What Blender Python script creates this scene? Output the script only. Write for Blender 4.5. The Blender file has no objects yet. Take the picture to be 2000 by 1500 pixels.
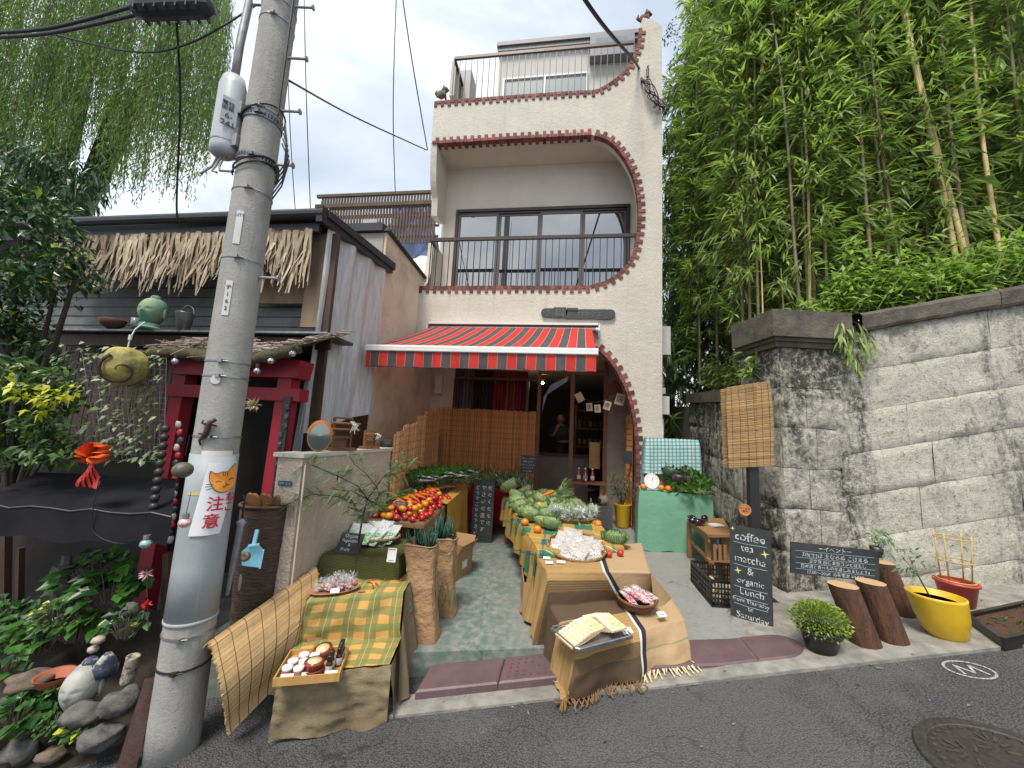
import bpy, bmesh, math, random
from math import sin, cos, pi, radians, sqrt
from mathutils import Vector, Matrix, noise
import numpy as np
random.seed(7)
R_ = random.random
def U(a, b): return random.uniform(a, b)
SC = bpy.context.scene
COL = SC.collection

# ------------------------------------------------------------------ camera, sky, sun, exposure
FPX = 750.0                                   # focal length in pixels of a 2000 px wide frame
CAM = Vector((0, -6.4, 1.5)); YAW, PIT, ROL = radians(8.2), radians(7.3), radians(2.84)
Fv = Vector((-sin(YAW)*cos(PIT), cos(YAW)*cos(PIT), sin(PIT)))
_R0 = Vector((cos(YAW), sin(YAW), 0)); _U0 = Vector((sin(YAW)*sin(PIT), -cos(YAW)*sin(PIT), cos(PIT)))
Rv = _R0*cos(ROL) + _U0*sin(ROL); Uv = _U0*cos(ROL) - _R0*sin(ROL)
cd = bpy.data.cameras.new('camera'); cam = bpy.data.objects.new('camera', cd); COL.objects.link(cam)
cd.sensor_width = 36; cd.lens = 36*FPX/2000; cd.clip_end = 500; cd.clip_start = 0.05
mw = Matrix((Rv, Uv, -Fv)).transposed().to_4x4(); mw.translation = CAM; cam.matrix_world = mw
SC.camera = cam
SC.view_settings.view_transform = 'Standard'; SC.view_settings.look = 'None'
SC.view_settings.exposure = 0.85; SC.view_settings.gamma = 1.0

SUN_EL, SUN_AZ = radians(62), radians(200)    # high veiled sun, a little behind the photographer
W = bpy.data.worlds.new("World"); SC.world = W; W.use_nodes = True
nt = W.node_tree; N = nt.nodes; L = nt.links; N.clear()
out = N.new('ShaderNodeOutputWorld'); bg = N.new('ShaderNodeBackground'); sky = N.new('ShaderNodeTexSky')
sky.sky_type = 'NISHITA'; sky.sun_disc = False; sky.sun_elevation = SUN_EL; sky.sun_rotation = SUN_AZ
sky.air_density = 1.0; sky.dust_density = 1.5
tc = N.new('ShaderNodeTexCoord'); mp = N.new('ShaderNodeMapping'); mp.inputs['Scale'].default_value = (1, 1, 1.9); mp.inputs['Location'].default_value = (.35, .2, .1)
n1 = N.new('ShaderNodeTexNoise'); n1.inputs['Scale'].default_value = 1.9; n1.inputs['Detail'].default_value = 5; n1.inputs['Roughness'].default_value = .52
n1.inputs['Distortion'].default_value = .35
cr = N.new('ShaderNodeValToRGB'); cr.color_ramp.elements[0].position = .36; cr.color_ramp.elements[0].color = (4.7, 5.4, 6.4, 1)
cr.color_ramp.elements[1].position = .60; cr.color_ramp.elements[1].color = (8.9, 9.2, 9.4, 1)
e = cr.color_ramp.elements.new(.47); e.color = (6.0, 6.6, 7.5, 1)
mx = N.new('ShaderNodeMix'); mx.data_type = 'RGBA'; mx.inputs[0].default_value = .86
L.new(tc.outputs['Generated'], mp.inputs[0]); L.new(mp.outputs[0], n1.inputs[0]); L.new(n1.outputs[0], cr.inputs[0])
L.new(sky.outputs[0], mx.inputs[6]); L.new(cr.outputs[0], mx.inputs[7]); L.new(mx.outputs[2], bg.inputs[0])
bg.inputs[1].default_value = .086; L.new(bg.outputs[0], out.inputs[0])
sd = bpy.data.lights.new('sun', 'SUN'); sd.energy = 2.4; sd.angle = radians(18); sd.color = (1, .93, .83)
so = bpy.data.objects.new('sun', sd); COL.objects.link(so)
_sd = Vector((-.28*cos(SUN_EL), -cos(SUN_EL), sin(SUN_EL)))   # towards the sun
so.rotation_euler = _sd.to_track_quat('Z', 'Y').to_euler()

# ------------------------------------------------------------------ photo pixel -> world point on a real plane
def ray(x, y): return Fv + Rv*((x-1000)/FPX) + Uv*((750-y)/FPX)
def PY(x, y, Y=0.0): d = ray(x, y); return CAM + d*((Y-CAM.y)/d.y)
def PX(x, y, X=0.0): d = ray(x, y); return CAM + d*((X-CAM.x)/d.x)
def PZ(x, y, a=0., b=0., c=0.):
    d = ray(x, y); return CAM + d*((a+b*CAM.x+c*CAM.y-CAM.z)/(d.z-b*d.x-c*d.y))
def PD(x, y, d): return CAM + ray(x, y)*d
def PV(x, y, A, ang):
    n = Vector((-sin(radians(ang)), cos(radians(ang)), 0)); d = ray(x, y)
    return CAM + d*((Vector((A[0], A[1], 0))-Vector((CAM.x, CAM.y, 0))).dot(n)/d.dot(n))
def road_z(x, y): return -.2+.1*x
def floor_z(x, y): return .03+.03*x+.04*y
def PR(x, y): return PZ(x, y, -.2, .1)
def PF(x, y): return PZ(x, y, .03, .03, .04)
def up(B, py):
    lo, hi = -1., 12.
    for _ in range(40):
        m = (lo+hi)/2; v = Vector((B[0], B[1], B[2]+m))-CAM
        if 750-FPX*v.dot(Uv)/v.dot(Fv) > py: lo = m
        else: hi = m
    return lo

# ------------------------------------------------------------------ mesh builder
def frame(o, x, y):            # 4x4 from origin, x axis, y axis (orthonormalised)
    x = Vector(x).normalized(); z = x.cross(Vector(y)).normalized(); y = z.cross(x)
    m = Matrix((x, y, z)).transposed().to_4x4(); m.translation = Vector(o); return m
def rotz(a, o=(0, 0, 0)): m = Matrix.Rotation(a, 4, 'Z'); m.translation = Vector(o); return m
class MB:
    def __init__(s): s.v = []; s.f = []; s.mi = []; s.t = []; s.uv = []
    def add(s, vs, fs, mi=0, t=None, uvs=None):
        b = len(s.v); s.v.extend([tuple(p) for p in vs]); tt = R_() if t is None else t
        s.t.extend([tt]*len(vs)); s.uv.extend(uvs if uvs else [(p[0], p[1]) for p in vs])
        s.f.extend([tuple(i+b for i in f) for f in fs]); s.mi.extend([mi]*len(fs)); return s
    def box(s, c, size, M=None, mi=0, t=None, taper=1.0):
        hx, hy, hz = size[0]/2, size[1]/2, size[2]/2; vs = []
        for z in (-1, 1):
            k = taper if z > 0 else 1
            for x, y in ((-1, -1), (1, -1), (1, 1), (-1, 1)): vs.append(Vector((c[0]+x*hx*k, c[1]+y*hy*k, c[2]+z*hz)))
        if M is not None: vs = [M @ v for v in vs]
        return s.add(vs, [(3, 2, 1, 0), (4, 5, 6, 7), (0, 1, 5, 4), (1, 2, 6, 5), (2, 3, 7, 6), (3, 0, 4, 7)], mi, t)
    def bar(s, a, b, w, h=None, upv=(0, 0, 1), mi=0, t=None):
        a = Vector(a); b = Vector(b); h = h or w; d = b-a; l = d.length
        if abs(d.normalized().dot(Vector(upv))) > .98: upv = (0, 1, 0)
        return s.box((l/2, 0, 0), (l, w, h), frame(a, d, Vector(upv).cross(d)), mi, t)
    def tube(s, pts, r, n=6, mi=0, t=None, caps=True):
        pts = [Vector(p) for p in pts]; m = len(pts); rs = r if isinstance(r, (list, tuple)) else [r]*m
        vs = []; ref = Vector((0.123, .22, .97)) if abs((pts[-1]-pts[0]).normalized().z) < .9 else Vector((1, .1, 0))
        for i, p in enumerate(pts):
            d = (pts[min(i+1, m-1)]-pts[max(i-1, 0)]).normalized(); a = d.cross(ref)
            a = a.normalized() if a.length > 1e-6 else Vector((1, 0, 0)); b = d.cross(a)
            for k in range(n): q = 2*pi*k/n; vs.append(p+a*(cos(q)*rs[i])+b*(sin(q)*rs[i]))
        fs = [(i*n+k, i*n+(k+1) % n, (i+1)*n+(k+1) % n, (i+1)*n+k) for i in range(m-1) for k in range(n)]
        if caps and n > 2: fs += [tuple(range(n-1, -1, -1)), tuple((m-1)*n+k for k in range(n))]
        uvs = [(i/(m-1), k/n) for i in range(m) for k in range(n)]
        return s.add(vs, fs, mi, t, uvs)
    def lathe(s, prof, c=(0, 0, 0), n=20, mi=0, t=None, M=None, sx=1, sy=1):
        vs = []; m = len(prof)
        for r, z in prof:
            for k in range(n): q = 2*pi*k/n; v = Vector((c[0]+r*cos(q)*sx, c[1]+r*sin(q)*sy, c[2]+z)); vs.append(M @ v if M is not None else v)
        fs = [(i*n+k, i*n+(k+1) % n, (i+1)*n+(k+1) % n, (i+1)*n+k) for i in range(m-1) for k in range(n)]
        if prof[0][0] > 1e-5: fs.append(tuple(range(n-1, -1, -1)))
        if prof[-1][0] > 1e-5: fs.append(tuple((m-1)*n+k for k in range(n)))
        return s.add(vs, fs, mi, t)
    def ball(s, c, r, n=10, mi=0, t=None, M=None, j=0, seed=0, jf=3):
        r = r if isinstance(r, (tuple, list)) else (r, r, r); m = max(4, n*2//3); vs = [] ; c = Vector(c)
        for i in range(m+1):
            a = pi*i/m
            for k in range(n):
                q = 2*pi*k/n; d = Vector((sin(a)*cos(q), sin(a)*sin(q), -cos(a)))
                f = 1+(j*noise.noise(d*jf+Vector((seed, seed*.7, 0))) if j else 0)
                p = Vector((d.x*r[0], d.y*r[1], d.z*r[2]))*f
                vs.append(c+(M @ p if M is not None else p))
        fs = [(i*n+k, i*n+(k+1) % n, (i+1)*n+(k+1) % n, (i+1)*n+k) for i in range(m) for k in range(n)]
        return s.add(vs, fs, mi, t)
    def grid(s, fn, nu, nv, mi=0, t=None, uv=None, thick=0):
        vs = []; uvs = []
        for j in range(nv+1):
            for i in range(nu+1):
                u, v = i/nu, j/nv; p = fn(u, v); vs.append(p); uvs.append(uv(u, v) if uv else (u, v))
        w = nu+1
        fs = [(j*w+i, j*w+i+1, (j+1)*w+i+1, (j+1)*w+i) for j in range(nv) for i in range(nu)]
        return s.add(vs, fs, mi, t, uvs)
    def prism(s, poly, M, d, mi=0, t=None):      # poly in xy of M, extruded along +z of M by d
        n = len(poly); vs = [M @ Vector((p[0], p[1], 0)) for p in poly]+[M @ Vector((p[0], p[1], d)) for p in poly]
        fs = [tuple(range(n-1, -1, -1)), tuple(range(n, 2*n))]+[(i, (i+1) % n, n+(i+1) % n, n+i) for i in range(n)]
        return s.add(vs, fs, mi, t)
    def leaf(s, p, d, nrm, l, w, mi=0, t=None, droop=0.0, fold=.18):
        d = Vector(d).normalized(); sd = d.cross(Vector(nrm))
        sd = sd.normalized() if sd.length > 1e-4 else Vector((1, 0, 0)); up_ = sd.cross(d)
        p = Vector(p); g = Vector((0, 0, -droop*l))
        m = p+d*(l*.42)+g*.25; e_ = p+d*l+g
        a = m+sd*(w/2)+up_*(w*fold); b = m-sd*(w/2)+up_*(w*fold)
        return s.add([p, a, m, b, e_], [(0, 1, 2), (0, 2, 3), (1, 4, 2), (2, 4, 3)], mi, t)
    def leaf4(s, p, d, nrm, l, w, mi=0, t=None, droop=0.0):   # cheap diamond leaf
        d = Vector(d).normalized(); sd = d.cross(Vector(nrm))
        sd = sd.normalized() if sd.length > 1e-4 else Vector((1, 0, 0)); p = Vector(p)
        m = p+d*(l*.45)-Vector((0, 0, droop*l*.2))
        return s.add([p, m+sd*(w/2), p+d*l-Vector((0, 0, droop*l)), m-sd*(w/2)], [(0, 1, 2, 3)], mi, t)
    def build(s, name, mats, parent=None, smooth=False, origin=None):
        if not isinstance(mats, (list, tuple)): mats = [mats]
        me = bpy.data.meshes.new(name); V = np.array(s.v, dtype=np.float64).reshape(-1, 3)
        off = np.zeros(3); p = parent
        while p is not None: off += np.array(p.location); p = p.parent
        if parent is None:
            o3 = np.array(origin) if origin is not None else np.array([(V[:, 0].min()+V[:, 0].max())/2, (V[:, 1].min()+V[:, 1].max())/2, V[:, 2].min()])
        else: o3 = np.zeros(3)
        V = V-off-o3
        me.from_pydata(V.tolist(), [], s.f); me.polygons.foreach_set('material_index', s.mi)
        for m in mats: me.materials.append(m)
        a = me.attributes.new('tint', 'FLOAT', 'POINT'); a.data.foreach_set('value', s.t)
        uvl = me.uv_layers.new(name='UVMap'); li = np.empty(len(me.loops), dtype=np.int32); me.loops.foreach_get('vertex_index', li)
        uvl.data.foreach_set('uv', np.array(s.uv, dtype=np.float32)[li].ravel())
        if smooth: me.polygons.foreach_set('use_smooth', [True]*len(me.polygons))
        me.validate(); me.update()
        o = bpy.data.objects.new(name, me); COL.objects.link(o); o.parent = parent; o.location = o3
        if smooth == 'auto':
            pass
        return o
def tag(o, label=None, cat=None, group=None, kind=None):
    if label: o['label'] = label
    if cat: o['category'] = cat
    if group: o['group'] = group
    if kind: o['kind'] = kind
    return o
def thing(name, label, cat, loc, group=None):
    o = bpy.data.objects.new(name, None); COL.objects.link(o); o.location = Vector(loc); o.empty_display_size = .1
    return tag(o, label, cat, group)
def kids(o): return [c for c in bpy.data.objects if c.parent == o]
def dup(src, loc, rz=0, label=None, group=None, scale=None, kidmap=None, rot=None):
    kd = kidmap if kidmap is not None else tree_of(src)
    r = src.copy(); COL.objects.link(r); r.location = Vector(loc); r.rotation_euler = rot or (0, 0, rz)
    if scale: r.scale = scale if isinstance(scale, tuple) else (scale,)*3
    if label: r['label'] = label
    if group: r['group'] = group
    for ch, gr in kd:
        c = ch.copy(); COL.objects.link(c); c.parent = r
        for g in gr: d = g.copy(); COL.objects.link(d); d.parent = c
    return r
def tree_of(src): return [(c, kids(c)) for c in kids(src)]
_txt = None
def text(s, size, M, mat, parent, name='lettering', align='CENTER', ext=.0008, space=1.0, bold=0.0, shear=0, jit=0):
    c = bpy.data.curves.new('t', 'FONT'); c.body = s; c.size = size; c.align_x = align; c.extrude = ext; c.space_line = space
    c.offset = bold; c.shear = shear; c.resolution_u = 3
    o = bpy.data.objects.new('t', c); COL.objects.link(o); bpy.context.view_layer.update()
    me = o.to_mesh(); vs = [v.co.copy() for v in me.vertices]; fs = [tuple(p.vertices) for p in me.polygons]; o.to_mesh_clear()
    COL.objects.unlink(o); bpy.data.objects.remove(o); bpy.data.curves.remove(c)
    if jit: vs = [v+Vector((jit*noise.noise(v*(6/size)+Vector((3, 1, 0))), jit*noise.noise(v*(6/size)), 0)) for v in vs]
    b = MB(); b.add([M @ v for v in vs], fs, 0, .5)
    return b.build(name, mat, parent)
def lines(b, M, segs, w, d=.0012, mi=0, t=None):   # drawn strokes (polylines) on a plane M
    for pl in segs:
        for (x0, y0), (x1, y1) in zip(pl, pl[1:]):
            dx, dy = x1-x0, y1-y0; l = sqrt(dx*dx+dy*dy) or 1e-6; nx, ny = -dy/l*w/2, dx/l*w/2; ex, ey = dx/l*w*.3, dy/l*w*.3
            b.prism([(x0-nx-ex, y0-ny-ey), (x1-nx+ex, y1-ny+ey), (x1+nx+ex, y1+ny+ey), (x0+nx-ex, y0+ny-ey)], M, d, mi, t)

# ------------------------------------------------------------------ materials
class NT:
    def __init__(s, name):
        s.m = bpy.data.materials.new(name); s.m.use_nodes = True; s.t = s.m.node_tree; s.n = s.t.nodes; s.l = s.t.links
        s.p = s.n['Principled BSDF']; s.o = s.n['Material Output']
    def new(s, k, **kw):
        n = s.n.new(k)
        for a, b in kw.items():
            if a.startswith('_'): setattr(n, a[1:], b)
            else: n.inputs[a.replace('__', ' ')].default_value = b
        return n
    def lk(s, a, b): s.l.new(a, b)
    def val(s, x): return x
    def math(s, op, a, b=None, clamp=False):
        n = s.n.new('ShaderNodeMath'); n.operation = op; n.use_clamp = clamp
        for i, x in enumerate((a, b)):
            if x is None: continue
            if isinstance(x, (int, float)): n.inputs[i].default_value = x
            else: s.lk(x, n.inputs[i])
        return n.outputs[0]
    def mix(s, f, a, b, mode='MIX'):
        n = s.n.new('ShaderNodeMix'); n.data_type = 'RGBA'; n.blend_type = mode
        for i, x in ((0, f), (6, a), (7, b)):
            if isinstance(x, (int, float)): n.inputs[i].default_value = x
            elif isinstance(x, tuple): n.inputs[i].default_value = x if len(x) == 4 else x+(1,)
            else: s.lk(x, n.inputs[i])
        return n.outputs[2]
    def coord(s, kind='Object', scale=(1, 1, 1), rot=(0, 0, 0)):
        t = s.n.new('ShaderNodeTexCoord'); m = s.n.new('ShaderNodeMapping'); m.inputs['Scale'].default_value = scale; m.inputs['Rotation'].default_value = rot
        s.lk(t.outputs[kind], m.inputs[0]); return m.outputs[0]
    def noise(s, vec, scale, detail=6, rough=.6, dist=0):
        n = s.new('ShaderNodeTexNoise', Scale=scale, Detail=detail, Roughness=rough, Distortion=dist); s.lk(vec, n.inputs[0]); return n.outputs[0]
    def ramp(s, f, lo, hi): 
        n = s.n.new('ShaderNodeMapRange'); n.inputs[1].default_value = lo; n.inputs[2].default_value = hi; s.lk(f, n.inputs[0]); return n.outputs[0]
    def attr(s, name='tint'):
        n = s.n.new('ShaderNodeAttribute'); n.attribute_name = name; return n.outputs['Fac']
    def bump(s, h, strength=.5, dist=.01):
        n = s.n.new('ShaderNodeBump'); n.inputs['Strength'].default_value = strength; n.inputs['Distance'].default_value = dist
        s.lk(h, n.inputs['Height']); s.lk(n.outputs[0], s.p.inputs['Normal']); return n
    def col(s, c): 
        if isinstance(c, tuple): s.p.inputs['Base Color'].default_value = c if len(c) == 4 else c+(1,)
        else: s.lk(c, s.p.inputs['Base Color'])
MATS = {}
def M_(name, c1, c2=None, rough=.7, scale=4., bump=0., bs=60., metal=0., tint=0., stretch=(1, 1, 1), coord='Object', lo=.35, hi=.65, bd=.01, spec=.5, coat=0, detail=6):
    t = NT(name); v = t.coord(coord, stretch); c = c1
    if c2 is not None: c = t.mix(t.ramp(t.noise(v, scale, detail), lo, hi), c1, c2)
    if tint:
        a = t.math('ADD', t.math('MULTIPLY', t.attr(), tint), 1-tint/2)
        h = t.n.new('ShaderNodeCombineColor'); [t.lk(a, h.inputs[i]) for i in range(3)]
        c = t.mix(1.0, c, h.outputs[0], 'MULTIPLY')
    t.col(c); t.p.inputs['Roughness'].default_value = rough; t.p.inputs['Metallic'].default_value = metal; t.p.inputs['Specular IOR Level'].default_value = spec
    t.p.inputs['Coat Weight'].default_value = coat
    if bump: t.bump(t.noise(v, bs, 5), bump, bd)
    MATS[name] = t.m; return t.m
def leafmat(name, dark, light, rough=.42, trans=.35, hue=None):
    t = NT(name); c = t.mix(t.attr(), dark, light)
    if hue: c = t.mix(t.ramp(t.attr(), .93, .96), c, hue)
    t.col(c); t.p.inputs['Roughness'].default_value = rough; t.p.inputs['Specular IOR Level'].default_value = .45
    tr = t.n.new('ShaderNodeBsdfTranslucent'); t.lk(t.mix(1.0, c, (1.0, 1.25, .6), 'MULTIPLY'), tr.inputs[0])
    ms = t.n.new('ShaderNodeMixShader'); ms.inputs[0].default_value = trans; t.lk(t.p.outputs[0], ms.inputs[1]); t.lk(tr.outputs[0], ms.inputs[2]); t.lk(ms.outputs[0], t.o.inputs[0])
    return t.m
def clothmat(name, base, bands, rough=.9, trans=.0):
    """bands: list of (axis 0/1, period, lo, hi, colour, strength) in metres of the UV map: woven stripes"""
    t = NT(name); uv = t.coord('UV'); sp = t.n.new('ShaderNodeSeparateXYZ'); t.lk(uv, sp.inputs[0]); c = base
    nz = t.noise(t.coord('Object'), 7, 4); c = t.mix(t.math('MULTIPLY', nz, .35), base, tuple(x*.62 for x in base[:3]))
    for ax, per, lo, hi, col, st in bands:
        x = sp.outputs[ax]; fr = t.math('FRACT', t.math('DIVIDE', x, per)) if per else x
        k = t.math('MULTIPLY', t.math('GREATER_THAN', fr, lo), t.math('LESS_THAN', fr, hi)); k = t.math('MULTIPLY', k, st)
        c = t.mix(k, c, col)
    t.col(c); t.p.inputs['Roughness'].default_value = rough; t.p.inputs['Specular IOR Level'].default_value = .15
    wv = t.noise(t.coord('UV', (1, 1, 1)), 260, 2); w2 = t.noise(t.coord('Object'), 9, 4)
    t.bump(t.math('ADD', t.math('MULTIPLY', wv, .12), w2), .5, .02); return t.m
# ------------------------------------------------------------------ ground
def asphalt():
    t = NT('asphalt'); v = t.coord(); vo = t.new('ShaderNodeTexVoronoi', Scale=95.); t.lk(v, vo.inputs[0])
    f = t.noise(v, 120, 3, .8); sp = t.ramp(f, .58, .75); big = t.noise(v, 1.3, 4)
    c = t.mix(t.ramp(vo.outputs[0], .1, .7), (.15, .15, .152), (.045, .045, .048)); c = t.mix(t.math('MULTIPLY', sp, .55), c, (.27, .27, .27))
    c = t.mix(t.math('MULTIPLY', t.ramp(big, .45, .75), .35), c, (.035, .035, .037))
    cr_ = t.ramp(t.noise(v, 2.1, 8, .6, .8), .49, .5); pt_ = t.new('ShaderNodeTexVoronoi', Scale=.55); pt_.feature = 'DISTANCE_TO_EDGE'; ns_ = t.new('ShaderNodeTexNoise', Scale=1.8, Detail=8.); t.lk(v, ns_.inputs[0]); av = t.n.new('ShaderNodeVectorMath'); av.operation = 'MULTIPLY_ADD'; t.lk(ns_.outputs[1], av.inputs[0]); av.inputs[1].default_value = (.9, .9, .9); t.lk(v, av.inputs[2]); t.lk(av.outputs[0], pt_.inputs[0]); c = t.mix(t.math('MULTIPLY', t.math('LESS_THAN', pt_.outputs[0], .0035), .55), c, (.012, .012, .012)); c = t.mix(t.math('MULTIPLY', t.ramp(t.noise(v, .7, 3), .5, .56), .22), c, (.20, .20, .195)); t.col(c); t.p.inputs['Roughness'].default_value = .82
    t.bump(t.math('ADD', vo.outputs[0], f), 1.0, .012); return t.m
A_ROAD = asphalt()
def floor_mat():
    t = NT('painted_concrete'); v = t.coord(); sp = t.n.new('ShaderNodeSeparateXYZ'); t.lk(v, sp.inputs[0])
    n = t.noise(v, 2.2, 8, .65, .4); n2 = t.noise(v, 14, 6)
    k = t.math('ADD', t.math('MULTIPLY', sp.outputs[0], -.5), t.math('MULTIPLY', n, .9)); k = t.math('ADD', k, t.math('MULTIPLY', sp.outputs[1], -.12))
    g = t.ramp(k, .52, .95)
    c = t.mix(n2, (.27, .275, .265), (.185, .19, .18)); c = t.mix(t.math('MULTIPLY', g, t.ramp(n2, .35, .62)), c, (.10, .155, .125))
    c = t.mix(t.math('MULTIPLY', t.ramp(t.noise(v, 30, 4), .55, .7), .45), c, (.1, .11, .1))
    vo = t.new('ShaderNodeTexVoronoi', Scale=.45); vo.feature = 'DISTANCE_TO_EDGE'
    m = t.n.new('ShaderNodeVectorMath'); m.operation = 'ADD'; nn = t.new('ShaderNodeTexNoise', Scale=5., Detail=5.); t.lk(v, nn.inputs[0]); t.lk(v, m.inputs[0])
    sc = t.n.new('ShaderNodeVectorMath'); sc.operation = 'SCALE'; sc.inputs[3].default_value = .3; t.lk(nn.outputs[1], sc.inputs[0]); t.lk(sc.outputs[0], m.inputs[1]); t.lk(m.outputs[0], vo.inputs[0])
    cr_ = t.math('LESS_THAN', vo.outputs[0], .0025); c = t.mix(t.math('MULTIPLY', cr_, .5), c, (.05, .055, .05))
    t.col(c); t.p.inputs['Roughness'].default_value = .62; t.bump(t.math('ADD', n2, t.noise(v, 90, 3)), .35, .006); return t.m
def stained(name, c1, c2, dark, sc=3, bs=90, bump=.4, streak=True, lo=.5, hi=.7, rough=.85, sk=.5):
    t = NT(name); v = t.coord(); c = t.mix(t.ramp(t.noise(v, sc, 6), .35, .65), c1, c2)
    st = t.noise(t.coord('Object', (4, 4, .35)), 2.2, 6, .7) if streak else t.noise(v, 1.4, 8, .7)
    c = t.mix(t.math('MULTIPLY', t.ramp(st, lo, hi), sk), c, dark); t.col(c); t.p.inputs['Roughness'].default_value = rough; t.p.inputs['Specular IOR Level'].default_value = .2
    b = t.noise(v, bs, 4, .7); b2 = t.noise(v, bs/3.2, 3); t.bump(t.math('ADD', b, b2), bump, .02); return t.m
def edge_y(x): return -3.645+.225*x
C_KERB = stained('kerb_concrete', (.34, .32, .285), (.20, .19, .17), (.07, .075, .06), 8, 120, .5, False, .5, .7, sk=.6)
def sheet(name, xs, ylo, yhi, zf, mat, ny=12, skirt=0, kind='structure'):
    b = MB(); n = len(xs)-1
    def fn(u, v): x = xs[min(int(round(u*n)), n)]; y = ylo(x)+(yhi(x)-ylo(x))*v; return (x, y, zf(x, y))
    b.grid(fn, n, ny)
    if skirt: b.grid(lambda u, v: (xs[int(round(u*n))], ylo(xs[int(round(u*n))]), zf(xs[int(round(u*n))], ylo(xs[int(round(u*n))]))-skirt*v), n, 1)
    return tag(b.build(name, mat), kind=kind)
def rzc(x, y): x = max(-9, min(9, x)); return -.2+.1*x
xs = [-60, -20, -9, -5, -3, -1, 0, 1, 2, 3, 5, 9, 20, 60]
sheet('road', xs, lambda x: -40, lambda x: 40, rzc, A_ROAD)
xs = [-1.6+.1*i for i in range(34)]+[2.0, 3, 4, 5, 6, 7]
sheet('pavement', xs, edge_y, lambda x: edge_y(x)+.2 if x < 1.5 else -1.5+.1*(x-3), lambda x, y: road_z(x, y)+(.022 if x > 1.2 else .015), C_KERB, 8, .05)
xs = [-2.75+.15*i for i in range(29)]+[1.65, 1.8, 2.1, 2.4]
sheet('shop_floor', sorted(set(round(x, 3) for x in xs)), lambda x: edge_y(x)+.43 if x < 1.72 else -2.45+(x-1.72)*.8, lambda x: 3.2, lambda x, y: floor_z(x, y)+(.006 if x > 1.2 else 0), floor_mat(), 40, .25)

WHITE_PAINT = M_('road_paint', (.55, .55, .54), (.25, .25, .25), .8, 60, lo=.3, hi=.6)
Mc = PR(1893, 1309); Mk = frame((Mc.x, Mc.y, road_z(Mc.x, 0)+.004), (1, 0, .1), (0, 1, 0)); b = MB()
ring = [(.13*cos(a*pi/14), .10*sin(a*pi/14)) for a in range(29)]; lines(b, Mk, [ring, [(-.07, -.05), (-.05, .05), (0, -.04), (.04, .05), (.07, -.05)]], .014, .001)
tag(b.build('road_marking', WHITE_PAINT), 'white spray painted circle mark on the asphalt near the kerb', 'road marking', kind='structure')
IRON = M_('cast_iron', (.05, .045, .042), (.09, .08, .07), .5, 40, .4, 200, .6)
Mc = Vector((2.18, -4.03, road_z(2.19, 0))); b = MB(); Mm = frame(Mc+Vector((0, 0, .003)), (1, 0, .1), (0, 1, 0))
b.lathe([(.0, .006), (.285, .006), (.295, .002), (.30, .006), (.345, .008), (.352, 0)], n=64, M=Mm)
r_ = MB()
for a in range(36): q = a*pi/18; r_.box((.27*cos(q), .27*sin(q), .008), (.02, .012, .006), Mm @ Matrix.Translation((0, 0, 0)))
for k in range(5):
    q0 = k*2*pi/5
    for j in range(7):
        q = q0+(j-3)*.14; rr = .09+.13*cos((j-3)*.42); r_.box((0, 0, .009), (.05, .014, .006), Mm @ Matrix.Translation((rr*cos(q), rr*sin(q), 0)) @ Matrix.Rotation(q+.4*(j-3), 4, 'Z'))
mh = b.build('manhole_cover', IRON); tag(mh, 'round cast iron manhole cover with petal relief in the asphalt', 'manhole cover'); r_.build('relief', M_('relief_iron', (.12, .11, .09), (.06, .055, .05), .45, 30, .3, 150, .5), mh)

PLATE = M_('plate_paint', (.14, .085, .09), (.10, .065, .07), .5, 6, .3, 80)
def plate(x0, x1, label, roundend=False, dots=False):
    b = MB(); n = 14; f = lambda x: edge_y(x)+.135; bk = lambda x: edge_y(x)+.455; pts = []
    xe = x1-(.16 if roundend else 0)
    fr = [(x0+(xe-x0)*i/n, f(x0+(xe-x0)*i/n)) for i in range(n+1)]; br = [(xe-(xe-x0)*i/n, bk(xe-(xe-x0)*i/n)) for i in range(n+1)]
    arc = []
    if roundend:
        c = (xe, (f(xe)+bk(xe))/2); arc = [(c[0]+.2*cos(a), c[1]+.16*sin(a)+.22*.2*cos(a)) for a in [(-pi/2)+pi*i/12 for i in range(1, 12)]]
    poly = fr+arc+br; k = len(poly); zf = lambda p: road_z(*p)+.02+min(.035, max(0, floor_z(*p)-road_z(*p)-.02))
    vs = [(p[0], p[1], road_z(*p)+.01) for p in poly]; cx = sum(p[0] for p in poly)/k; cy = sum(p[1] for p in poly)/k
    q = [(cx+(p[0]-cx)*(1-.012/max(.2, abs(x1-x0)/2)), cy+(p[1]-cy)*.93) for p in poly]; vs += [(p[0], p[1], zf(p)+.004) for p in poly]+[(a[0], a[1], zf(a)+.014) for a in q]
    fs = [(i, (i+1) % k, k+(i+1) % k, k+i) for i in range(k)]+[(k+i, k+(i+1) % k, 2*k+(i+1) % k, 2*k+i) for i in range(k)]+[tuple(range(2*k, 3*k))]
    b.add(vs, fs); o = b.build('ramp_plate', PLATE); tag(o, label, 'ramp plate', 'plum coloured ramp plates along the kerb')
    if dots:
        d = MB()
        for i in range(int((x1-x0-.1)/.05)):
            for j in range(5):
                x = x0+.06+i*.05; y = f(x)+.05+j*.05
                if R_() < .8: d.ball((x, y, zf((x, y))+.016), (.009, .009, .003), 6)
        d.build('stud_pattern', M_('plate_stud', (.09, .035, .035), rough=.6), o)
plate(-.93, -.40, 'plain plum kerb ramp plate beside the burlap covered step, leftmost'); plate(-.395, .10, 'studded plum kerb ramp plate left of the fringed tan cloth', dots=True)
plate(.105, .95, 'plum kerb ramp plate running under the fringed tan cloth'); plate(.955, 1.42, 'plain plum kerb ramp plate right of the fringed tan cloth'); plate(1.425, 1.80, 'round ended plum kerb ramp plate beside the black bush pot', True)

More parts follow.
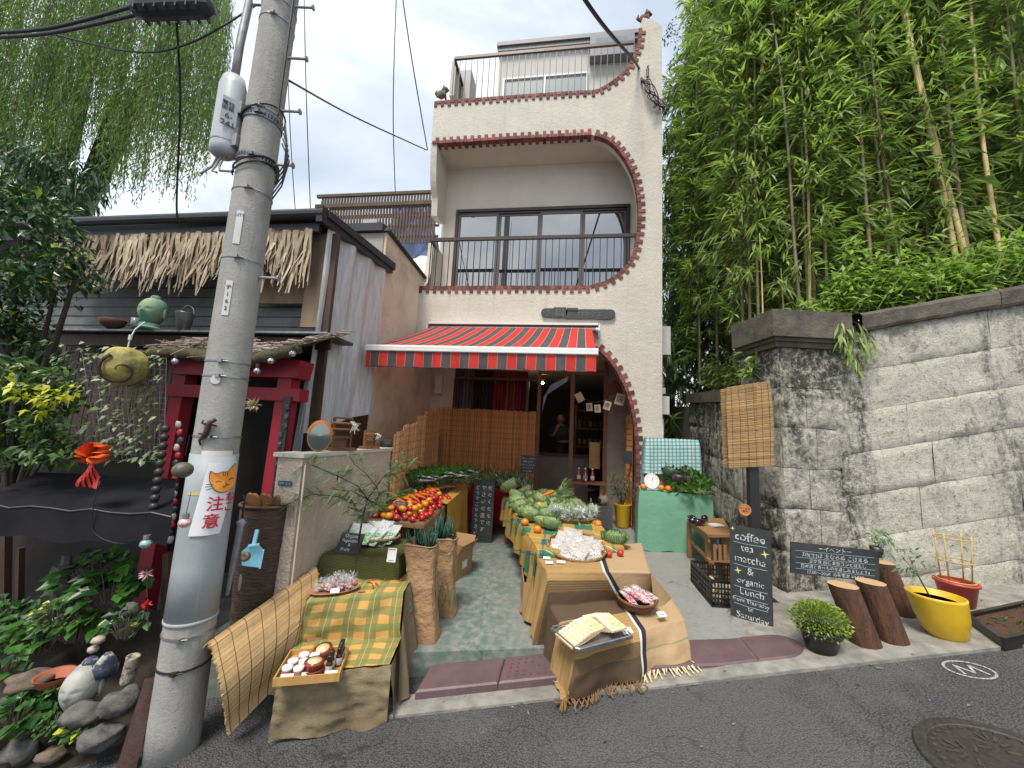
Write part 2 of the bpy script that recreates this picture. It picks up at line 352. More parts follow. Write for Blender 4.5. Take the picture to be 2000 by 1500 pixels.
# ------------------------------------------------------------------ the shop building
STUCCO = stained('cream_stucco', (.60, .56, .485), (.54, .505, .435), (.33, .31, .27), 2.2, 45, .55, True, .55, .85, sk=.5)
STUCCO_IN = M_('cream_board', (.62, .56, .48), (.56, .51, .44), .85, 2, .1, 40)
BRICK = M_('brick_red', (.22, .07, .055), (.13, .045, .04), .8, 30, .4, 120, tint=.9)
DKMETAL = M_('bronze_metal', (.045, .038, .036), (.06, .05, .047), .4, 20, metal=.5)
XL, XR = -2.72, 1.52
def cat_curve(P, n=6):                         # Catmull-Rom through points (x, z)
    o = []; P = [P[0]]+list(P)+[P[-1]]
    for i in range(1, len(P)-2):
        for k in range(n):
            t = k/n; a, b_, c, d = P[i-1], P[i], P[i+1], P[i+2]
            o.append(tuple(.5*((2*b_[j])+(-a[j]+c[j])*t+(2*a[j]-5*b_[j]+4*c[j]-d[j])*t*t+(-a[j]+3*b_[j]-3*c[j]+d[j])*t**3) for j in (0, 1)))
    o.append(tuple(P[-2])); return o
def xz(px, py, Y=0): v = PY(px, py, Y); return (v.x, v.z)
T_TOP = cat_curve([(XL, 7.80), (-2, 7.80), (-1, 7.80), (0, 7.79)]+[xz(*p) for p in ((1162, 178), (1187, 166), (1208, 151), (1227, 131), (1240, 106), (1247, 83), (1250, 50))])
T_TOP2 = [xz(1256, 34), xz(1272, 38), (1.52, 9.02)]
ARC_2F = cat_curve([xz(*p) for p in ((1150, 560), (1185, 549), (1213, 530), (1234, 503), (1244, 465), (1248, 420), (1244, 370), (1233, 332), (1213, 298), (1187, 273), (1155, 263))])
ARC_GF = cat_curve([(1.127, -.1), (1.127, .6)]+[xz(*p) for p in ((1244, 925), (1243, 872), (1238, 822), (1229, 780), (1216, 745), (1197, 712), (1170, 684))]+[(.25, 3.02)])
face = [(XL, 7.80)]+T_TOP[1:]+T_TOP2+[(XR, -.1)]+ARC_GF+[(XL+.02, 3.04), (XL, 4.05), (-1, 4.05)]+ARC_2F+[(-1, 6.92), (XL, 6.92)]
shop = thing('shop_building', 'narrow cream stucco three storey shop house with curved brick edged openings', 'building', (0, 1, 0))
XZ = Matrix(((1, 0, 0, 0), (0, 0, 1, 0), (0, 1, 0, 0), (0, 0, 0, 1)))         # (x, z, d) -> world, d along +Y
b = MB(); b.prism(face, XZ, .22)
b.build('facade', STUCCO, shop)
def along(curve):
    ds = [0]
    for a, c in zip(curve, curve[1:]): ds.append(ds[-1]+math.dist(a, c))
    def at(s):
        s = max(0, min(ds[-1]-1e-6, s))
        for i in range(len(ds)-1):
            if ds[i+1] >= s: k = (s-ds[i])/max(1e-9, ds[i+1]-ds[i]); a, c = curve[i], curve[i+1]; return (a[0]+(c[0]-a[0])*k, a[1]+(c[1]-a[1])*k), ((c[0]-a[0]), (c[1]-a[1]))
    return ds[-1], at
def trim(name, curve, side, soffit=True, step=.068):
    """a band of bricks following the opening; every second one a tooth running into the wall (side) and, on ceilings, along the soffit"""
    Lg, at = along(curve); b = MB(); n = int(Lg/step)
    for i in range(n):
        (x, z), (dx, dz) = at((i+.5)*step); l = math.hypot(dx, dz); dx /= l; dz /= l; nx, nz = -dz*side, dx*side
        tooth = i % 2 == 0; w = .125 if tooth else .058
        M = Matrix(((dx, 0, nx, x), (0, 1, 0, 0), (dz, 0, nz, z), (0, 0, 0, 1)))
        b.box((U(-.002, .002), .0, w/2-.016), (step*U(.84, .95), .032+U(0, .01), w*U(.93, 1.04)), M)
        dd = .14 if tooth and soffit else .075
        b.box((0, dd/2+.017, -.004), (step*.93, dd, .022), M)
    return b.build(name, BRICK, shop)
mortar = M_('mortar', (.30, .22, .19), rough=.9)
trim('brick_trim', T_TOP, -1, False)
trim('brick_trim', [(XL, 4.05), (-1, 4.05)]+ARC_2F, -1, False); trim('brick_trim', list(reversed([(XL, 6.92), (-1, 6.92)]+list(reversed(ARC_2F[-3:])))), 1) if 0 else None
trim('brick_trim', [ARC_2F[-1], (-1, 6.92), (XL, 6.92)], -1)
trim('brick_trim', ARC_GF, -1, False, .072)
for z_, h_ in ((6.98, .10), (3.96, .12), (2.98, .06), (7.45, .1)): b = MB(); b.box((-.6, 3.1, z_), (4.2, 5.76, h_)); b.build('floor_slab', STUCCO_IN, shop)
b = MB(); YW = .75
wx0, wx1, wz0, wz1 = PY(887, 480, YW).x, PY(1230, 480, YW).x, 4.02, PY(1000, 407, YW).z
for (x0, x1, z0, z1) in ((XL+.1, wx0, 4.02, 6.93), (wx1, XR-.1, 4.02, 6.93), (wx0, wx1, wz1, 6.93)): b.box(((x0+x1)/2, YW+.06, (z0+z1)/2), (x1-x0, .12, z1-z0))
for x in (-2.1, -1.3, -.6, .1, .8): b.box((x, YW-.001, (wz1+6.9)/2), (.006, .004, 6.9-wz1))
b.build('balcony_wall', STUCCO_IN, shop)
b = MB(); b.box((XR-.06, 3.0, 3.7), (.12, 5.56, 7.6)); b.box((XL+.06, 3.36, 5.5), (.12, 4.9, 4.9)); b.box((-.6, 6.0, 3.7), (4.2, .12, 7.6)); b.box((XR-.06, .4, 8), (.12, .36, 1.6))
b.build('side_wall', STUCCO, shop)
YZ = Matrix(((0, 0, 1, 0), (1, 0, 0, 0), (0, 1, 0, 0), (0, 0, 0, 1)))        # (y, z, d) -> world, d along +X
b = MB(); m = YZ.copy(); m.translation = Vector((XL, 0, 0))
b.prism(cat_curve([(.0, 6.93), (.04, 6.6), (.12, 6.2), (.26, 5.98)], 4)+[(.30, 5.62), (.46, 5.62), (.74, 5.7), (.74, 6.93)], m, .12)
b.prism([(.0, 4.04)]+cat_curve([(.0, 4.10), (.14, 4.25), (.24, 4.6), (.28, 5.05)], 4)+[(.74, 5.05), (.74, 4.04)], m, .12)
b.build('balcony_cheek', STUCCO, shop)
GLASS = NT('window_glass'); GLASS.col((.012, .015, .02)); GLASS.p.inputs['Roughness'].default_value = .02; GLASS.p.inputs['Specular IOR Level'].default_value = 1.0; GLASS.p.inputs['IOR'].default_value = 2.4; GLASS = GLASS.m
win = MB(); wy = YW+.02
for z in (wz0+.03, wz1-.03): win.box(((wx0+wx1)/2, wy, z), (wx1-wx0, .09, .06))
for x in (wx0+.03, wx1-.03): win.box((x, wy-.004, (wz0+wz1)/2), (.06, .09, wz1-wz0-.122))
win.box(((wx0+wx1)/2, wy, wz1-.09), (wx1-wx0-.13, .05, .03)); wf = win.build('window', DKMETAL, shop)
pw = (wx1-wx0-.12)/4
for i in range(4):
    x0 = wx0+.06+i*pw; s = MB(); yy = wy+(.012 if i % 2 else -.012)
    for x in (x0+.025, x0+pw-.025): s.box((x, yy, (wz0+wz1)/2), (.045, .02, wz1-wz0-.2))
    for z in (wz0+.11, wz1-.125): s.box((x0+pw/2, yy, z), (pw-.1, .018, .045))
    s.build('sash', M_('sash_grey', (.10, .09, .085), rough=.4, metal=.4) if i == 0 else MATS['sash_grey'], wf)
    g = MB(); g.box((x0+pw/2, yy+.006, (wz0+wz1)/2), (pw-.1, .006, wz1-wz0-.3)); g.build('pane', GLASS, wf)
def railing(name, pts, z0f, ztop, n, part=shop, lab=None):
    b = MB()
    for (a, c) in zip(pts, pts[1:]):
        a = Vector((a[0], a[1], ztop)); c = Vector((c[0], c[1], ztop)); b.bar(a, c, .045, .06)
        k = max(2, int((c-a).length/.118))
        for i in range(k+1):
            p = a+(c-a)*(i/k); z0 = z0f(p.x) 
            if z0 < ztop-.05: b.box((p.x, p.y, (z0+ztop-.03)/2), (.014, .014, ztop-.03-z0))
    return b.build(name, DKMETAL, part)
def arc_z(curve, x, lo=True):
    best = None
    for a, c in zip(curve, curve[1:]):
        if min(a[0], c[0]) <= x <= max(a[0], c[0]) and abs(a[0]-c[0]) > 1e-6:
            z = a[1]+(c[1]-a[1])*(x-a[0])/(c[0]-a[0]); best = z if best is None else (min(best, z) if lo else max(best, z))
    return best
zr = PY(1050, 463, .06).z
railing('balcony_railing', [(PX(857, 470, -2.64).x, .70), (-2.58, .08), (PY(1241, 461, .08).x, .08)], lambda x: max(4.05, arc_z(ARC_2F[:35], x) or 4.05), zr, 30)
railing('roof_railing', [(-2.42, 1.1), (-2.42, .12), (PY(1238, 91, .12).x, .12)], lambda x: max(7.8, arc_z(T_TOP, x) or 7.8), PY(1050, 100, .12).z, 30)
YR = 1.6; a = PY(977, 92, YR); c = PY(1300, 60, YR); RB = M_('roof_room_board', (.50, .49, .46), (.46, .45, .42), .8, 3)
zt = (PY(977, 97, YR).z+PY(1243, 80, YR).z)/2
b = MB(); b.box(((a.x+1.4)/2, YR+1.5, 7.5+(zt-7.5)/2), (1.4-a.x, 3.0, zt-7.5)); 
for i in range(9): b.box((a.x+.15+i*.36, YR-.003, 7.5+(zt-7.5)/2), (.008, .006, zt-7.6))
b.build('rooftop_room', RB, shop); b = MB(); b.box(((a.x+1.4)/2, YR+1.45, zt+.05), (1.5-a.x, 3.2, .10)); b.box(((a.x+1.4)/2, YR-.06, zt-.06), (1.44-a.x, .1, .09)); b.build('rooftop_eave', M_('eave_grey', (.16, .16, .17), rough=.5), shop)
p0, p1 = PY(985, 158, YR), PY(1146, 186, YR); b = MB()
for x in (p0.x, (p0.x+p1.x)/2, p1.x): b.box((x, YR-.03, (p0.z+p1.z)/2), (.04, .06, p0.z-p1.z))
for z in (p0.z, p1.z): b.box(((p0.x+p1.x)/2, YR-.028, z), (p1.x-p0.x+.05, .05, .04))
rw = b.build('rooftop_window', M_('white_alu', (.55, .56, .57), rough=.4), shop); g = MB(); g.box(((p0.x+p1.x)/2, YR-.015, (p0.z+p1.z)/2), (p1.x-p0.x, .01, p0.z-p1.z)); g.build('pane', M_('frosted', (.22, .27, .28), rough=.25), rw)
p0, p1 = PY(1152, 88, YR), PY(1236, 120, YR); b = MB(); b.box(((p0.x+p1.x)/2, YR-.12, (p0.z+p1.z)/2), (p1.x-p0.x, .2, p0.z-p1.z)); ob = b.build('window_shade', M_('shade_blue_grey', (.14, .15, .19), rough=.5), shop)
g = MB(); g.box(((p0.x+p1.x)/2-.02, YR-.225, (p0.z+p1.z)/2+.06), ((p1.x-p0.x)*.7, .01, (p0.z-p1.z)*.4)); g.build('pane', GLASS, ob)
b = MB(); q = PY(912, 175, .9); b.box((q.x, .9, q.z-.1), (.28, .4, .75)); q = PY(893, 165, .5); b.box((q.x-.05, .5, q.z), (.1, .3, .8)); b.build('vent_duct', M_('duct_grey', (.36, .36, .34), rough=.6), shop)
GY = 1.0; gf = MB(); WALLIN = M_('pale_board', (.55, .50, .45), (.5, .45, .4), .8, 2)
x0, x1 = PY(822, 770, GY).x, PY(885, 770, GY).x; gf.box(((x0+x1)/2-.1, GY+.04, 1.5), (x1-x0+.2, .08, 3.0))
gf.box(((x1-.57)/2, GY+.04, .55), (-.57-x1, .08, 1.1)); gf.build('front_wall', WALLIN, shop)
b = MB(); q = PY(858, 752, GY-.05); b.box((q.x, GY-.06, q.z), (.14, .12, .36)); b.build('meter_box', M_('box_cream', (.6, .57, .5), rough=.6), shop)
WOOD = M_('door_wood', (.22, .10, .045), (.15, .065, .03), .55, 3, .2, 40, stretch=(12, 12, .8)); DARKWOOD = M_('dark_wood', (.045, .026, .018), (.08, .045, .03), .6, 3, .2, 40, stretch=(8, 8, .6))
b = MB()
for px, w in ((1050, .07), (1116, .075), (1182, .07)):
    q = PY(px, 850, GY); b.box((q.x, GY+.03, 1.5), (w, .09, 2.9))
q0, q1 = PY(1050, 800, GY).x, PY(1182, 800, GY).x; b.box(((q0+q1)/2, GY+.03, 2.72), (q1-q0, .085, .10)); b.build('door_frame', WOOD, shop)
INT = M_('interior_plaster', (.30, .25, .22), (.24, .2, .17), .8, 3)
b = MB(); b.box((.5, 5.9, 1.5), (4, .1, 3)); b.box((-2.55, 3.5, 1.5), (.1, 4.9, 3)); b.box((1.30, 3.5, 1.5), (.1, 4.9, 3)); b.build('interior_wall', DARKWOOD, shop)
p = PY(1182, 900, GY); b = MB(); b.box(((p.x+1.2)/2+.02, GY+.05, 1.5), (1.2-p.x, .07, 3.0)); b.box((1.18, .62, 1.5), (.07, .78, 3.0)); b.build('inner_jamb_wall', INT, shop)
b = MB(); q0 = PY(888, 770, GY).x; q1 = PY(1046, 770, GY).x
b.box(((q0+q1)/2, GY+.03, 2.55), (q1-q0, .06, .06)); b.box((q0, GY+.03, 1.8), (.05, .08, 1.5)); b.box((PY(1030, 770, GY).x, GY+.03, 1.8), (.05, .08, 1.5)); sw = b.build('shop_window', DARKWOOD, shop)
for i, (a, c, colr) in enumerate(((888, 925, (.12, .12, .13)), (925, 962, (.03, .02, .025)), (962, 985, (.22, .02, .035)), (985, 1005, (.24, .06, .03)), (1005, 1030, (.2, .015, .05)))):
    xa, xb = PY(a, 770, GY+.2).x, PY(c, 770, GY+.2).x; s = MB()
    s.grid(lambda u, v: (xa+(xb-xa)*u+.01*sin(u*25+v*2), GY+.2+.03*sin(u*(xb-xa)*90+v*1.5), 2.75-1.75*v), 26, 6); s.build('curtain', M_('curtain_%d' % i, colr, tuple(x*.6 for x in colr), .9, 3, stretch=(6, 6, .5)), sw, True)
b = MB(); q = PY(1082, 880, 2.2); b.box((q.x-.2, 2.5, .55), (1.9, .5, 1.0)); ct = b.build('counter', INT, shop); b = MB(); b.box((q.x-.2, 2.45, 1.08), (1.96, .6, .05)); b.build('counter_top', DARKWOOD, ct)
b = MB()
for i in range(4): b.box((.9, 3.6, .8+.45*i), (1.3, .35, .03))
b.box((.25, 3.6, 1.2), (.04, .35, 2.2)); sh = b.build('wall_shelf', WOOD, shop); b = MB()
for i in range(3):
    for k in range(9): b.box((.35+k*.13, 3.5, .87+.45*i+.06), (.08, .1, U(.1, .2)))
b.build('shelf_goods', M_('goods_mix', (.2, .12, .07), (.06, .05, .05), .6, 30, tint=1.4), sh)
LAMP = NT('warm_bulb'); LAMP.p.inputs['Emission Color'].default_value = (1, .75, .4, 1); LAMP.p.inputs['Emission Strength'].default_value = 14; LAMP = LAMP.m
q = PY(1060, 748, 2.0); b = MB(); b.ball(q, .028, 10); bulb = thing('pendant_lamp', 'small warm pendant bulb glowing inside the dark shop doorway', 'lamp', (q.x, q.y, q.z)); b.build('bulb', LAMP, bulb)
b = MB(); b.tube([q+Vector((0, 0, .02)), (q.x, q.y, 2.94)], .004, 5); b.lathe([(.02, .02), (.035, .06), (.015, .09)], q, 10); b.build('lamp_cord', DARKWOOD, bulb)
pl = bpy.data.lights.new('bulb_light', 'POINT'); pl.energy = 2.5; pl.color = (1, .72, .42); pl.shadow_soft_size = .04; plo = bpy.data.objects.new('bulb_light', pl); COL.objects.link(plo); plo.location = q+Vector((0, -.06, -.06)); plo['kind'] = 'helper'
# ------------------------------------------------------------------ striped awning
def trans(m, c, f):
    t = m.node_tree; tr = t.nodes.new('ShaderNodeBsdfTranslucent'); tr.inputs[0].default_value = c; ms = t.nodes.new('ShaderNodeMixShader'); ms.inputs[0].default_value = f
    t.links.new(t.nodes['Principled BSDF'].outputs[0], ms.inputs[1]); t.links.new(tr.outputs[0], ms.inputs[2]); t.links.new(ms.outputs[0], t.nodes['Material Output'].inputs[0])
RED = M_('awning_red', (.72, .045, .035), (.64, .04, .03), .75, 5, .15, 200); CHAR = M_('awning_charcoal', (.085, .085, .09), (.065, .065, .07), .8, 5, .15, 200); PINK = M_('awning_piping', (.75, .28, .26), rough=.8)
WHT = M_('white_metal', (.72, .72, .70), (.66, .66, .64), .35, 3)
aw = thing('awning', 'retractable red and charcoal striped awning with scalloped white front bar over the shop front', 'awning', (-1.0, -.7, 2.5))
trans(RED, (.95, .2, .12, 1), .35); trans(CHAR, (.5, .45, .4, 1), .22)
YB, YF = -.12, -1.82
bl, br = PY(838, 645, YB), PY(1166, 650, YB); fl, fr_ = PY(716, 682, YF), PY(1168, 686, YF); fz = (fl.z+fr_.z)/2; bz = (bl.z+br.z)/2+.0
bz = PY(1000, 640, YB).z; nst = 25
def xb(k): return bl.x+.04+(br.x-bl.x-.12)*k
def xf(k): return fl.x+.02+(fr_.x-fl.x-.04)*k
s = MB(); va = MB(); edges = [0]
for i in range(nst):
    edges.append((i+.5+.0)/(nst-.5)+(.0)); 
edges = [0, .5/12.5*.5]+[(.25+.5*i)/12.25*1.0 for i in range(1, 24)]; edges = sorted(set([e for e in edges if e < .985]))+[1.0]
for i, (k0, k1) in enumerate(zip(edges, edges[1:])):
    mi = 0 if i % 2 == 0 else 1
    def P(u, v, k0=k0, k1=k1):
        k = k0+(k1-k0)*u; sag = -.035*sin(pi*v)
        return (xb(k)+(xf(k)-xb(k))*v, YB+(YF-YB)*v, bz+(fz+.03-bz)*v+sag)
    s.grid(P, 2, 8, mi)
    if i: 
        a = [P(0, v/6) for v in range(7)]
        s.tube([(p[0], p[1], p[2]+.001) for p in a], .004, 4, 2)
    def Q(u, v, k0=k0, k1=k1):
        k = k0+(k1-k0)*u; x = xf(k)
        return (x, YF-.03+.012*sin(x*17)*v+.006*sin(x*41)*v, fz-.035-.20*v)
    va.grid(Q, 3, 4, mi)
    if i: va.tube([(lambda q: (q[0], q[1]-.002, q[2]))(Q(0, v/4)) for v in range(5)], .0025, 4, 2)
for sx, k in ((xf(0), 0), (xf(1), 1)):
    va.grid(lambda u, v: (sx, YF-.03+.10*u, fz-.035-.20*v*(1-.0*u)), 2, 2, 0 if k == 0 else 1)
sc = s.build('canopy', [RED, CHAR, PINK], aw); va.build('valance', [RED, CHAR, PINK], aw)
hem = MB(); hem.tube([(xf(k/20), YF-.03+.012*sin(xf(k/20)*17)+.006*sin(xf(k/20)*41), fz-.24) for k in range(21)], .006, 5); hem.build('valance_hem', CHAR, aw)
b = MB(); bar = [(fl.x, YF, fz), (fr_.x, YF, fz)]; prof = [(-.045, -.04), (.03, -.04), (.045, 0), (.03, .035), (-.02, .045), (-.045, .02)]
b.prism(prof, Matrix(((0, 0, 1, fl.x), (1, 0, 0, YF), (0, 1, 0, fz), (0, 0, 0, 1))), fr_.x-fl.x); b.box(((fl.x+fr_.x)/2, YF-.048, fz-.027), (fr_.x-fl.x-.01, .012, .012)); b.build('front_bar', WHT, aw)
b = MB(); b.box(((bl.x+br.x)/2, -.07, bz+.065), (br.x-bl.x+.06, .18, .035)); b.box(((bl.x+br.x)/2, -.01, bz), (br.x-bl.x, .03, .16))
for x in (bl.x-.03, br.x+.03): b.prism([(-.16, .08), (-.16, -.04), (-.1, -.14), (-.0, -.14), (0, .08)], Matrix(((0, 0, 1, x-.012), (1, 0, 0, 0), (0, 1, 0, bz), (0, 0, 0, 1))), .024)
b.build('cassette', WHT, aw); b = MB(); b.tube([(bl.x+.01, -.09, bz-.01), (br.x-.01, -.09, bz-.01)], .045, 12); b.tube([(br.x-.02, -.1, bz-.03), (br.x+.02, -.1, bz-.03)], .055, 12); b.build('roller', M_('steel', (.35, .35, .34), rough=.35, metal=.8), aw)
b = MB()
for x0, x1 in ((-1.9, -2.2), (-.1, .1)):
    b.bar((x0, -.1, bz-.1), (x1+.5*(1 if x1 > -1 else -1)*-1, -.85, (bz+fz)/2-.12), .035, .05); b.bar((x1+.5*(1 if x1 > -1 else -1)*-1, -.85, (bz+fz)/2-.12), (x1, YF+.05, fz-.05), .035, .05)
b.build('folding_arm', WHT, aw)
q0, q1 = PY(1057, 610, -.03), PY(1202, 615, -.03); SG = M_('sign_iron', (.06, .062, .065), (.04, .042, .045), .55, 20, .5, 60, .2)
sg = thing('shop_sign', 'dark carved nameplate with rounded ends and raised characters above the awning', 'sign', (q0.x, -.03, q0.z-.06)); x0, x1, zc = q0.x, q1.x, (q0.z+q1.z)/2
def pill(x0, x1, zc, r, n=8): return [(x1-r+r*cos(a), zc+r*sin(a)) for a in [-pi/2+pi*i/n for i in range(n+1)]]+[(x0+r+r*cos(a), zc+r*sin(a)) for a in [pi/2+pi*i/n for i in range(n+1)]]
b = MB(); XZf = XZ.copy(); XZf.translation = Vector((0, -.05, 0)); wl = x1-x0
b.prism(pill(x0, x0+wl*.36, zc+.01, .075), XZf, .05); b.prism(pill(x0+wl*.3, x1, zc-.012, .082), XZf, .05); XZg = XZ.copy(); XZg.translation = Vector((0, -.062, 0))
b.prism([(x0+wl*.17, zc-.08), (x0+wl*.34, zc-.08), (x0+wl*.34, zc+.1), (x0+wl*.17, zc+.1)], XZg, .055); b.prism([(x0+wl*.345, zc+.045), (x0+wl*.5, zc+.045), (x0+wl*.5, zc+.09), (x0+wl*.345, zc+.09)], XZg, .05)
b.build('board', SG, sg); SG2 = M_('sign_relief', (.13, .13, .135), rough=.5)
def XZtext(x, z, y): return Matrix(((1, 0, 0, x), (0, 0, -1, y), (0, 1, 0, z), (0, 0, 0, 1)))
text('園', .15, XZtext(x0+wl*.255, zc-.05, -.063), SG2, sg, ext=.004); text('TTかフエ', .10, XZtext(x0+wl*.66, zc-.05, -.051), SG2, sg, ext=.004); text('ウ', .10, XZtext(x0+wl*.09, zc-.03, -.051), SG2, sg, ext=.004)

# ------------------------------------------------------------------ two small guardian figures on the roof edge
TERRA = M_('weathered_clay', (.18, .15, .11), (.10, .09, .07), .9, 40, .5, 90)
def guardian(q, face, label, col):
    g = MB(); h = .26
    g.ball((0, 0, .09), (.09, .06, .085), 12, j=.25); g.ball((face*.06, 0, .19), (.06, .055, .06), 12, j=.35, jf=6); g.ball((face*.12, 0, .175), (.03, .03, .025), 8)
    for y in (-.035, .035): g.tube([(face*.06, y, .14), (face*.08, y, 0)], [.022, .02], 6); g.ball((face*.04, y, .245), (.015, .01, .022), 6)
    g.tube([(-face*.08, 0, .06), (-face*.12, 0, .12), (-face*.10, 0, .2)], [.02, .03, .008], 6); g.tube([(-.06*face, -.04, .03), (-.06*face, -.05, 0)], .025, 6)
    g.v = [(p[0]+q.x, p[1]+q.y, p[2]+q.z) for p in g.v]; o = g.build('guardian_figure', col, smooth=True); tag(o, label, 'figurine'); return o
q = PY(862, 193, .08); guardian(q, 1, 'small clay guardian beast at the low left end of the roof parapet', TERRA)
q = PY(1258, 46, .1); guardian(q, 1, 'small clay guardian beast on top of the tall right corner of the facade', M_('red_clay', (.16, .08, .06), (.09, .07, .05), .9, 40, .5, 90))

# ------------------------------------------------------------------ utility pole
CONC = stained('pole_concrete', (.36, .35, .33), (.29, .285, .27), (.12, .12, .115), 5, 130, .35, True, .5, .8, sk=.55)
GREYP = stained('pole_wrap_paint', (.33, .36, .37), (.28, .31, .32), (.5, .5, .48), 4, 80, .12, True, .6, .75, rough=.45, sk=.5)
GALV = M_('galvanised', (.36, .36, .36), (.24, .24, .245), .4, 12, metal=.7)
PB = Vector((-2.20, -4.20, -.45)); PT = 9.6
pole = thing('utility_pole', 'thick grey concrete utility pole leaning over the left foreground with step bolts and steel bands', 'utility pole', PB)
def pr(z): return .130-.0040*(z+.4)
b = MB(); zs = [-.5+.25*i for i in range(42)]; b.lathe([(pr(z), z-PB.z) for z in zs], PB, 40); b.build('shaft', CONC, pole, True)
b = MB(); b.lathe([(pr(z)+.004, z-PB.z) for z in (.30, .6, 1.0, 1.28)], PB, 40); b.lathe([(pr(.3)+.002, .3-PB.z), (pr(.3)+.007, .302-PB.z), (pr(.3)+.007, .32-PB.z), (pr(.3), .322-PB.z)], PB, 40); b.build('painted_sleeve', GREYP, pole, True)
def zpole(py, px_=None): # height on the pole axis seen at photo row py
    return PB.z+up(PB, py)
def band(py, w=.012, th=.004, mat=GALV, n='band', tilt=0):
    z = zpole(py); r = pr(z)+th; b = MB(); m = Matrix.Translation(Vector((PB.x, PB.y, z))) @ Matrix.Rotation(tilt, 4, 'X')
    b.lathe([(r-th, -w/2), (r, -w/2+.001), (r, w/2-.001), (r-th, w/2)], (0, 0, 0), 40, M=m)
    a = -1.1; c = m @ Vector((r*cos(a), r*sin(a), 0)); b.box((r*cos(a), r*sin(a), 0), (.03, .03, .02), m); b.tube([m @ Vector((r*cos(a), r*sin(a)-.01, 0)), m @ Vector((r*cos(a+.35), r*sin(a+.35)-.01, -.002))], .005, 6)
    return b.build(n, mat, pole)
for py in (22, 55, 230, 384, 515, 710, 738, 852): band(py)
band(1228, .012, .006); band(1290, .012, .006, DKMETAL)
PERF = M_('perforated_strap', (.16, .17, .19), rough=.45, metal=.6)
for py in (243, 323):
    o = band(py, .05, .008, PERF, 'strap'); b = MB(); z = zpole(py)
    for k in range(18): a = -pi*.95+k*.17; b.box((PB.x+(pr(z)+.008)*cos(a), PB.y+(pr(z)+.008)*sin(a), z), (.012, .004, .02), None)
    b.build('slot', DKMETAL, o)
for py, sgn in ((12, -1), (12, 1), (112, 1), (215, 1), (320, 1), (540, 1)):
    z = zpole(py); d = Vector((cos(YAW), sin(YAW), 0))*sgn; p = Vector((PB.x, PB.y, z)); b = MB(); b.tube([p+d*(pr(z)-.01), p+d*(pr(z)+.13)], .009, 8); b.tube([p+d*(pr(z)+.13), p+d*(pr(z)+.14)], .02, 8); b.build('step_bolt', GALV, pole)
cl = -Vector((cos(YAW+.15), sin(YAW+.15), 0)); z0, z1 = zpole(320), zpole(168); 
def pface(py, ang, ex=0):   # point on the shaft surface; ang measured from the side facing the camera
    z = zpole(py); toc = Vector((CAM.x-PB.x, CAM.y-PB.y, 0)).normalized(); d = Matrix.Rotation(ang, 3, 'Z') @ toc; return Vector((PB.x, PB.y, z))+d*(pr(z)+ex), d
LB = thing('lamp_control_box', 'pale grey cylindrical street light control box strapped to the left of the utility pole', 'control box', (PB.x-.3, PB.y-.05, z0))
bx = Vector((PB.x, PB.y, 0))+cl*(.20)+Vector((.0, -.03, 0)); BOXM = M_('box_grey', (.42, .45, .47), (.38, .41, .43), .4, 6); b = MB(); hh = z1-z0
b.lathe([(.0, 0), (.06, .0), (.085, .02), (.088, .06), (.088, hh-.09), (.07, hh-.02), (.0, hh)], (bx.x, bx.y, z0), 20, sy=.85); b.build('housing', BOXM, LB, True)
b = MB(); b.lathe([(.0875, .085), (.0905, .087), (.0905, .097), (.0875, .099)], (bx.x, bx.y, z0), 20, sy=.85)
b.build('clamp_ring', GALV, LB)
for z in (z0+.1, z1-.27): b = MB(); b.box((bx.x+.09, bx.y+.0, z), (.06, .06, .09)); b.build('bracket', GALV, LB) 
toc = (CAM-Vector((bx.x, bx.y, CAM.z))).normalized(); sxv = Vector((0, 0, 1)).cross(toc)
pm = Matrix((sxv, Vector((0, 0, 1)), toc)).transposed().to_4x4(); pm.translation = Vector((bx.x, bx.y, z0+hh*.38))+toc*.09
b = MB(); b.box((0, .05, 0), (.09, .20, .003), pm); st = b.build('sticker', M_('sticker_grey', (.33, .36, .38), rough=.6), LB); BLACK = M_('black_paint', (.02, .02, .02), rough=.6)
pm2 = pm @ Matrix.Translation((0, -.005, .003)); text('6-\n241', .055, pm2, BLACK, st); text('電柱\n街路', .035, pm @ Matrix.Translation((-.01, .09, .003)), BLACK, st)
b = MB(); top = Vector((bx.x, bx.y, z1-.02)); b.tube([top, top+Vector((.0, 0, .3)), top+Vector((.02, .0, .62)), top+Vector((-.02, -.05, .95)), top+Vector((-.16, -.2, 1.35)), top+Vector((-.35, -.38, 1.75)), top+Vector((-.6, -.6, 2.2))], .026, 10); b.build('conduit_arm', GALV, LB, True)
b = MB(); 
for k in range(3): o_ = (k-1)*.03; b.tube([(bx.x+o_, bx.y, z0+.01), (bx.x+o_-.02, bx.y-.02, z0-.09), (bx.x+o_-.06+.03*k, bx.y-.03, z0-.13), (bx.x+o_-.12+.1*k, bx.y, z0-.12)], .008, 6)
b.build('cable_tail', M_('cable_grey', (.25, .25, .24), rough=.6), LB)
PLATEW = M_('plate_white', (.55, .56, .54), (.48, .49, .47), .5, 10); BLUE = M_('plate_blue', (.06, .2, .42), rough=.5); YEL = M_('tape_yellow', (.55, .45, .2), rough=.6)
def curved_patch(py0, py1, a0, a1, ex, name, mat, parent=pole, a0b=None, a1b=None, wav=0, n=14, m=12, cutn=None):
    b = MB(); a0b = a0 if a0b is None else a0b; a1b = a1 if a1b is None else a1b
    def fn(u, v):
        aa = a0+(a0b-a0)*v; bb = a1+(a1b-a1)*v; p, d = pface(py0+(py1-py0)*v, aa+(bb-aa)*u, ex+wav*sin(v*7+u*3)*u*v*.5); return p
    b.grid(fn, n, m); return b.build(name, mat, parent)
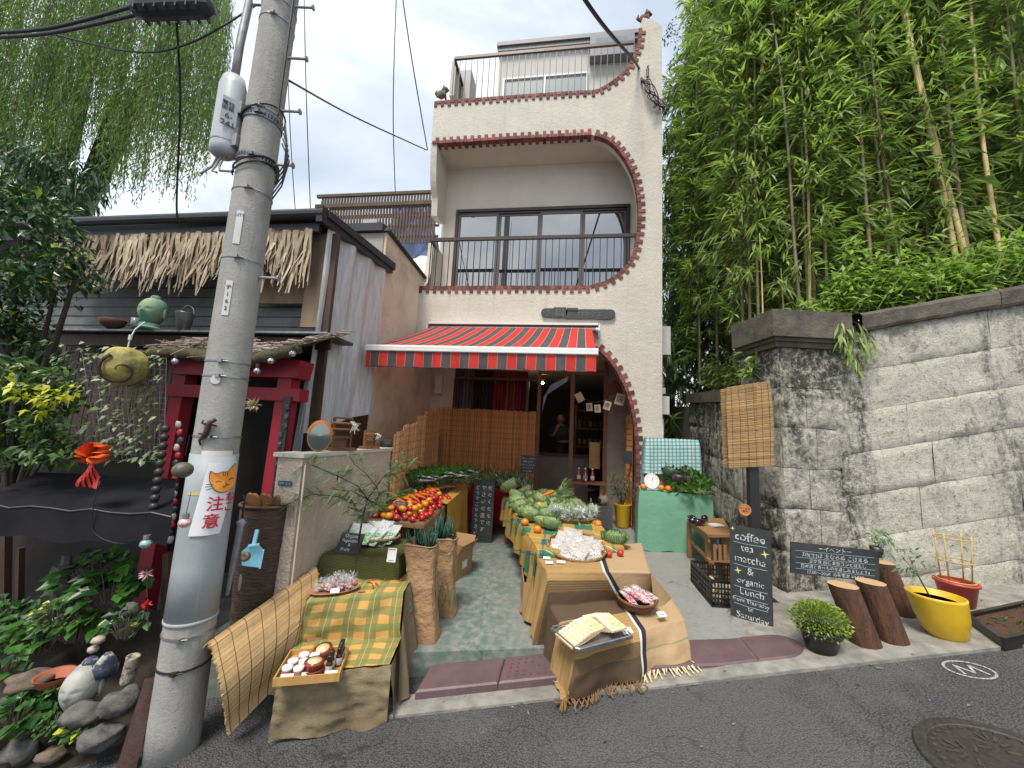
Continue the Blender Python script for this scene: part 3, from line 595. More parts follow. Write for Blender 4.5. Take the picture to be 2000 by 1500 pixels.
p1 = curved_patch(430, 492, -.62, -.28, .004, 'number_plate', PLATEW); p2 = curved_patch(561, 626, -.62, -.30, .004, 'number_plate', PLATEW)
def pole_text(s, size, py, ang, mat, parent, ex=.006, name='lettering', **k):
    p, d = pface(py, ang, ex); x = Vector((0, 0, 1)).cross(d); m = Matrix((x, Vector((0, 0, 1)), d)).transposed().to_4x4(); m.translation = p; return text(s, size, m, mat, parent, name, **k)
for i, ch in enumerate('テ162'): pole_text(ch, .036, 577+13*i, -.46, BLACK, p2)
pole_text('NTT', .028, 441, -.45, BLUE, p1)
t1 = curved_patch(878, 888, -.55, .75, .004, 'tape_strip', M_('tape_white', (.66, .64, .56), rough=.6)); curved_patch(955, 961, -.95, -.2, .006, 'tape_strip', YEL)
b = MB()
for py, an, r in ((746, -.42, .028), ):
    p, d = pface(py, an, .002); x = Vector((0, 0, 1)).cross(d); m = Matrix((x, Vector((0, 0, 1)), d)).transposed().to_4x4(); m.translation = p; b.lathe([(r, 0), (r, .004), (0, .005)], n=20, M=m)
b.build('cap_disc', PLATEW, pole)
b = MB()
for py in (232, 330, 340):
    z = zpole(py); b.tube([(PB.x+(pr(z)+.015)*cos(a), PB.y+(pr(z)+.015)*sin(a), z+.05*cos(a*1.3)) for a in [-2.6+.2*i for i in range(20)]], .006, 5)
for k in range(5):
    z = zpole(250+k*10); b.tube([(PB.x+.2, PB.y-.03, z), (PB.x+.25+.01*k, PB.y-.05, z-.15), (PB.x+.24, PB.y-.03, z-.32), (PB.x+.19, PB.y-.04, z-.42)], .005, 5)
b.tube([(PB.x+.165-.0055*i*.3, PB.y-.06, 3.6+i*.3) for i in range(18)], .007, 5); b.build('tie_cable', BLACK, pole)

SIGNW = M_('sign_white', (.74, .76, .78), (.70, .72, .74), .45, 3); ORG = M_('cat_orange', (.85, .30, .04), rough=.5); CRIM = M_('sign_crimson', (.50, .02, .05), rough=.5)
PB2, _ = pface(960, .3, 0)
cs = curved_patch(900, 1036, -.18, 1.0, .012, 'cat_caution_sign', SIGNW, None, -.55, .62, .01); tag(cs, 'white caution banner with an orange cat face and crimson lettering taped to the utility pole', 'sign')
def pole_map(py_top, ang0, ex):    # 2D (metres) -> pole surface: x along the circumference, y upward
    z0 = zpole(py_top)
    def f(x, y): z = z0+y; toc = Vector((CAM.x-PB.x, CAM.y-PB.y, 0)).normalized(); a = ang0+x/.145; d = Matrix.Rotation(a, 3, 'Z') @ toc; return Vector((PB.x, PB.y, z))+d*(pr(z)+ex)
    return f
def wrap_poly(poly, f, name, mat, parent):
    b = MB(); b.add([f(x, y) for x, y in poly], [tuple(range(len(poly)))]); return b.build(name, mat, parent)
f0 = pole_map(940, .50, .019); f1 = pole_map(940, .50, .021); f2 = pole_map(940, .50, .0225)
head = cat_curve([(-.075, .01), (-.082, .045), (-.078, .075), (-.05, .062), (-.02, .07), (.01, .072), (.05, .115), (.06, .06), (.07, .02), (.05, -.03), (.0, -.05), (-.045, -.035), (-.075, .01)], 5)[:-1]
fan = MB(); cx = (-.005, .015); k = len(head)
def fanadd(bm, poly, f, c):
    n = len(poly); vs = [f(*c)]+[f(x, y) for x, y in poly]; bm.add(vs, [(0, i+1, (i+1) % n+1) for i in range(n)])
b = MB(); fanadd(b, [(cx[0]+(x-cx[0])*1.06, cx[1]+(y-cx[1])*1.06) for x, y in head], f0, cx); b.build('cat_outline', BLACK, cs)
b = MB(); fanadd(b, head, f1, cx); b.build('cat_face', ORG, cs)
b = MB()
def wl_(pts, w=.004):
    for (xa, ya), (xc, yc) in zip(pts, pts[1:]):
        l = math.hypot(xc-xa, yc-ya) or 1; nx, ny = -(yc-ya)/l*w/2, (xc-xa)/l*w/2
        b.add([f2(xa+nx, ya+ny), f2(xa-nx, ya-ny), f2(xc-nx, yc-ny), f2(xc+nx, yc+ny)], [(0, 1, 2, 3)])
for pts in ([(-.05, .012), (-.035, .018), (-.018, .01)], [(.02, .018), (.038, .03), (.052, .026)], [(-.012, -.012), (-.005, -.022), (.004, -.018), (.008, .0), (.018, -.012), (.03, -.008)], [(-.02, .07), (-.016, .045)], [(-.008, .072), (-.005, .045)], [(.006, .074), (.007, .048)], [(-.095, .0), (-.06, -.002)], [(-.098, -.015), (-.062, -.012)], [(-.09, -.033), (-.06, -.022)]): wl_(pts)
b.build('cat_features', BLACK, cs)
def wtext(s, size, x, y, f, mat, parent):
    o = text(s, size, Matrix.Translation((x, y, 0)), mat, parent, ext=0, bold=.0015)
    off = Vector((0, 0, 0)); p = parent
    while p is not None: off += p.location; p = p.parent
    for v in o.data.vertices:
        w = v.co+off; v.co = f(w.x, w.y)-off
wtext('ね', .065, .048, -.105, f1, CRIM, cs); wtext('こ', .065, .042, -.165, f1, CRIM, cs); wtext('注', .09, -.035, -.15, f1, CRIM, cs); wtext('意', .09, -.045, -.25, f1, CRIM, cs)
p, d = pface(838, -.45, .012); xx = Vector((0, 0, 1)).cross(d); m = Matrix((xx, Vector((0, 0, 1)), d)).transposed().to_4x4(); m.translation = p
b = MB(); RUST = M_('rust_brown', (.06, .025, .02), (.035, .018, .015), .7, 30, .4, 90)
def tb(pts, r): b.tube([m @ Vector(q) for q in pts], r, 6)
tb([(-.02, -.10, 0), (-.03, -.07, 0), (-.005, -.04, .005), (.01, 0, .01), (.015, .04, .01), (.045, .06, .008)], [.004, .008, .014, .017, .013, .011]); tb([(.01, .02, 0), (-.03, .035, 0), (-.025, .055, 0)], .006); tb([(.015, .03, 0), (.05, .02, 0)], .006); tb([(.0, -.03, 0), (-.04, -.03, 0)], .006); tb([(.0, -.03, 0), (.035, -.045, 0)], .006)
tag(b.build('lizard_ornament', RUST, None, True), 'rusty brown iron lizard clinging to the utility pole', 'ornament')
def hanging(px, py, d, r, mats, label, name='hanging_ornament', cap=True, cord=.12):
    q = PD(px, py, d); t = thing(name, label, 'ornament', q); b = MB(); b.ball(q, (r, r, r*.85), 12); b.build('globe', mats, t, True)
    if cap: c = MB(); c.tube([q+Vector((0, 0, r*.8)), q+Vector((0, 0, r*1.6))], r*.55, 10); c.build('cap', GALV, t)
    c = MB(); c.tube([q+Vector((0, 0, r*1.5)), q+Vector((.01, 0, r*1.5+cord))], .002, 4); c.build('cord', BLACK, t)
hanging(361, 1021, 2.15, .032, M_('mosaic_pink', (.45, .22, .22), (.6, .5, .48), .3, 60, .3, 60, lo=.45, hi=.5), 'pink mosaic globe light hanging against the utility pole')
hanging(285, 1062, 2.5, .034, M_('mosaic_teal', (.08, .28, .30), (.3, .45, .45), .25, 50, lo=.45, hi=.5), 'teal mosaic globe light hanging below the chain by the black canopy')
hanging(357, 918, 2.1, .05, M_('old_brass', (.12, .11, .07), (.06, .06, .05), .5, 20, .3), 'oval metal ornament with holes hanging beside the cat sign on the pole', cap=False)

# ------------------------------------------------------------------ overhead cables
CAB = M_('cable_black', (.015, .015, .017), rough=.5)
def cable(name, pts, r, label, cat='cable', sag=0, grp=None):
    P = [Vector(p) for p in pts]; o = []
    if len(P) == 2:
        for i in range(25): t = i/24; q = P[0].lerp(P[1], t); q.z -= sag*4*t*(1-t); o.append(q)
    else:
        for i in range(len(P)-1):
            p0, p1, p2, p3 = P[max(i-1, 0)], P[i], P[i+1], P[min(i+2, len(P)-1)]
            for k in range(8): t = k/8; o.append(.5*((2*p1)+(-p0+p2)*t+(2*p0-5*p1+4*p2-p3)*t*t+(-p0+3*p1-3*p2+p3)*t**3))
        o.append(P[-1])
    b = MB(); b.tube(o, r, 6); return tag(b.build(name, CAB, None, True), label, cat, grp)
cable('overhead_cable', [PD(1105, -60, 3.2), PD(1175, 45, 4.2), PY(1245, 128, -.12), PY(1254, 160, -.05)], .022, 'thick black service cable coming down onto the right corner of the shop')
cable('overhead_cable', [PD(778, -60, 6), PD(805, 120, 6), PY(835, 293, -.1)], .01, 'thin black cable dropping to the left corner of the balcony opening')
cable('overhead_cable', [PD(776, -60, 7), PD(768, 200, 7), PD(772, 375, 8.0)], .009, 'thin black cable hanging down to the rooftop trellis')
cable('overhead_cable', [PD(560, 155, 3.1), PD(700, 232, 5), PY(833, 293, -.1)], .010, 'thin cable running from the utility pole to the shop corner', sag=.0)
cable('overhead_cable', [PD(593, -60, 4.5), PD(598, 180, 4.3), PD(607, 425, 4.6)], .005, 'hair thin wire right of the utility pole ending on the old roof, right one')
cable('overhead_cable', [PD(556, -60, 3.9), PD(566, 240, 3.9), PD(578, 430, 4.3)], .004, 'hair thin wire close to the utility pole dropping to the old roof, left one')
for i, (y0, y1, sg_, lb) in enumerate(((62, 10, .04, 'upper black cable running from the far left into the cable closure box'), (72, 28, .05, 'lower black cable running from the far left into the cable closure box'))):
    cable('overhead_cable', [PD(-80, y0+4, 3.2), PD(90, y0-6, 3.0), PD(270, y1, 2.75)], .014, lb)
cable('overhead_cable', [PD(60, 55, 3.1), PD(250, 100, 2.9), PD(370, 85, 2.8), PD(500, 10, 2.9)], .007, 'sagging thin cable passing under the closure box to the utility pole')
cable('overhead_cable', [PD(345, 45, 2.8), PD(352, 200, 3.2), PD(345, 400, 3.6), PD(352, 440, 3.7)], .009, 'straight black cable dropping from the closure box to the old roof')
c0, c1 = PD(268, 18, 2.75), PD(408, 12, 2.75); b = MB(); b.bar(c0, c1, .15, .15); 
b.v = []; b.f = []; b.mi = []; b.t = []; b.uv = []; ax = c1-c0; M = frame(c0, ax, (0, 1, 0)); l = ax.length
b.lathe([(.02, -.03), (.05, -.02), (.075, .05), (.075, l-.05), (.05, l+.02), (.02, l+.03)], n=12, M=M @ Matrix.Rotation(pi/2, 4, 'Y'))
o = b.build('cable_closure', M_('closure_black', (.022, .024, .028), (.035, .037, .04), .45, 10)); tag(o, 'black ribbed cable closure box hung on the overhead cables at upper left', 'cable box')
b = MB()
for k in range(7): b.box((l*(k+.5)/7, 0, 0), (.010, .132, .132), M)
b.build('rib', MATS['closure_black'], o)
q = PY(1262, 165, -.06); st = thing('wire_bracket', 'tangle of service wires with insulators on the upper right corner of the shop wall', 'wire bracket', q)
b = MB(); a = PY(1265, 135, -.06); b.tube([a, a+Vector((0, 0, -.16))], [.03, .022], 8); b.tube([(a.x, 0, a.z+.03), (a.x, -.1, a.z+.03)], .015, 6); b.build('insulator', M_('porcelain_grey', (.12, .12, .13), rough=.3), st)
b = MB(); P0 = PY(1254, 160, -.05)
for k in range(9):
    rr = random.Random(k); P = [P0]+[PY(1255+rr.uniform(0, 15)+j*rr.uniform(4, 11), 160+j*13+rr.uniform(-6, 6), -.06-rr.uniform(0, .1)) for j in range(5)]
    if k > 3: P.append(PY(1290, 180+k*2, -.03))
    P = [Vector(x) for x in P]; o = []
    for i in range(len(P)-1):
        p0, p1, p2, p3 = P[max(i-1, 0)], P[i], P[i+1], P[min(i+2, len(P)-1)]
        for j in range(5): t = j/5; o.append(.5*((2*p1)+(-p0+p2)*t+(2*p0-5*p1+4*p2-p3)*t*t+(-p0+3*p1-3*p2+p3)*t**3))
    b.tube(o, .008, 5)
b.build('wires', CAB, st, True)

# ------------------------------------------------------------------ stone retaining wall on the right
def stone_mat():
    t = NT('wall_stone'); v = t.coord(); n1 = t.noise(v, 2.6, 9, .72, .3); n2 = t.noise(v, 14, 9, .8, .3); n3 = t.noise(t.coord('Object', (1, 1, .35)), 1.15, 8, .75, .6); n4 = t.noise(v, 75, 6, .7)
    c = t.mix(t.ramp(n2, .35, .65), (.76, .735, .63), (.50, .48, .40)); c = t.mix(t.math('MULTIPLY', t.ramp(n2, .58, .64), .75), c, (.09, .09, .08))
    c = t.mix(t.math('MULTIPLY', t.ramp(n4, .56, .64), .75), c, (.045, .045, .04)); c = t.mix(t.math('MULTIPLY', t.ramp(n1, .5, .72), .25), c, (.22, .22, .19))
    sp = t.n.new('ShaderNodeSeparateXYZ'); t.lk(v, sp.inputs[0]); a = t.attr('tint')
    pier = t.ramp(t.math('ADD', sp.outputs[0], t.math('MULTIPLY', n1, .5)), .75, .2); topk = t.ramp(t.math('SUBTRACT', sp.outputs[2], t.math('MULTIPLY', sp.outputs[0], .2)), 1.9, 2.6)
    k = t.math('ADD', t.ramp(n3, .46, .64), t.math('SUBTRACT', t.math('ADD', t.math('MULTIPLY', pier, .75), t.math('MULTIPLY', topk, .35)), .48)); k = t.math('MULTIPLY', k, t.math('ADD', .35, t.ramp(n2, .42, .52)), True)
    c = t.mix(t.math('MULTIPLY', k, .9, True), c, (.035, .036, .033)); t.col(c); t.p.inputs['Roughness'].default_value = .95; t.p.inputs['Specular IOR Level'].default_value = .1
    t.bump(t.math('ADD', n2, t.math('MULTIPLY', n4, .5)), 1.0, .035); return t.m
STONE = stone_mat(); COPE = stained('coping_stone', (.15, .13, .10), (.08, .072, .06), (.20, .19, .17), 6, 60, .7, False, .55, .75, sk=.6)
DSTONE = stained('dark_base_stone', (.115, .112, .105), (.08, .078, .072), (.2, .2, .18), 8, 60, 1.0, False, .5, .7, sk=.5)
wall = thing('stone_retaining_wall', 'weathered pale stone retaining wall with dark coping and a capped pier climbing to the right', 'wall', (3.0, -1.9, 0))
PA, PANG = (2.25, -1.95), 8; WA, WANG = (3.0, -1.86), 5
def blockface(b, Mx, s0, s1, zb0, zb1, zt0, zt1, soot, seed, amp=.03, res=.045, joint=.006):
    """rock faced block between s0,s1; bottom edge zb0->zb1, top zt0->zt1; frame Mx: x=s, y=z, z=outward"""
    nu = max(3, int((s1-s0)/res)); nv = max(3, int(max(zt0-zb0, zt1-zb1)/res))
    def fn(u, v):
        s = s0+(s1-s0)*u; zb = zb0+(zb1-zb0)*u; zt = zt0+(zt1-zt0)*u; z = zb+(zt-zb)*v
        e = min(u*(s1-s0), (1-u)*(s1-s0), v*(zt-zb), (1-v)*(zt-zb)); k = min(1, e/.045)
        n = noise.fractal(Vector((s*3.1, z*3.1, seed*7.3)), 1.0, 2.1, 5)*amp+noise.noise(Vector((s*14, z*14, seed)))*amp*.35
        j = noise.noise(Vector((s*5, z*5, 9)))*.012
        return Mx @ Vector((s+j*(0 < u < 1), z+j, -.008+(.008+.022*(seed % 3)/3)*k**.5+n*(.3+.7*k)))
    b.grid(fn, nu, nv, 0, soot); 
def vframe(A, ang): x = Vector((cos(radians(ang)), sin(radians(ang)), 0)); m = Matrix((x, Vector((0, 0, 1)), Vector((sin(radians(ang)), -cos(radians(ang)), 0)))).transposed().to_4x4(); m.translation = Vector((A[0], A[1], 0)); return m
def toS(px, py, A, ang): p = PV(px, py, A, ang); m = vframe(A, ang).inverted(); q = m @ p; return q.x, q.y
MW = vframe(WA, WANG); sA, zA = toS(1705, 640, WA, WANG); sB, zB = toS(2000, 590, WA, WANG); slope = (zB-zA)/(sB-sA)
def ztop(s): return zA+slope*(s-sA)-.02
b = MB(); backing = MB(); ch = .43; S1 = 7.0; rs = random.Random(4); sd_ = 0
for c in range(9):
    s = -.12-(.0 if c % 2 else .35)
    while s < S1:
        w = rs.uniform(.85, 1.25); s0, s1 = max(s, -.16), min(s+w, S1); sd_ += 1
        if s1-s0 > .05:
            t0, t1 = ztop(s0)-ch*c, ztop(s1)-ch*c; b0, b1 = t0-ch, t1-ch
            if c < 7: blockface(b, MW, s0+.0015, s1-.0015, b0+.0015, b1+.0015, t0-.0015, t1-.0015, max(0, rs.uniform(.15, .5)+(.25 if c < 2 else 0)+(.3 if s0 < .7 else 0)-(.1 if c in (3, 4) else 0)), sd_, .022)
        s += w
b.build('stone_block_courses', STONE, wall, True)
b = MB(); 
for c in range(3):
    s = -.1+.2*c
    while s < S1:
        w = rs.uniform(.5, .9); zb_ = ztop(s)-ch*7-.16*c; z1_ = ztop(s+w)-ch*7-.16*c; sd_ += 1
        m2 = MW @ Matrix.Translation((0, 0, .05+.06*c)); blockface(b, m2, s, s+w-.006, zb_-.19, z1_-.19, zb_, z1_, .5, sd_, .03); s += w
b.build('base_course', DSTONE, wall, True)
b = MB(); 
def quadprism(bm, Mx, pts, z0, z1): bm.prism(pts, Mx @ Matrix.Translation((0, 0, z0)), z1-z0)
quadprism(b, MW, [(-.2, -1), (S1, -1), (S1, ztop(S1)-.01), (-.2, ztop(-.2)-.01)], -.5, -.04); b.build('core', M_('joint_dark', (.20, .19, .16), rough=1), wall)
b = MB(); s = .12; 
while s < S1:
    w = rs.uniform(1.3, 1.7); n = 12
    def fn(u, v, s=s, w=w):
        P = [(-.06, .0), (.055, .0), (.07, .03), (.07, .16), (.04, .20), (-.1, .22), (-.42, .22)]
        k = v*(len(P)-1); i = min(int(k), len(P)-2); f = k-i; y = P[i][0]+(P[i+1][0]-P[i][0])*f; z = P[i][1]+(P[i+1][1]-P[i][1])*f; ss = s+(w-.008)*u
        nn = noise.noise(Vector((ss*4, z*9, y*9)))*.012; return MW @ Vector((ss, ztop(ss)+z+nn, y+nn))
    b.grid(fn, 24, 12); s += w
b.build('coping', COPE, wall, False)
MP = vframe(PA, PANG); s0, _z = toS(1522, 800, PA, PANG); s1, _z = toS(1652, 800, PA, PANG); _, zc0 = toS(1560, 680, PA, PANG); _, zc1 = toS(1560, 612, PA, PANG)
b = MB(); zz = zc0; k = 0
for hgt in (.44, .43, .42, .42, .42, .42, .42):
    cuts = [s0, s1] if k < 1 else [s0, s0+(s1-s0)*(.42 if k % 2 else .55), s1]
    for a_, c_ in zip(cuts, cuts[1:]): sd_ += 1; blockface(b, MP, a_, c_-.004, zz-hgt+.006, zz-hgt+.006, zz, zz, (.35, .95, .85, .8, .75, .7, .5)[k], sd_, .026)
    zz -= hgt; k += 1
ML = MP @ Matrix.Translation((s0, 0, 0)) @ Matrix.Rotation(-radians(62), 4, 'Y'); ML = MP @ Matrix.Translation((s0, 0, 0)); 
pC = MP @ Vector((s0, 0, 0)); pL = MP @ Vector((s0-.04, 0, -.62)); far = PY(1346, 770, .9); dv = Vector((far.x-pL.x, far.y-pL.y, 0)); LL = dv.length; dv.normalize()
nb = Vector((-dv.y, dv.x, 0)); nb = nb if nb.dot(CAM-pL) > 0 else -nb
xm = -dv; MBK = Matrix((xm, Vector((0, 0, 1)), xm.cross(Vector((0, 0, 1))))).transposed().to_4x4(); MBK.translation = Vector((far.x, far.y, 0))
xs_ = (pC-pL).normalized(); MS = Matrix((xs_, Vector((0, 0, 1)), xs_.cross(Vector((0, 0, 1))))).transposed().to_4x4(); MS.translation = pL; zz = zc0
for k, hgt in enumerate((.44, .43, .42, .42, .42, .42, .42)):
    sd_ += 1; blockface(b, MS, 0, (pC-pL).length+.02, zz-hgt+.006, zz-hgt+.006, zz, zz, .45, sd_, .02); zz -= hgt
b.build('pier_block', STONE, wall, True)
b = MB(); quadprism(b, MP, [(s0+.02, -1), (s1, -1), (s1, zc0), (s0+.02, zc0)], -.5, -.04); b.build('pier_core', MATS['joint_dark'], wall)
cp = MB(); 
for (o_, za, zb_) in ((.03, zc0, zc0+.06), (.06, zc0+.06, zc0+.10), (.10, zc0+.10, zc1)):
    P = [MP @ Vector(p) for p in ((s0-o_, 0, o_), (s1+o_*.4, 0, o_), (s1+o_*.4, 0, -.6), (s0-o_*1.0, 0, -.6))]; P[3] = P[0]-xs_*.7; cp.prism([(p.x, p.y) for p in (P[0], P[1], P[2], P[3])], Matrix.Translation((0, 0, za)), zb_-za)
cp.build('pier_cap', COPE, wall)
zb1 = PY(1346, 770, far.y).z; b = MB(); ht = (.40, .40, .42, .42, .42, .42); zn = MBK.inverted() @ pL
zt_near = zc0-.42; zt_far = far.z-.16
zz0, zz1 = zt_far, zt_near-.12
for k, hgt in enumerate(ht):
    for j in range(3):
        a_, c_ = (LL-.02)*j/3, (LL-.02)*(j+1)/3; f = lambda s: zz0+(zz1-zz0)*s/(LL-.02)-.0
        sd_ += 1; blockface(b, MBK, a_+.003, c_-.003, f(a_)-hgt+.006, f(c_)-hgt+.006, f(a_), f(c_), .35+.2*(k % 2), sd_, .02)
    zz0 -= hgt; zz1 -= hgt
b.build('side_wall', STONE, wall, True)
b = MB(); f = lambda s: zt_far+(zt_near-.12-zt_far)*s/(LL-.02)
b.prism([(0, f(0)), (LL-.02, f(LL-.02)), (LL-.02, f(LL-.02)+.16), (0, f(0)+.16)], MBK @ Matrix.Translation((0, 0, -.4)), .46); b.build('side_coping', COPE, wall)
b = MB(); b.prism([(-1.5, -1), (LL-.03, -1), (LL-.03, zt_near-.2), (-1.5, f(-1.5)-.05)], MBK @ Matrix.Translation((0, 0, -.4)), .36); b.build('side_core', MATS['joint_dark'], wall)
b = MB()
for (px, py, dd, r) in ((1420, 960, 5.75, .15), (1560, 1130, 4.25, .16)): q = PD(px, py, dd); b.ball(q, (r*1.3, r, r), 16, 0, .4, None, .5, px)
b.build('foot_boulder', STONE, wall, True)
SOIL = M_('soil', (.035, .025, .016), (.06, .045, .028), .95, 5, .6, 40)
def bank_z(x, y):
    q = MW.inverted() @ Vector((x, y, 0)); s_ = q.x; dd = -q.z; base = ztop(max(s_, -.4))+.12
    left = max(0, (x-2.05)/1.0); base = zt_far-.1+(base-(zt_far-.1))*min(1, max(0, (x-2.0)/1.2))
    return base+max(0, dd)*.10+.05*noise.noise(Vector((x*2, y*2, 0)))
def bfn(u, v):
    y = -1.55+v*v*14; x0 = (2.3 if y < -1.2 else 2.2+(-1.2-y)*-.08); x = x0+(14-x0)*u; x = max(x, 2.35+.25*max(0, y+.2)) if y > -1.2 else x; return (x, y, bank_z(x, y))
b = MB(); b.grid(lambda u, v: (lambda y: (lambda x: (x, y, bank_z(x, y)))((max(2.45, 2.35+.28*(y+1.2)))+(14-2.45)*u*u**.3))(-1.5+v*v*14), 60, 50); tag(b.build('bank', SOIL, None, True), kind='structure')
# ------------------------------------------------------------------ foliage materials
LF_DARK = leafmat('leaf_evergreen', (.012, .032, .012), (.05, .12, .032), .28, .15, (.30, .38, .03))
LF_YEL = leafmat('leaf_yellowish', (.02, .06, .012), (.10, .19, .03), .35, .3, (.55, .55, .05))
LF_IVY = leafmat('leaf_ivy', (.05, .09, .03), (.25, .30, .14), .4, .25, (.5, .52, .35))
LF_WIL = leafmat('leaf_willow', (.07, .13, .035), (.20, .30, .09), .5, .55, (.26, .32, .05))
LF_BROAD = leafmat('leaf_broad', (.012, .05, .010), (.07, .20, .025), .35, .3)
BARK = M_('bark', (.06, .05, .04), (.03, .025, .02), .9, 12, .8, 40, stretch=(1, 1, .3)); TWIG = M_('twig', (.10, .08, .06), rough=.9)
def rnd_dir(zb=0): v = Vector((random.gauss(0, 1), random.gauss(0, 1), random.gauss(0, 1)+zb)); return v.normalized()
# ------------------------------------------------------------------ old wooden house
HY, HX, HZ = -2.70, -2.70, 3.72
BLK = M_('black_metal', (.018, .018, .02), (.03, .03, .032), .45, 8, .1, 30); SIDING = M_('grey_siding', (.20, .21, .20), (.14, .15, .14), .7, 5, .2, 40); TANW = M_('old_plywood', (.27, .20, .13), (.17, .12, .075), .8, 4, .3, 30, stretch=(1, 1, .3))
house = thing('old_wooden_house', 'old dark wooden house with a dried palm leaf fringe under its black roof', 'building', (-4.8, -1.5, 0))
b = MB(); b.add([(-9, HY-.15, HZ+.06), (HX+.12, HY-.15, HZ+.06), (HX+.12, -1.25, HZ+.20), (-9, 2.5, HZ+.55), (-9, HY-.15, HZ-.02), (HX+.12, HY-.15, HZ-.02), (HX+.12, -1.25, HZ+.10), (-9, 2.5, HZ+.45)], [(0, 1, 2, 3), (7, 6, 5, 4), (0, 4, 5, 1), (1, 5, 6, 2), (2, 6, 7, 3), (3, 7, 4, 0)]); b.build('roof', BLK, house)
b = MB(); b.tube([(-9, HY-.2, HZ+.0), (HX+.1, HY-.2, HZ+.0)], .055, 10); b.build('gutter', BLK, house); b = MB(); b.box(((HX-9)/2, HY-.12, HZ-.12), (HX+9, .04, .10)); b.build('fascia', BLK, house)
b = MB(); b.bar((HX+.06, HY-.24, HZ-.02), (HX+.06, -1.28, HZ+.12), .07, .17); b.build('verge_beam', BLK, house)
b = MB(); b.box((-5.85, HY+.28, 2.98), (6.1, .04, .9)); 
for k in range(7): b.box((-5.85, HY+.255, 2.60+.12*k), (6.1, .008, .008), None, 1)
b.build('siding', [SIDING, BLK], house)
b = MB(); b.box((-5.85, HY+.5, 1.2), (6.0, .05, 2.9)); b.build('shade_fill_wall', M_('shade_black', (.012, .010, .009), (.022, .018, .015), .8, 4), house)  # near-black colour stands in for the deep shade under the roof
b = MB(); b.box((-6.6, -3.0, .1), (5.4, .05, 2.0)); b.build('lower_shade_fill', MATS['shade_black'], house)  # dark board added as fill, painting the shade below the canopy
b = MB(); b.box((HX-.06, HY+.9, 1.8), (.06, 1.2, 3.8)); b.build('end_wall', DARKWOOD, house)
for px, w, c, n in ((612, .12, TANW, 'plywood_post'), (640, .05, DARKWOOD, 'corner_post')):
    q = PY(px, 600, HY+.02); z0 = PY(px, 640, HY+.02).z if px == 612 else .2; b = MB(); b.box((q.x, HY+.02, (z0+3.6)/2), (w*1.9, .05, 3.6-z0)); b.build(n, c, house)
q0, q1 = PY(512, 640, HY+.1), PY(600, 640, HY+.1); b = MB(); b.box(((q0.x+q1.x)/2, HY+.1, 3.0), (q1.x-q0.x+.2, .03, .35)); b.build('tan_board', TANW, house)
q0, q1 = PY(90, 648, HY-.05), PY(650, 652, HY-.05); sz = q0.z; b = MB(); b.box(((q0.x+q1.x)/2, HY+.1, sz), (q1.x-q0.x, .5, .03)); b.box(((q0.x+q1.x)/2, HY-.15, sz+.005), (q1.x-q0.x+.03, .025, .02), None, 1); b.build('shelf_roof', [BLK, GALV], house)
b = MB(); b.box(((q0.x+q1.x)/2, HY-.06, sz-.09), (q1.x-q0.x, .03, .13)); b.build('shelf_fascia', DARKWOOD, house)
b = MB()
for k in range(26):
    x = q0.x+(q1.x-q0.x)*.5*k/26; b.box((x, HY+.16, sz-.75), (.05+.02*(k % 3), .03, 1.25))
b.build('plank_wall', DARKWOOD, house)
THATCH = M_('dried_palm', (.42, .34, .24), (.25, .19, .125), .85, 3, .2, 30, tint=.9)
b = MB(); x0, x1 = PY(120, 470, HY-.1).x, HX-.06
for i in range(620):
    x = x0+(x1-x0)*R_(); dark = x < x0+.9; l = U(.35, .72)*(.85 if R_() < .5 else 1); z = HZ-.14-U(0, .05); y = HY-.10-U(0, .07); w = U(.012, .03); n = 6; sw = U(-.16, .10); cv = U(.0, .12); vs = []; tw = U(-.6, .6)
    for k in range(n+1):
        s = k/n; ww = w*(1-.75*s**1.5)/1; px = x+sw*s*s*l*1.2; py = y-cv*s*s*l-.02*sin(s*5+i); a = tw*s+U(-.1, .1); vs += [(px-ww*cos(a), py-ww*sin(a), z-l*s), (px+ww*cos(a), py+ww*sin(a), z-l*s)]
    b.add(vs, [(2*k, 2*k+1, 2*k+3, 2*k+2) for k in range(n)], 0, U(.0, .35) if dark else U(.3, 1))
o = b.build('palm_leaf_fringe', THATCH, house)
PLS = NT('plastic_film'); PLS.col((.88, .88, .88)); PLS.p.inputs['Roughness'].default_value = .22; PLS.p.inputs['Specular IOR Level'].default_value = .9
tr = PLS.n.new('ShaderNodeBsdfTransparent'); ms = PLS.n.new('ShaderNodeMixShader'); ms.inputs[0].default_value = .50
f_ = PLS.noise(PLS.coord('Object', (1, 5, .5)), 3.5, 6, .7, 1.2); PLS.lk(PLS.math('ADD', PLS.math('MULTIPLY', PLS.ramp(f_, .4, .7), .32), .66), ms.inputs[0]); PLS.p.inputs['Emission Strength'].default_value = 0; PLS.lk(tr.outputs[0], ms.inputs[1]); PLS.lk(PLS.p.outputs[0], ms.inputs[2]); PLS.lk(ms.outputs[0], PLS.o.inputs[0]); PLS.bump(f_, .8, .08); PLS = PLS.m
b = MB(); zt0, zb0 = HZ-.1, PX(642, 855, HX+.07).z; 
b.grid(lambda u, v: (lambda y: (HX+.045+.03*sin(y*16+v*2.2)+.03*noise.noise(Vector((y*5, v*2, 0)))+.05*v*sin(y*7), y-.08*v*(1-u), (HZ-.04+.09*u)+(PX(640+100*u, 850-50*u, HX+.07).z-(HZ-.04+.09*u))*v))(HY-.05+1.42*u), 70, 46)
tag(b.build('plastic_sheet', PLS, None, True), 'translucent clear plastic sheet hanging down the side of the old wooden house', 'plastic sheet')
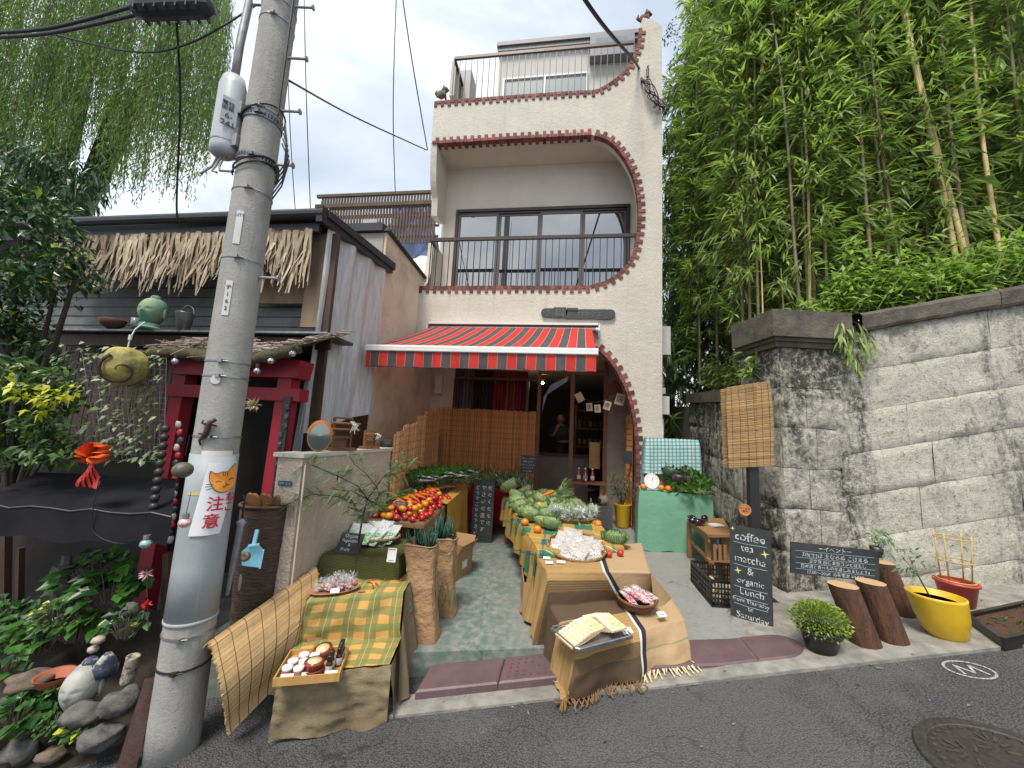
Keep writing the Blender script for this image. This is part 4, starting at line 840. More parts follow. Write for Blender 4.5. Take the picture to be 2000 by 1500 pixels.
# ------------------------------------------------------------------ neighbour with ochre stained stucco flank
OCH = stained('ochre_stucco', (.74, .64, .49), (.66, .56, .42), (.25, .21, .16), 1.6, 40, .5, False, .5, .7, sk=.55)
nb_ = thing('stained_stucco_house', 'stained ochre stucco house flank between the old wooden house and the shop', 'building', (-3.2, -.3, 0))
b = MB(); b.prism([(-1.35, -.2), (1.05, -.2), (1.05, 4.05), (.2, 4.28), (-1.35, 4.36)], Matrix(((0, 0, 1, HX-.5), (1, 0, 0, 0), (0, 1, 0, 0), (0, 0, 0, 1))), .49); b.build('flank_wall', OCH, nb_)
b = MB(); b.bar((HX+.0, -1.4, 4.38), (HX+.0, .16, 4.30), .10, .03); b.box((HX-.9, -1.38, 4.42), (1.7, .1, .12)); b.build('roof_edge', BLK, nb_)
b = MB(); b.box((HX-1.0, -1.34, 4.18), (1.9, .06, .32)); b.build('gable_panel', M_('gable_grey', (.32, .30, .27), rough=.8), nb_)
b = MB(); p0 = PY(770, 462, .6); p1 = PY(846, 512, .6); b.prism([(-.9, 4.2), (.9, 4.2), (.9, 4.62), (-.9, 4.86)], Matrix(((0, 0, 1, HX-.7), (1, 0, 0, 0), (0, 1, 0, 0), (0, 0, 0, 1))), .25); b.build('parapet', M_('parapet_grey', (.40, .41, .39), (.33, .34, .33), .8, 3), nb_)
b = MB(); b.box((HX-2.6, 2.2, 2.2), (4.0, 5.0, 4.2)); b.build('rear_block', OCH, nb_)
tr_ = thing('rooftop_trellis', 'brown slatted timber trellis on the roof between the old house and the shop', 'trellis', (-4.5, 1.5, 4.4)); TY = 1.6
a, c = PY(624, 383, TY), PY(852, 376, TY); zb_ = PY(700, 462, TY).z; zt_ = (a.z+c.z)/2; GW = M_('grey_wood', (.11, .075, .055), (.07, .05, .04), .8, 5)
for dy, n in ((0, 42), (.5, 0)):
    b = MB(); b.box(((a.x+c.x)/2, TY+dy, zt_), (c.x-a.x+.1, .07, .07)); b.box(((a.x+c.x)/2, TY+dy-.04, zt_-.28), (c.x-a.x+.1, .03, .09)); b.build('rail', GW, tr_)
b = MB(); 
for k in range(40): x = a.x+.1+(c.x-a.x-.1)*k/39; b.box((x, TY, (zt_+zb_)/2-.1), (.045, .03, zt_-zb_+.2))
b.build('slat', GW, tr_); b = MB(); 
for k in range(4): b.box(((a.x+c.x)/2+.3, TY+.35, zb_+.15+.28*k), (c.x-a.x-.6, .03, .05))
b.bar((a.x+.1, TY+.5, zt_-.1), (a.x+.9, TY+.4, zb_), .05); b.build('cross_rail', M_('reddish_wood', (.20, .10, .06), rough=.8), tr_)
TARP = M_('blue_tarp', (.14, .24, .60), (.35, .45, .70), .5, 4, .5, 12)
b = MB(); p0, p1 = PY(762, 395, TY+.5), PY(850, 500, TY+.5); b.grid(lambda u, v: (p0.x+(p1.x-p0.x)*u+.05*sin(v*9), TY+.55+.08*sin(u*14+v*7), p0.z+(p1.z-p0.z)*v), 24, 14); tag(b.build('blue_tarp', TARP, None, True), 'blue tarpaulin bunched behind the timber trellis beside the shop', 'tarpaulin')
# ------------------------------------------------------------------ twig porch roof and torii gate
TR = M_('torii_red', (.30, .012, .03), (.22, .012, .028), .5, 3, .15, 30, stretch=(1, 1, .3))
GY_ = -3.1; gate = thing('torii_gate', 'crimson wooden torii style gate frame standing behind the utility pole', 'gate', (PY(470, 800, GY_).x, GY_, -.2))
L0, L1 = PY(345, 720, GY_), PY(602, 714, GY_); zt1, zb1 = PY(500, 707, GY_).z, PY(500, 738, GY_).z
b = MB(); b.prism([(L0.x+.1, zb1), (L1.x-.03, zb1), (L1.x, zt1+.01), (L0.x-.02, zt1+.01)], Matrix(((1, 0, 0, 0), (0, 0, 1, GY_-.11), (0, 1, 0, 0), (0, 0, 0, 1))), .2); b.build('top_lintel', TR, gate)
zt2, zb2 = PY(560, 760, GY_).z, PY(560, 784, GY_).z; x0, x1 = PY(336, 780, GY_).x, PY(597, 770, GY_).x
b = MB(); b.box(((x0+x1)/2, GY_-.02, (zt2+zb2)/2), (x1-x0, .13, zt2-zb2)); b.build('tie_beam', TR, gate)
for px0, px1 in ((566, 530), (362, 322)):
    tp = PY(px0, 735, GY_); bt = PY(px1, 1010, GY_); b = MB(); b.tube([(tp.x, GY_, zb1+.0), (bt.x+.02, GY_, -.3)], .075, 4) if 0 else b.bar((tp.x, GY_, zb1), (tp.x-.05, GY_, -.35), .14, .12, (0, 1, 0)); b.build('post', TR, gate)
q = PY(553, 850, GY_-.1); b = MB(); b.box((q.x, GY_-.1, q.z-.1), (.07, .02, .9)); 
o = b.build('name_board', BLK, gate); d = MB()
for k in range(9): d.ball((q.x+U(-.02, .02), GY_-.115, q.z+.25-.085*k), (.025, .012, .03), 8, j=.5, seed=k)
d.build('carving', M_('carved_dark', (.08, .05, .05), (.03, .03, .035), .5, 30), o)
b = MB(); p = PY(352, 800, GY_-.12)
for k in range(16): q = PY(352-k*1.2, 830+k*15, GY_-.13); b.ball((q.x+U(-.02, .02), q.y, q.z), (.03, .02, .035), 8, k % 3, None, None, .4, k)
tag(b.build('charm_string', [M_('charm_white', (.45, .44, .42), rough=.5), M_('charm_red', (.4, .03, .03), rough=.5), M_('charm_dark', (.05, .06, .08), rough=.5)], None, True), 'string of small mixed charms and figures hanging on the left red gate post', 'ornament')
p0, p1 = PY(568, 890, -2.75), PY(611, 742, -2.75); b = MB(); b.grid(lambda u, v: (p0.x+(p1.x-p0.x)*u+.1*v*(1-u)*1, -2.8+.012*sin(u*50), p0.z-.6+(p1.z-p0.z+.6)*v), 40, 2); tag(b.build('corrugated_sheet', M_('sheet_blue_white', (.42, .46, .49), (.36, .40, .43), .4, 6), None, True), 'pale blue corrugated sheet standing between the red gate and the garden wall', 'metal sheet')
MOSS = M_('moss', (.05, .04, .02), (.10, .085, .04), .95, 30, .9, 60); STK = M_('pale_stick', (.34, .29, .24), (.16, .12, .09), .8, 20, tint=.7)
tw_ = thing('twig_porch_roof', 'sagging porch roof of pale cut twigs over mossy bark above the red gate', 'porch roof', (-3.1, -3.2, 2.2))
xL, xR = PY(298, 690, -3.25).x, PY(642, 660, -3.0).x
def rf(u, v): x = xL+(xR-xL)*u; z = PY(400, 700, -3.4).z; zt = 2.30+.12*u; return Vector((x, -3.42+.75*v, 2.05+.08*u*u+.30*v+.05*sin(u*7)))
b = MB(); b.grid(lambda u, v: rf(u, v)+Vector((0, 0, .03*noise.noise(Vector((u*20, v*8, 0))))), 40, 8)
b.tube([rf(k/30, 0)+Vector((0, .02, -.02+.02*noise.noise(Vector((k*.9, 0, 0))))) for k in range(31)], [.05+.015*sin(k*2.1) for k in range(31)], 8); b.build('moss_bed', MOSS, tw_, True)
b = MB()
for i in range(330):
    u, v = R_(), R_()**.9; p = rf(u, v)+Vector((0, 0, U(.02, .06))); l = U(.05, .16); d = Vector((1, U(-.25, .25), U(-.1, .1))).normalized(); b.tube([p-d*l/2, p+d*l/2], U(.006, .012), 5)
b.build('cut_twigs', STK, tw_); b = MB()
for i in range(30): u = R_(); p = rf(u, U(0, .5)); b.tube([p, p+Vector((U(-.15, .15), U(-.1, 0), U(.0, .06))), p+Vector((U(-.2, .2), U(-.2, -.1), U(-.1, .06)))], .003, 4)
b.build('loose_twigs', STK, tw_)
GLB = M_('clear_bulb', (.5, .5, .5), rough=.08, metal=.85)
for (px, py), w_ in zip(((342, 706), (367, 720) if 0 else (502, 725), (529, 705), (571, 691)), ('below the left end of the twig roof', 'just over the red lintel right of the pole', 'on the edge of the twig roof right of the pole', 'nearest the right end of the twig roof')):
    q = PD(px, py, 3.05); t = thing('string_bulb', 'small clear festoon bulb hanging '+w_, 'bulb', q, 'festoon bulbs under the twig roof'); b = MB(); b.ball(q, .026, 12); b.build('globe', GLB, t, True); b = MB(); b.tube([q+Vector((0, 0, .02)), q+Vector((0, 0, .06))], .013, 8); b.build('socket', BLK, t)
q = PD(497, 790, 3.2); b = MB()
for k in range(70): d = rnd_dir(); d.y = -abs(d.y); b.leaf(q, d, rnd_dir(), U(.05, .09), .012, 0, U(.2, 1))
tag(b.build('dried_flower', THATCH), 'spiky dried flower head hanging under the red tie beam', 'dried flower')

# ------------------------------------------------------------------ things on the shelf roof
sy = HY-.12
def local(fn): b = MB(); fn(b); return b
q = PY(292, 640, sy); q.z = sz+.07
GREEN_ST = M_('verdigris_stone', (.30, .33, .20), (.12, .32, .24), .8, 2.5, .4, 50, lo=.42, hi=.6)
bh = thing('buddha_head', 'pale green verdigris buddha head with topknot resting on the shelf roof', 'statue', q)
def head_mesh(q, s, yaw, tilt=0, hairmat=1):
    """a smooth carved head: face, brow, nose, lips, ear lobes; yaw turns it about z"""
    M = Matrix.Translation(q) @ Matrix.Rotation(yaw, 4, 'Z') @ Matrix.Rotation(tilt, 4, 'X') @ Matrix.Scale(s, 4)
    b = MB(); nu, nv = 48, 34; vs = []
    for j in range(nv+1):
        a = pi*j/nv; z = -cos(a); r = sin(a)
        for i in range(nu):
            p = 2*pi*i/nu; dx, dy = cos(p)*r, sin(p)*r; k = .78 if z < 0 else .78+.04*z; wid = k*(1-.22*max(0, -z)**1.5); x = dx*wid; y = dy*.88; zz = z*1.06; f = max(0, -sin(p))*r     # face towards -y
            if f > .2:
                ax = abs(x)
                nose = math.exp(-(x/.09)**2)*math.exp(-((zz+.10)/.22)**2)*.20*(1 if zz > -.28 else .3)
                eye = -math.exp(-((ax-.28)/.15)**2-((zz-.06)/.09)**2)*.10+math.exp(-((ax-.28)/.12)**2-((zz-.03)/.05)**2)*.05
                brow = math.exp(-((ax-.26)/.2)**2-((zz-.22)/.06)**2)*.05
                lips = math.exp(-(x/.17)**2-((zz+.42)/.05)**2)*.08-math.exp(-(x/.2)**2-((zz+.42)/.012)**2)*.03+math.exp(-(x/.12)**2-((zz+.54)/.04)**2)*.05
                chin = math.exp(-(x/.2)**2-((zz+.78)/.14)**2)*.08; y -= nose+eye+brow+lips+chin
            vs.append(M @ Vector((x, y, zz+1.05)))
    b.add(vs, [(i*nu+k, i*nu+(k+1) % nu, (i+1)*nu+(k+1) % nu, (i+1)*nu+k) for i in range(nv) for k in range(nu)], 0, .5)
    h = MB(); h.ball(M @ Vector((0, .20, 1.36)), (.83*s, .80*s, .80*s), 24, 0, .4, Matrix.Rotation(yaw, 3, 'Z')); h.ball(M @ Vector((0, .15, 2.12)), (.34*s, .34*s, .28*s), 16, 0, .4)
    e = MB(); e.b2 = MB()
    for sx, e_ in ((-1, e), (1, e.b2)): e_.ball(M @ Vector((sx*.80, .12, .95)), (.10*s, .16*s, .42*s), 12, 0, .5, Matrix.Rotation(yaw, 3, 'Z'))
    return b, h, e
f_, h_, e_ = head_mesh(q, .15, .25); f_.build('face', GREEN_ST, bh, True); h_.build('topknot', GREEN_ST, bh, True); [x.build('ear', GREEN_ST, bh, True) for x in (e_, e_.b2)]; b = MB(); b.lathe([(.12, -.05), (.13, -.035), (.10, -.02), (.09, .02)], q, 20); b.build('plinth', GREEN_ST, bh)
q = PY(357, 643, sy); q.z = sz+.02; b = MB(); b.lathe([(.058, 0), (.085, .19), (.088, .195), (.08, .19), (.055, .02), (0, .02)], q, 24); bk = b.build('metal_bucket', GALV, None, True); tag(bk, 'dented galvanised bucket standing upside on the shelf roof right of the green head', 'bucket')
b = MB(); b.tube([q+Vector((.088*cos(a), .02, .19+.10*sin(a))) for a in [pi*k/10 for k in range(11)]], .004, 5); b.build('handle', GALV, bk)
q = PY(218, 640, sy); q.z = sz+.02; b = MB(); b.lathe([(.03, 0), (.10, .05), (.12, .11), (.105, .12)], q, 18); tag(b.build('clay_bowl', M_('brown_clay', (.12, .06, .035), rough=.7), None, True), 'brown clay bowl on the shelf roof left of the green head', 'bowl')
q = PY(262, 642, sy-.05); q.z = sz+.02; b = MB(); b.lathe([(.035, 0), (.04, .12), (.036, .12), (.03, .01)], q, 16); tag(b.build('glass_jar', M_('dull_glass', (.25, .28, .28), rough=.15), None, True), 'empty glass jar on the shelf roof beside the green head', 'jar')
q = PD(243, 716, 2.95); t = thing('gourd_lantern', 'mossy yellow green round gourd lantern with spiral opening on a white cord', 'lantern', q); MG = M_('mossy_gourd', (.38, .33, .09), (.17, .16, .05), .8, 9, .8, 40, lo=.4, hi=.6)
b = MB(); b.ball(q, (.145, .14, .15), 28, 0, .5, None, .10, 3); b.build('shell', MG, t, True); b = MB(); to = (CAM-q).normalized(); sx_ = Vector((0, 0, 1)).cross(to).normalized()
def gp(x, y): v = Vector((x, y)); k = min(1, v.length/.16); return q+sx_*x+Vector((0, 0, 1))*y+to*(.15*sqrt(max(0, 1-k*k))+.006)
P = [gp((.02+.014*a)*cos(a)*-1-.02, (.02+.014*a)*sin(a)-.03) for a in [.35*k for k in range(22)]]; b.tube(P, [.003+.012*k/22 for k in range(22)], 5); b.build('spiral_opening', RUST, t, True)
b = MB(); b.tube([q+Vector((0, 0, .14)), q+Vector((.005, 0, .22)), q+Vector((.01, .02, .30)), q+Vector((.05, .05, .37))], .005, 5); b.tube([q+Vector((.005, 0, .21)), q+Vector((.006, 0, .25))], .012, 6); b.build('cord', M_('cord_white', (.6, .6, .58), rough=.6), t)
tg = thing('grid_trellis', 'black wire grid panel overgrown with pale edged ivy below the gourd lantern', 'trellis', PD(230, 900, 3.05)); g0, g1, g2, g3 = PD(160, 690, 3.15), PD(325, 700, 3.1), PD(320, 903, 3.0), PD(195, 898, 3.05)
def gq(u, v): return (g0.lerp(g1, u)).lerp(g3.lerp(g2, u), v)
b = MB()
for i in range(15): b.tube([gq(i/14, 0), gq(i/14, 1)], .0022, 4)
for i in range(19): b.tube([gq(0, i/18), gq(1, i/18)], .0022, 4)
b.build('wire_grid', M_('wire_grey', (.22, .22, .22), rough=.5, metal=.5), tg)
b = MB()
for i in range(420):
    u, v = U(-.35, 1.02), U(-.1, 1); 
    if u < .05 and R_() < .4: continue
    p = gq(u, v)+Vector((U(-.02, .02), U(-.09, -.01), 0)); d = Vector((U(-.8, .8), -.5, -.5+U(-.3, .5))); b.leaf(p, d, (U(-.3, .3), -1, .8), U(.035, .065), U(.03, .05), 0, U(0, 1), .1)
b.build('ivy', LF_IVY, tg); b = MB()
for i in range(9): u = U(0, 1); b.tube([gq(min(1, max(0, u+.05*sin(k*1.3+i))), k/8)+Vector((0, -.01, 0)) for k in range(9)], .003, 4)
b.build('ivy_stem', TWIG, tg)
q = PD(188, 893, 2.7); bow = thing('ribbon_bow', 'shiny orange red ribbon bow with long tails hanging in front of the ivy', 'bow', q); RB1 = M_('ribbon_orange', (.62, .06, .02), (.75, .13, .03), .3, 5); RB2 = M_('ribbon_red', (.35, .012, .012), (.5, .03, .02), .35, 5)
b = MB()
for k in range(10):
    a = -.3+k*.42; c = Vector((cos(a), 0, sin(a)*1.1)); ln = .08+.015*(k % 2); s_ = Vector((-c.z, 0, c.x))
    b.grid(lambda u, v: q+c*(ln*sin(pi*u*.95+.05))+Vector((0, -.035*sin(2*pi*u)-.02, 0))+Vector((0, -.035+.07*v, 0))+s_*(.02*(v-.5)+.012*cos(pi*u)), 8, 2)
b.build('loops', RB1, bow, True); b = MB()
for k in range(5): x = -.05+.025*k; b.grid(lambda u, v: q+Vector((x*(.4+v)+.03*(u-.5)+.01*sin(v*5+k), -.02+.012*sin(v*6+k), -.02-.19*v+(.02*abs(u-.5) if v > .9 else 0))), 2, 8)
b.build('tails', RB2, bow, True)
cn = thing('black_canopy', 'sagging black fabric canopy over the dark plant shelf at lower left', 'canopy', PD(150, 1100, 2.9)); CANV = M_('black_canvas', (.012, .012, .014), (.02, .02, .023), .9, 3, .3, 12, spec=.1)
c00, c10, c11, c01 = PD(75, 922, 3.3), PD(345, 935, 3.2), PD(335, 1008, 2.6), PD(-60, 985, 2.6)
def cq(u, v): p = (c00.lerp(c10, u)).lerp(c01.lerp(c11, u), v); p.z -= .05*sin(pi*u)*sin(pi*v)-.012*sin(u*23)*v; return p
b = MB(); b.grid(cq, 30, 12); b.build('top', CANV, cn, True); b = MB(); b.grid(lambda u, v: cq(u, 1)+Vector((.01*sin(u*14+v), -.01*v, -.19*v+.012*sin(u*9)*v)), 30, 4); b.build('front_flap', CANV, cn, True)
b = MB(); b.tube([cq(k/10, 1)+Vector((0, 0, .004)) for k in range(11)], .006, 6); b.build('front_rod', M_('rod_grey', (.04, .04, .04), rough=.4), cn)
cable('drooping_cable', [PD(196, 930, 2.6), PD(183, 985, 2.58), PD(184, 1040, 2.57), PD(240, 1062, 2.57), PD(300, 1040, 2.6)], .003, 'black cord drooping from the ribbon bow over the black canopy', 'cord')
b = MB()
for k in range(13):
    p = PD(322-2.6*k, 845+17*k, 2.85-.02*k); b.lathe([(.018, 0), (.03, .035), (.02, .05), (.008, .055)], p, 8, M=None)
tag(b.build('rain_chain', BLK, None, True), 'black rain chain of small cups hanging beside the red gate post', 'rain chain')
b = MB()
for px, py0, py1, d, w in ((40, 1070, 1330, 3.3, .04), (15, 900, 1300, 3.4, .05), (330, 1080, 1230, 2.9, .05)): a, c = PD(px, py0, d), PD(px-6, py1, d); b = MB(); b.bar(a, c, w); tag(b.build('shelf_post', DARKWOOD), {40: 'second dark timber post from the left under the black canopy', 15: 'leftmost dark timber post under the black canopy', 330: 'dark timber post nearest the utility pole under the black canopy'}[px], 'post')
q = PD(110, 1200, 2.85); b = MB(); GST = M_('grey_garden_stone', (.11, .11, .10), (.06, .065, .055), .9, 20, .6, 60)
for k, (r, h) in enumerate(((.09, .06), (.05, .10), (.085, .05), (.045, .09), (.075, .05), (.03, .07))): b.lathe([(r, 0), (r*.92, h)], q+Vector((0, 0, sum((.06, .10, .05, .09, .05, .07)[:k]))), 6)
tag(b.build('stone_pagoda', GST), 'small stacked grey stone pagoda in the shade under the black canopy', 'stone lantern')
# ------------------------------------------------------------------ low garden wall
gx, gy0, gy1 = -1.95, -3.70, -1.95; gz = PX(588, 894, gx).z; GWALL = stained('garden_wall_stucco', (.62, .53, .42), (.55, .46, .365), (.25, .21, .17), 2.5, 50, 1.0, True, .55, .8, sk=.4)
gw = thing('garden_wall', 'low beige roughcast garden wall with a square vent hole and a blue address plate', 'wall', (gx-.12, -2.8, -.3))
h0, h1 = PX(657, 945, gx), PX(690, 916, gx); gxl = PY(543, 900, gy0).x
b = MB(); T = .14
for (ya, yb, za, zb) in ((gy0+.02, h0.y, -.4, gz), (h1.y, gy1, -.4, gz), (h0.y, h1.y, -.4, h0.z-.02), (h0.y, h1.y, h1.z, gz)): b.box((gx-T/2, (ya+yb)/2, (za+zb)/2), (T, yb-ya, zb-za))
b.box(((gxl+gx)/2-.001, gy0+.1, (gz-.4)/2), (gx-gxl, .2, gz+.4-.002)); b.build('masonry', GWALL, gw)
b = MB(); b.box((gx-.07, (gy0+gy1)/2, gz+.012), (T+.03, gy1-gy0+.03, .03)); b.box(((gxl+gx)/2-.09, gy0+.09, gz+.0121), (gx-gxl-.13, .23, .03)); b.build('wall_cap', M_('cap_cream', (.58, .54, .46), (.5, .46, .4), .8, 8, .3), gw)
b = MB(); b.box(((gxl+gx)/2+.13, gy0-.002, gz/2-.2), (.012, .006, gz+.3)); b.build('joint_line', M_('joint_pale', (.6, .54, .45), rough=.9), gw)
b = MB(); q = PY(558, 944, gy0); b.box((q.x, gy0-.006, q.z), (.115, .006, .036)); pl_ = b.build('address_plate', M_('plate_navy', (.03, .07, .12), (.05, .1, .16), .4, 30), gw); text('谷中 三-七', .022, XZtext(q.x, q.z-.008, gy0-.0095), M_('enamel_white', (.4, .45, .48), rough=.4), pl_)
OR_ = M_('mirror_orange', (.62, .17, .02), rough=.4); MIR = M_('mirror_glass', (.22, .25, .24), rough=.08, metal=1.0)
q = PX(620, 893, gx-.07); q.z = gz+.03; rr = (PX(620, 822, gx-.07).z-q.z)/2; mr = thing('round_mirror', 'oval tabletop mirror with an orange painted upper rim standing on the garden wall', 'mirror', q)
Mm = Matrix.Translation(q+Vector((0, 0, rr))) @ Matrix.Rotation(.55, 4, 'Z') @ Matrix.Rotation(pi/2, 4, 'X'); b = MB(); b.lathe([(0, 0), (rr*.92, 0), (rr*.92, .01), (0, .012)], n=32, M=Mm, sx=.72); b.build('glass', MIR, mr)
b = MB(); b.tube([Mm @ Vector((rr*.72*.97*cos(a), rr*.97*sin(a), .0)) for a in [2*pi*k/40 for k in range(41)]], .007, 6); b.build('brass_rim', M_('brass', (.35, .24, .12), rough=.4, metal=.6), mr, True)
b = MB(); b.grid(lambda u, v: Mm @ Vector((rr*(.64+.16*v)*cos(.1+2.9*u), rr*(.86+.20*v)*sin(.1+2.9*u), .03-.03*v)), 30, 3); b.build('orange_visor', OR_, mr, True)
LW = M_('loom_wood', (.16, .07, .03), (.09, .04, .02), .5, 6, .2, 40); LW2 = M_('loom_wood_light', (.30, .14, .05), (.2, .09, .03), .5, 6); WTH = M_('white_thread', (.65, .65, .6), rough=.9)
def loom(px, py, w, h, lab, mt, rz):
    q = PX(px, py, gx-.06); q.z = gz+.03; t = thing('toy_loom', lab, 'wooden loom', q, 'small wooden looms on the garden wall'); M = rotz(rz, q)
    b = MB(); b.box((0, 0, .012), (w*1.35, w*.9, .024), M); b.build('base', mt, t); b = MB()
    for x in (-w/2, w/2):
        b.box((x, 0, h/2+.02), (.016, .03, h), M); 
    for z in (.35, .6, .8, 1.0): b.box((0, 0, .02+h*z), (w, .02, .016), M)
    b.box((0, .02, h*.28), (w*.8, .01, h*.42), M); b.build('frame', mt, t); b = MB()
    for z in (.7, .9): b.tube([M @ Vector((-w*.75, -.03, h*z)), M @ Vector((w*.9, -.03, h*z))], .010, 8)
    b.build('roller', LW2, t); b = MB()
    for k in range(10): b.tube([M @ Vector((w*.35+U(-.02, .03), -.03, h*.98)), M @ Vector((w*.5+U(-.02, .04), -.05, h*.85)), M @ Vector((w*.5+U(-.04, .05), -.05, h*U(.55, .75)))], .003, 4)
    b.build('thread', WTH, t)
loom(664, 889, .17, .27, 'taller dark wooden toy loom with white thread beside the round mirror', LW, 1.1); loom(720, 887, .13, .16, 'smaller reddish wooden toy loom at the right end of the garden wall', LW2, 1.2)
b = MB(); q = PX(748, 880, gx-.1); b.ball(q+Vector((0, .1, .06)), (.09, .07, .07), 12, 0, .2, None, .4, 4); tag(b.build('dark_pot', M_('dark_pot', (.03, .025, .02), rough=.7), None, True), 'small dark pot behind the reed fence on the end of the garden wall', 'pot')
WICK = NT('wicker_brown'); v_ = WICK.coord('UV', (1, 1, 1)); w_ = WICK.new('ShaderNodeTexWave', Scale=14., Distortion=3.); w_.bands_direction = 'Y'; WICK.lk(WICK.coord('Object'), w_.inputs[0]); w_.bands_direction = 'Z'; n_ = WICK.noise(WICK.coord('Object', (4, 4, 50)), 4, 4)
WICK.col(WICK.mix(WICK.ramp(n_, .4, .6), (.045, .025, .018), (.12, .075, .05))); WICK.p.inputs['Roughness'].default_value = .7; WICK.bump(n_, 1, .02); WICK = WICK.m
q = PD(488, 1218, 2.75); zt_ = q.z+up(q, 985); bs = thing('tall_wicker_basket', 'tall dark brown wicker basket holding wooden sandals behind the utility pole', 'basket', q); b = MB(); H = zt_-q.z
b.lathe([(.13, 0)]+[(.13+.035*k/10+.004*(k % 2), H*k/10) for k in range(11)]+[(.15, H-.01), (.12, .05), (0, .05)], q, 28, sy=.8); b.build('wicker_body', WICK, bs, True)
b = MB(); b.tube([q+Vector((.168*cos(a), .135*sin(a), H)) for a in [2*pi*k/28 for k in range(29)]], .012, 6); b.build('rim', LW, bs, True)
for k in range(5):
    b = MB(); m = Matrix.Translation(q+Vector((-.09+.045*k, -.02*(k % 2), H+.015))) @ Matrix.Rotation(.25*(k-2), 4, 'Y') @ Matrix.Rotation(.3, 4, 'X')
    b.prism([(.035*cos(a)*(1), .075*sin(a)) for a in [2*pi*j/16 for j in range(16)]], m @ Matrix.Rotation(pi/2, 4, 'X'), .022)
    o = b.build('wooden_sandal', LW2 if k % 2 else M_('sandal_tan', (.22, .13, .06), (.15, .08, .04), .6, 9) if 'sandal_tan' not in MATS else MATS['sandal_tan']); tag(o, ['leftmost of the wooden sandals standing up in the tall wicker basket', 'second wooden sandal from the left in the tall wicker basket', 'middle wooden sandal in the tall wicker basket', 'fourth wooden sandal from the left in the tall wicker basket', 'rightmost of the wooden sandals standing up in the tall wicker basket'][k], 'sandal', 'wooden sandals in the wicker basket')
um = thing('folded_umbrella', 'rolled pale grey umbrella hanging by its black hook on the wicker basket', 'umbrella', PD(452, 1160, 2.55)); b = MB(); a, c = PD(473, 1012, 2.58), PD(443, 1165, 2.5)
b.tube([a, a.lerp(c, .05), a.lerp(c, .1), a.lerp(c, .6), a.lerp(c, .97), c], [.004, .03, .02, .018, .012, .003], 9); b.build('folded_canopy', M_('umbrella_grey', (.30, .31, .33), (.22, .23, .25), .4, 15, .3, 50), um, True)
b = MB(); b.tube([a, a+Vector((0, 0, .08)), a+Vector((.005, 0, .12)), a+Vector((-.015, 0, .15)), a+Vector((-.04, 0, .13))], .006, 6); b.build('hook_handle', BLK, um, True)
dp = thing('dustpan', 'light blue plastic dustpan hanging on the wicker basket', 'dustpan', PD(494, 1110, 2.5)); a = PD(494, 1075, 2.5); to = (CAM-a).normalized(); m = frame(a, Vector((0, 0, 1)).cross(to), Vector((0, 0, 1))); BLU = M_('plastic_blue', (.25, .55, .68), (.22, .5, .62), .35, 8)
b = MB(); b.prism([(-.05, -.085), (.045, -.11), (.055, .0), (.03, .035), (-.03, .03), (-.06, -.0)], m, .008); b.prism([(.045, -.11), (.055, -.11), (.062, .0), (.055, .0)], m, .035); b.prism([(-.03, .03), (.03, .035), (.03, .045), (-.03, .04)], m, .03); b.build('pan', BLU, dp); b = MB(); b.bar(m @ Vector((0, .03, .008)), m @ Vector((.01, .13, .01)), .022, .012); b.build('handle', BLU, dp)
q = PD(481, 1087, 2.42); b = MB(); m = Matrix.Translation(q) @ Matrix.Rotation(pi/2-.2, 4, 'X'); b.lathe([(.008, 0), (.026, -.008), (.03, .01), (.018, .024), (.008, .014)], n=18, M=m); tag(b.build('round_ornament', M_('bronze_round', (.10, .08, .055), rough=.5), None, True), 'small round bronze bell ornament in front of the blue dustpan', 'ornament')
q = PD(468, 1138, 2.5); b = MB(); b.ball(q, (.012, .01, .055), 10); tag(b.build('shoehorn', M_('horn_grey', (.26, .22, .21), rough=.35), None, True), 'slim pale shoehorn hanging beside the rolled umbrella', 'shoehorn')
# ------------------------------------------------------------------ rock garden at lower left
def bed_pt(u, v):
    a = PD(-120+u*440, 1530-30*u, 2.05+.1*u); c = PD(-60+u*400, 1190, 3.3); p = a.lerp(c, v); p.z += .035*noise.noise(Vector((u*9, v*9, 1)))*(1 if v > .03 else 0); return p
b = MB(); b.grid(bed_pt, 40, 40); tag(b.build('garden_bed', M_('bed_soil', (.02, .016, .012), (.035, .028, .02), .95, 5, .6, 40), None, True), kind='structure')
def rock(px, py, d, r, lab, mt, s, nm='rock'):
    q = PD(px, py, d); b = MB(); b.ball(q, r, 18, 0, .5, Matrix.Rotation(.4, 3, 'Z'), .45, s, 1.6); o = b.build(nm, mt, None, True); tag(o, lab, 'rock', 'rocks edging the garden bed'); return o
BRN = M_('brown_stone', (.16, .12, .09), (.10, .08, .06), .85, 6, .6, 50); GRS = M_('mottled_stone', (.12, .115, .105), (.06, .06, .055), .85, 9, .9, 40, lo=.42, hi=.58)
rock(55, 1330, 2.35, (.11, .08, .05), 'flat brown stone lying on top of the bed left of the blue head planter', BRN, 1)
rock(40, 1468, 2.15, (.075, .06, .06), 'squared grey stone at the lower left corner of the bed', GRS, 2); rock(100, 1475, 2.15, (.06, .05, .035), 'mossy flat stone right of the squared stone at the bed edge', BRN, 3)
rock(195, 1440, 2.15, (.10, .08, .05), 'rough black and white stone at the front of the bed', GRS, 4); rock(165, 1395, 2.22, (.10, .08, .06), 'large rough mottled stone below the blue head planter', GRS, 5); rock(235, 1370, 2.25, (.09, .09, .06), 'crumbling quartz streaked stone beside the rusty sheet', GRS, 6); rock(255, 1192, 2.6, (.05, .045, .045), 'round grey ball stone among the leaves near the pole', GST, 7)
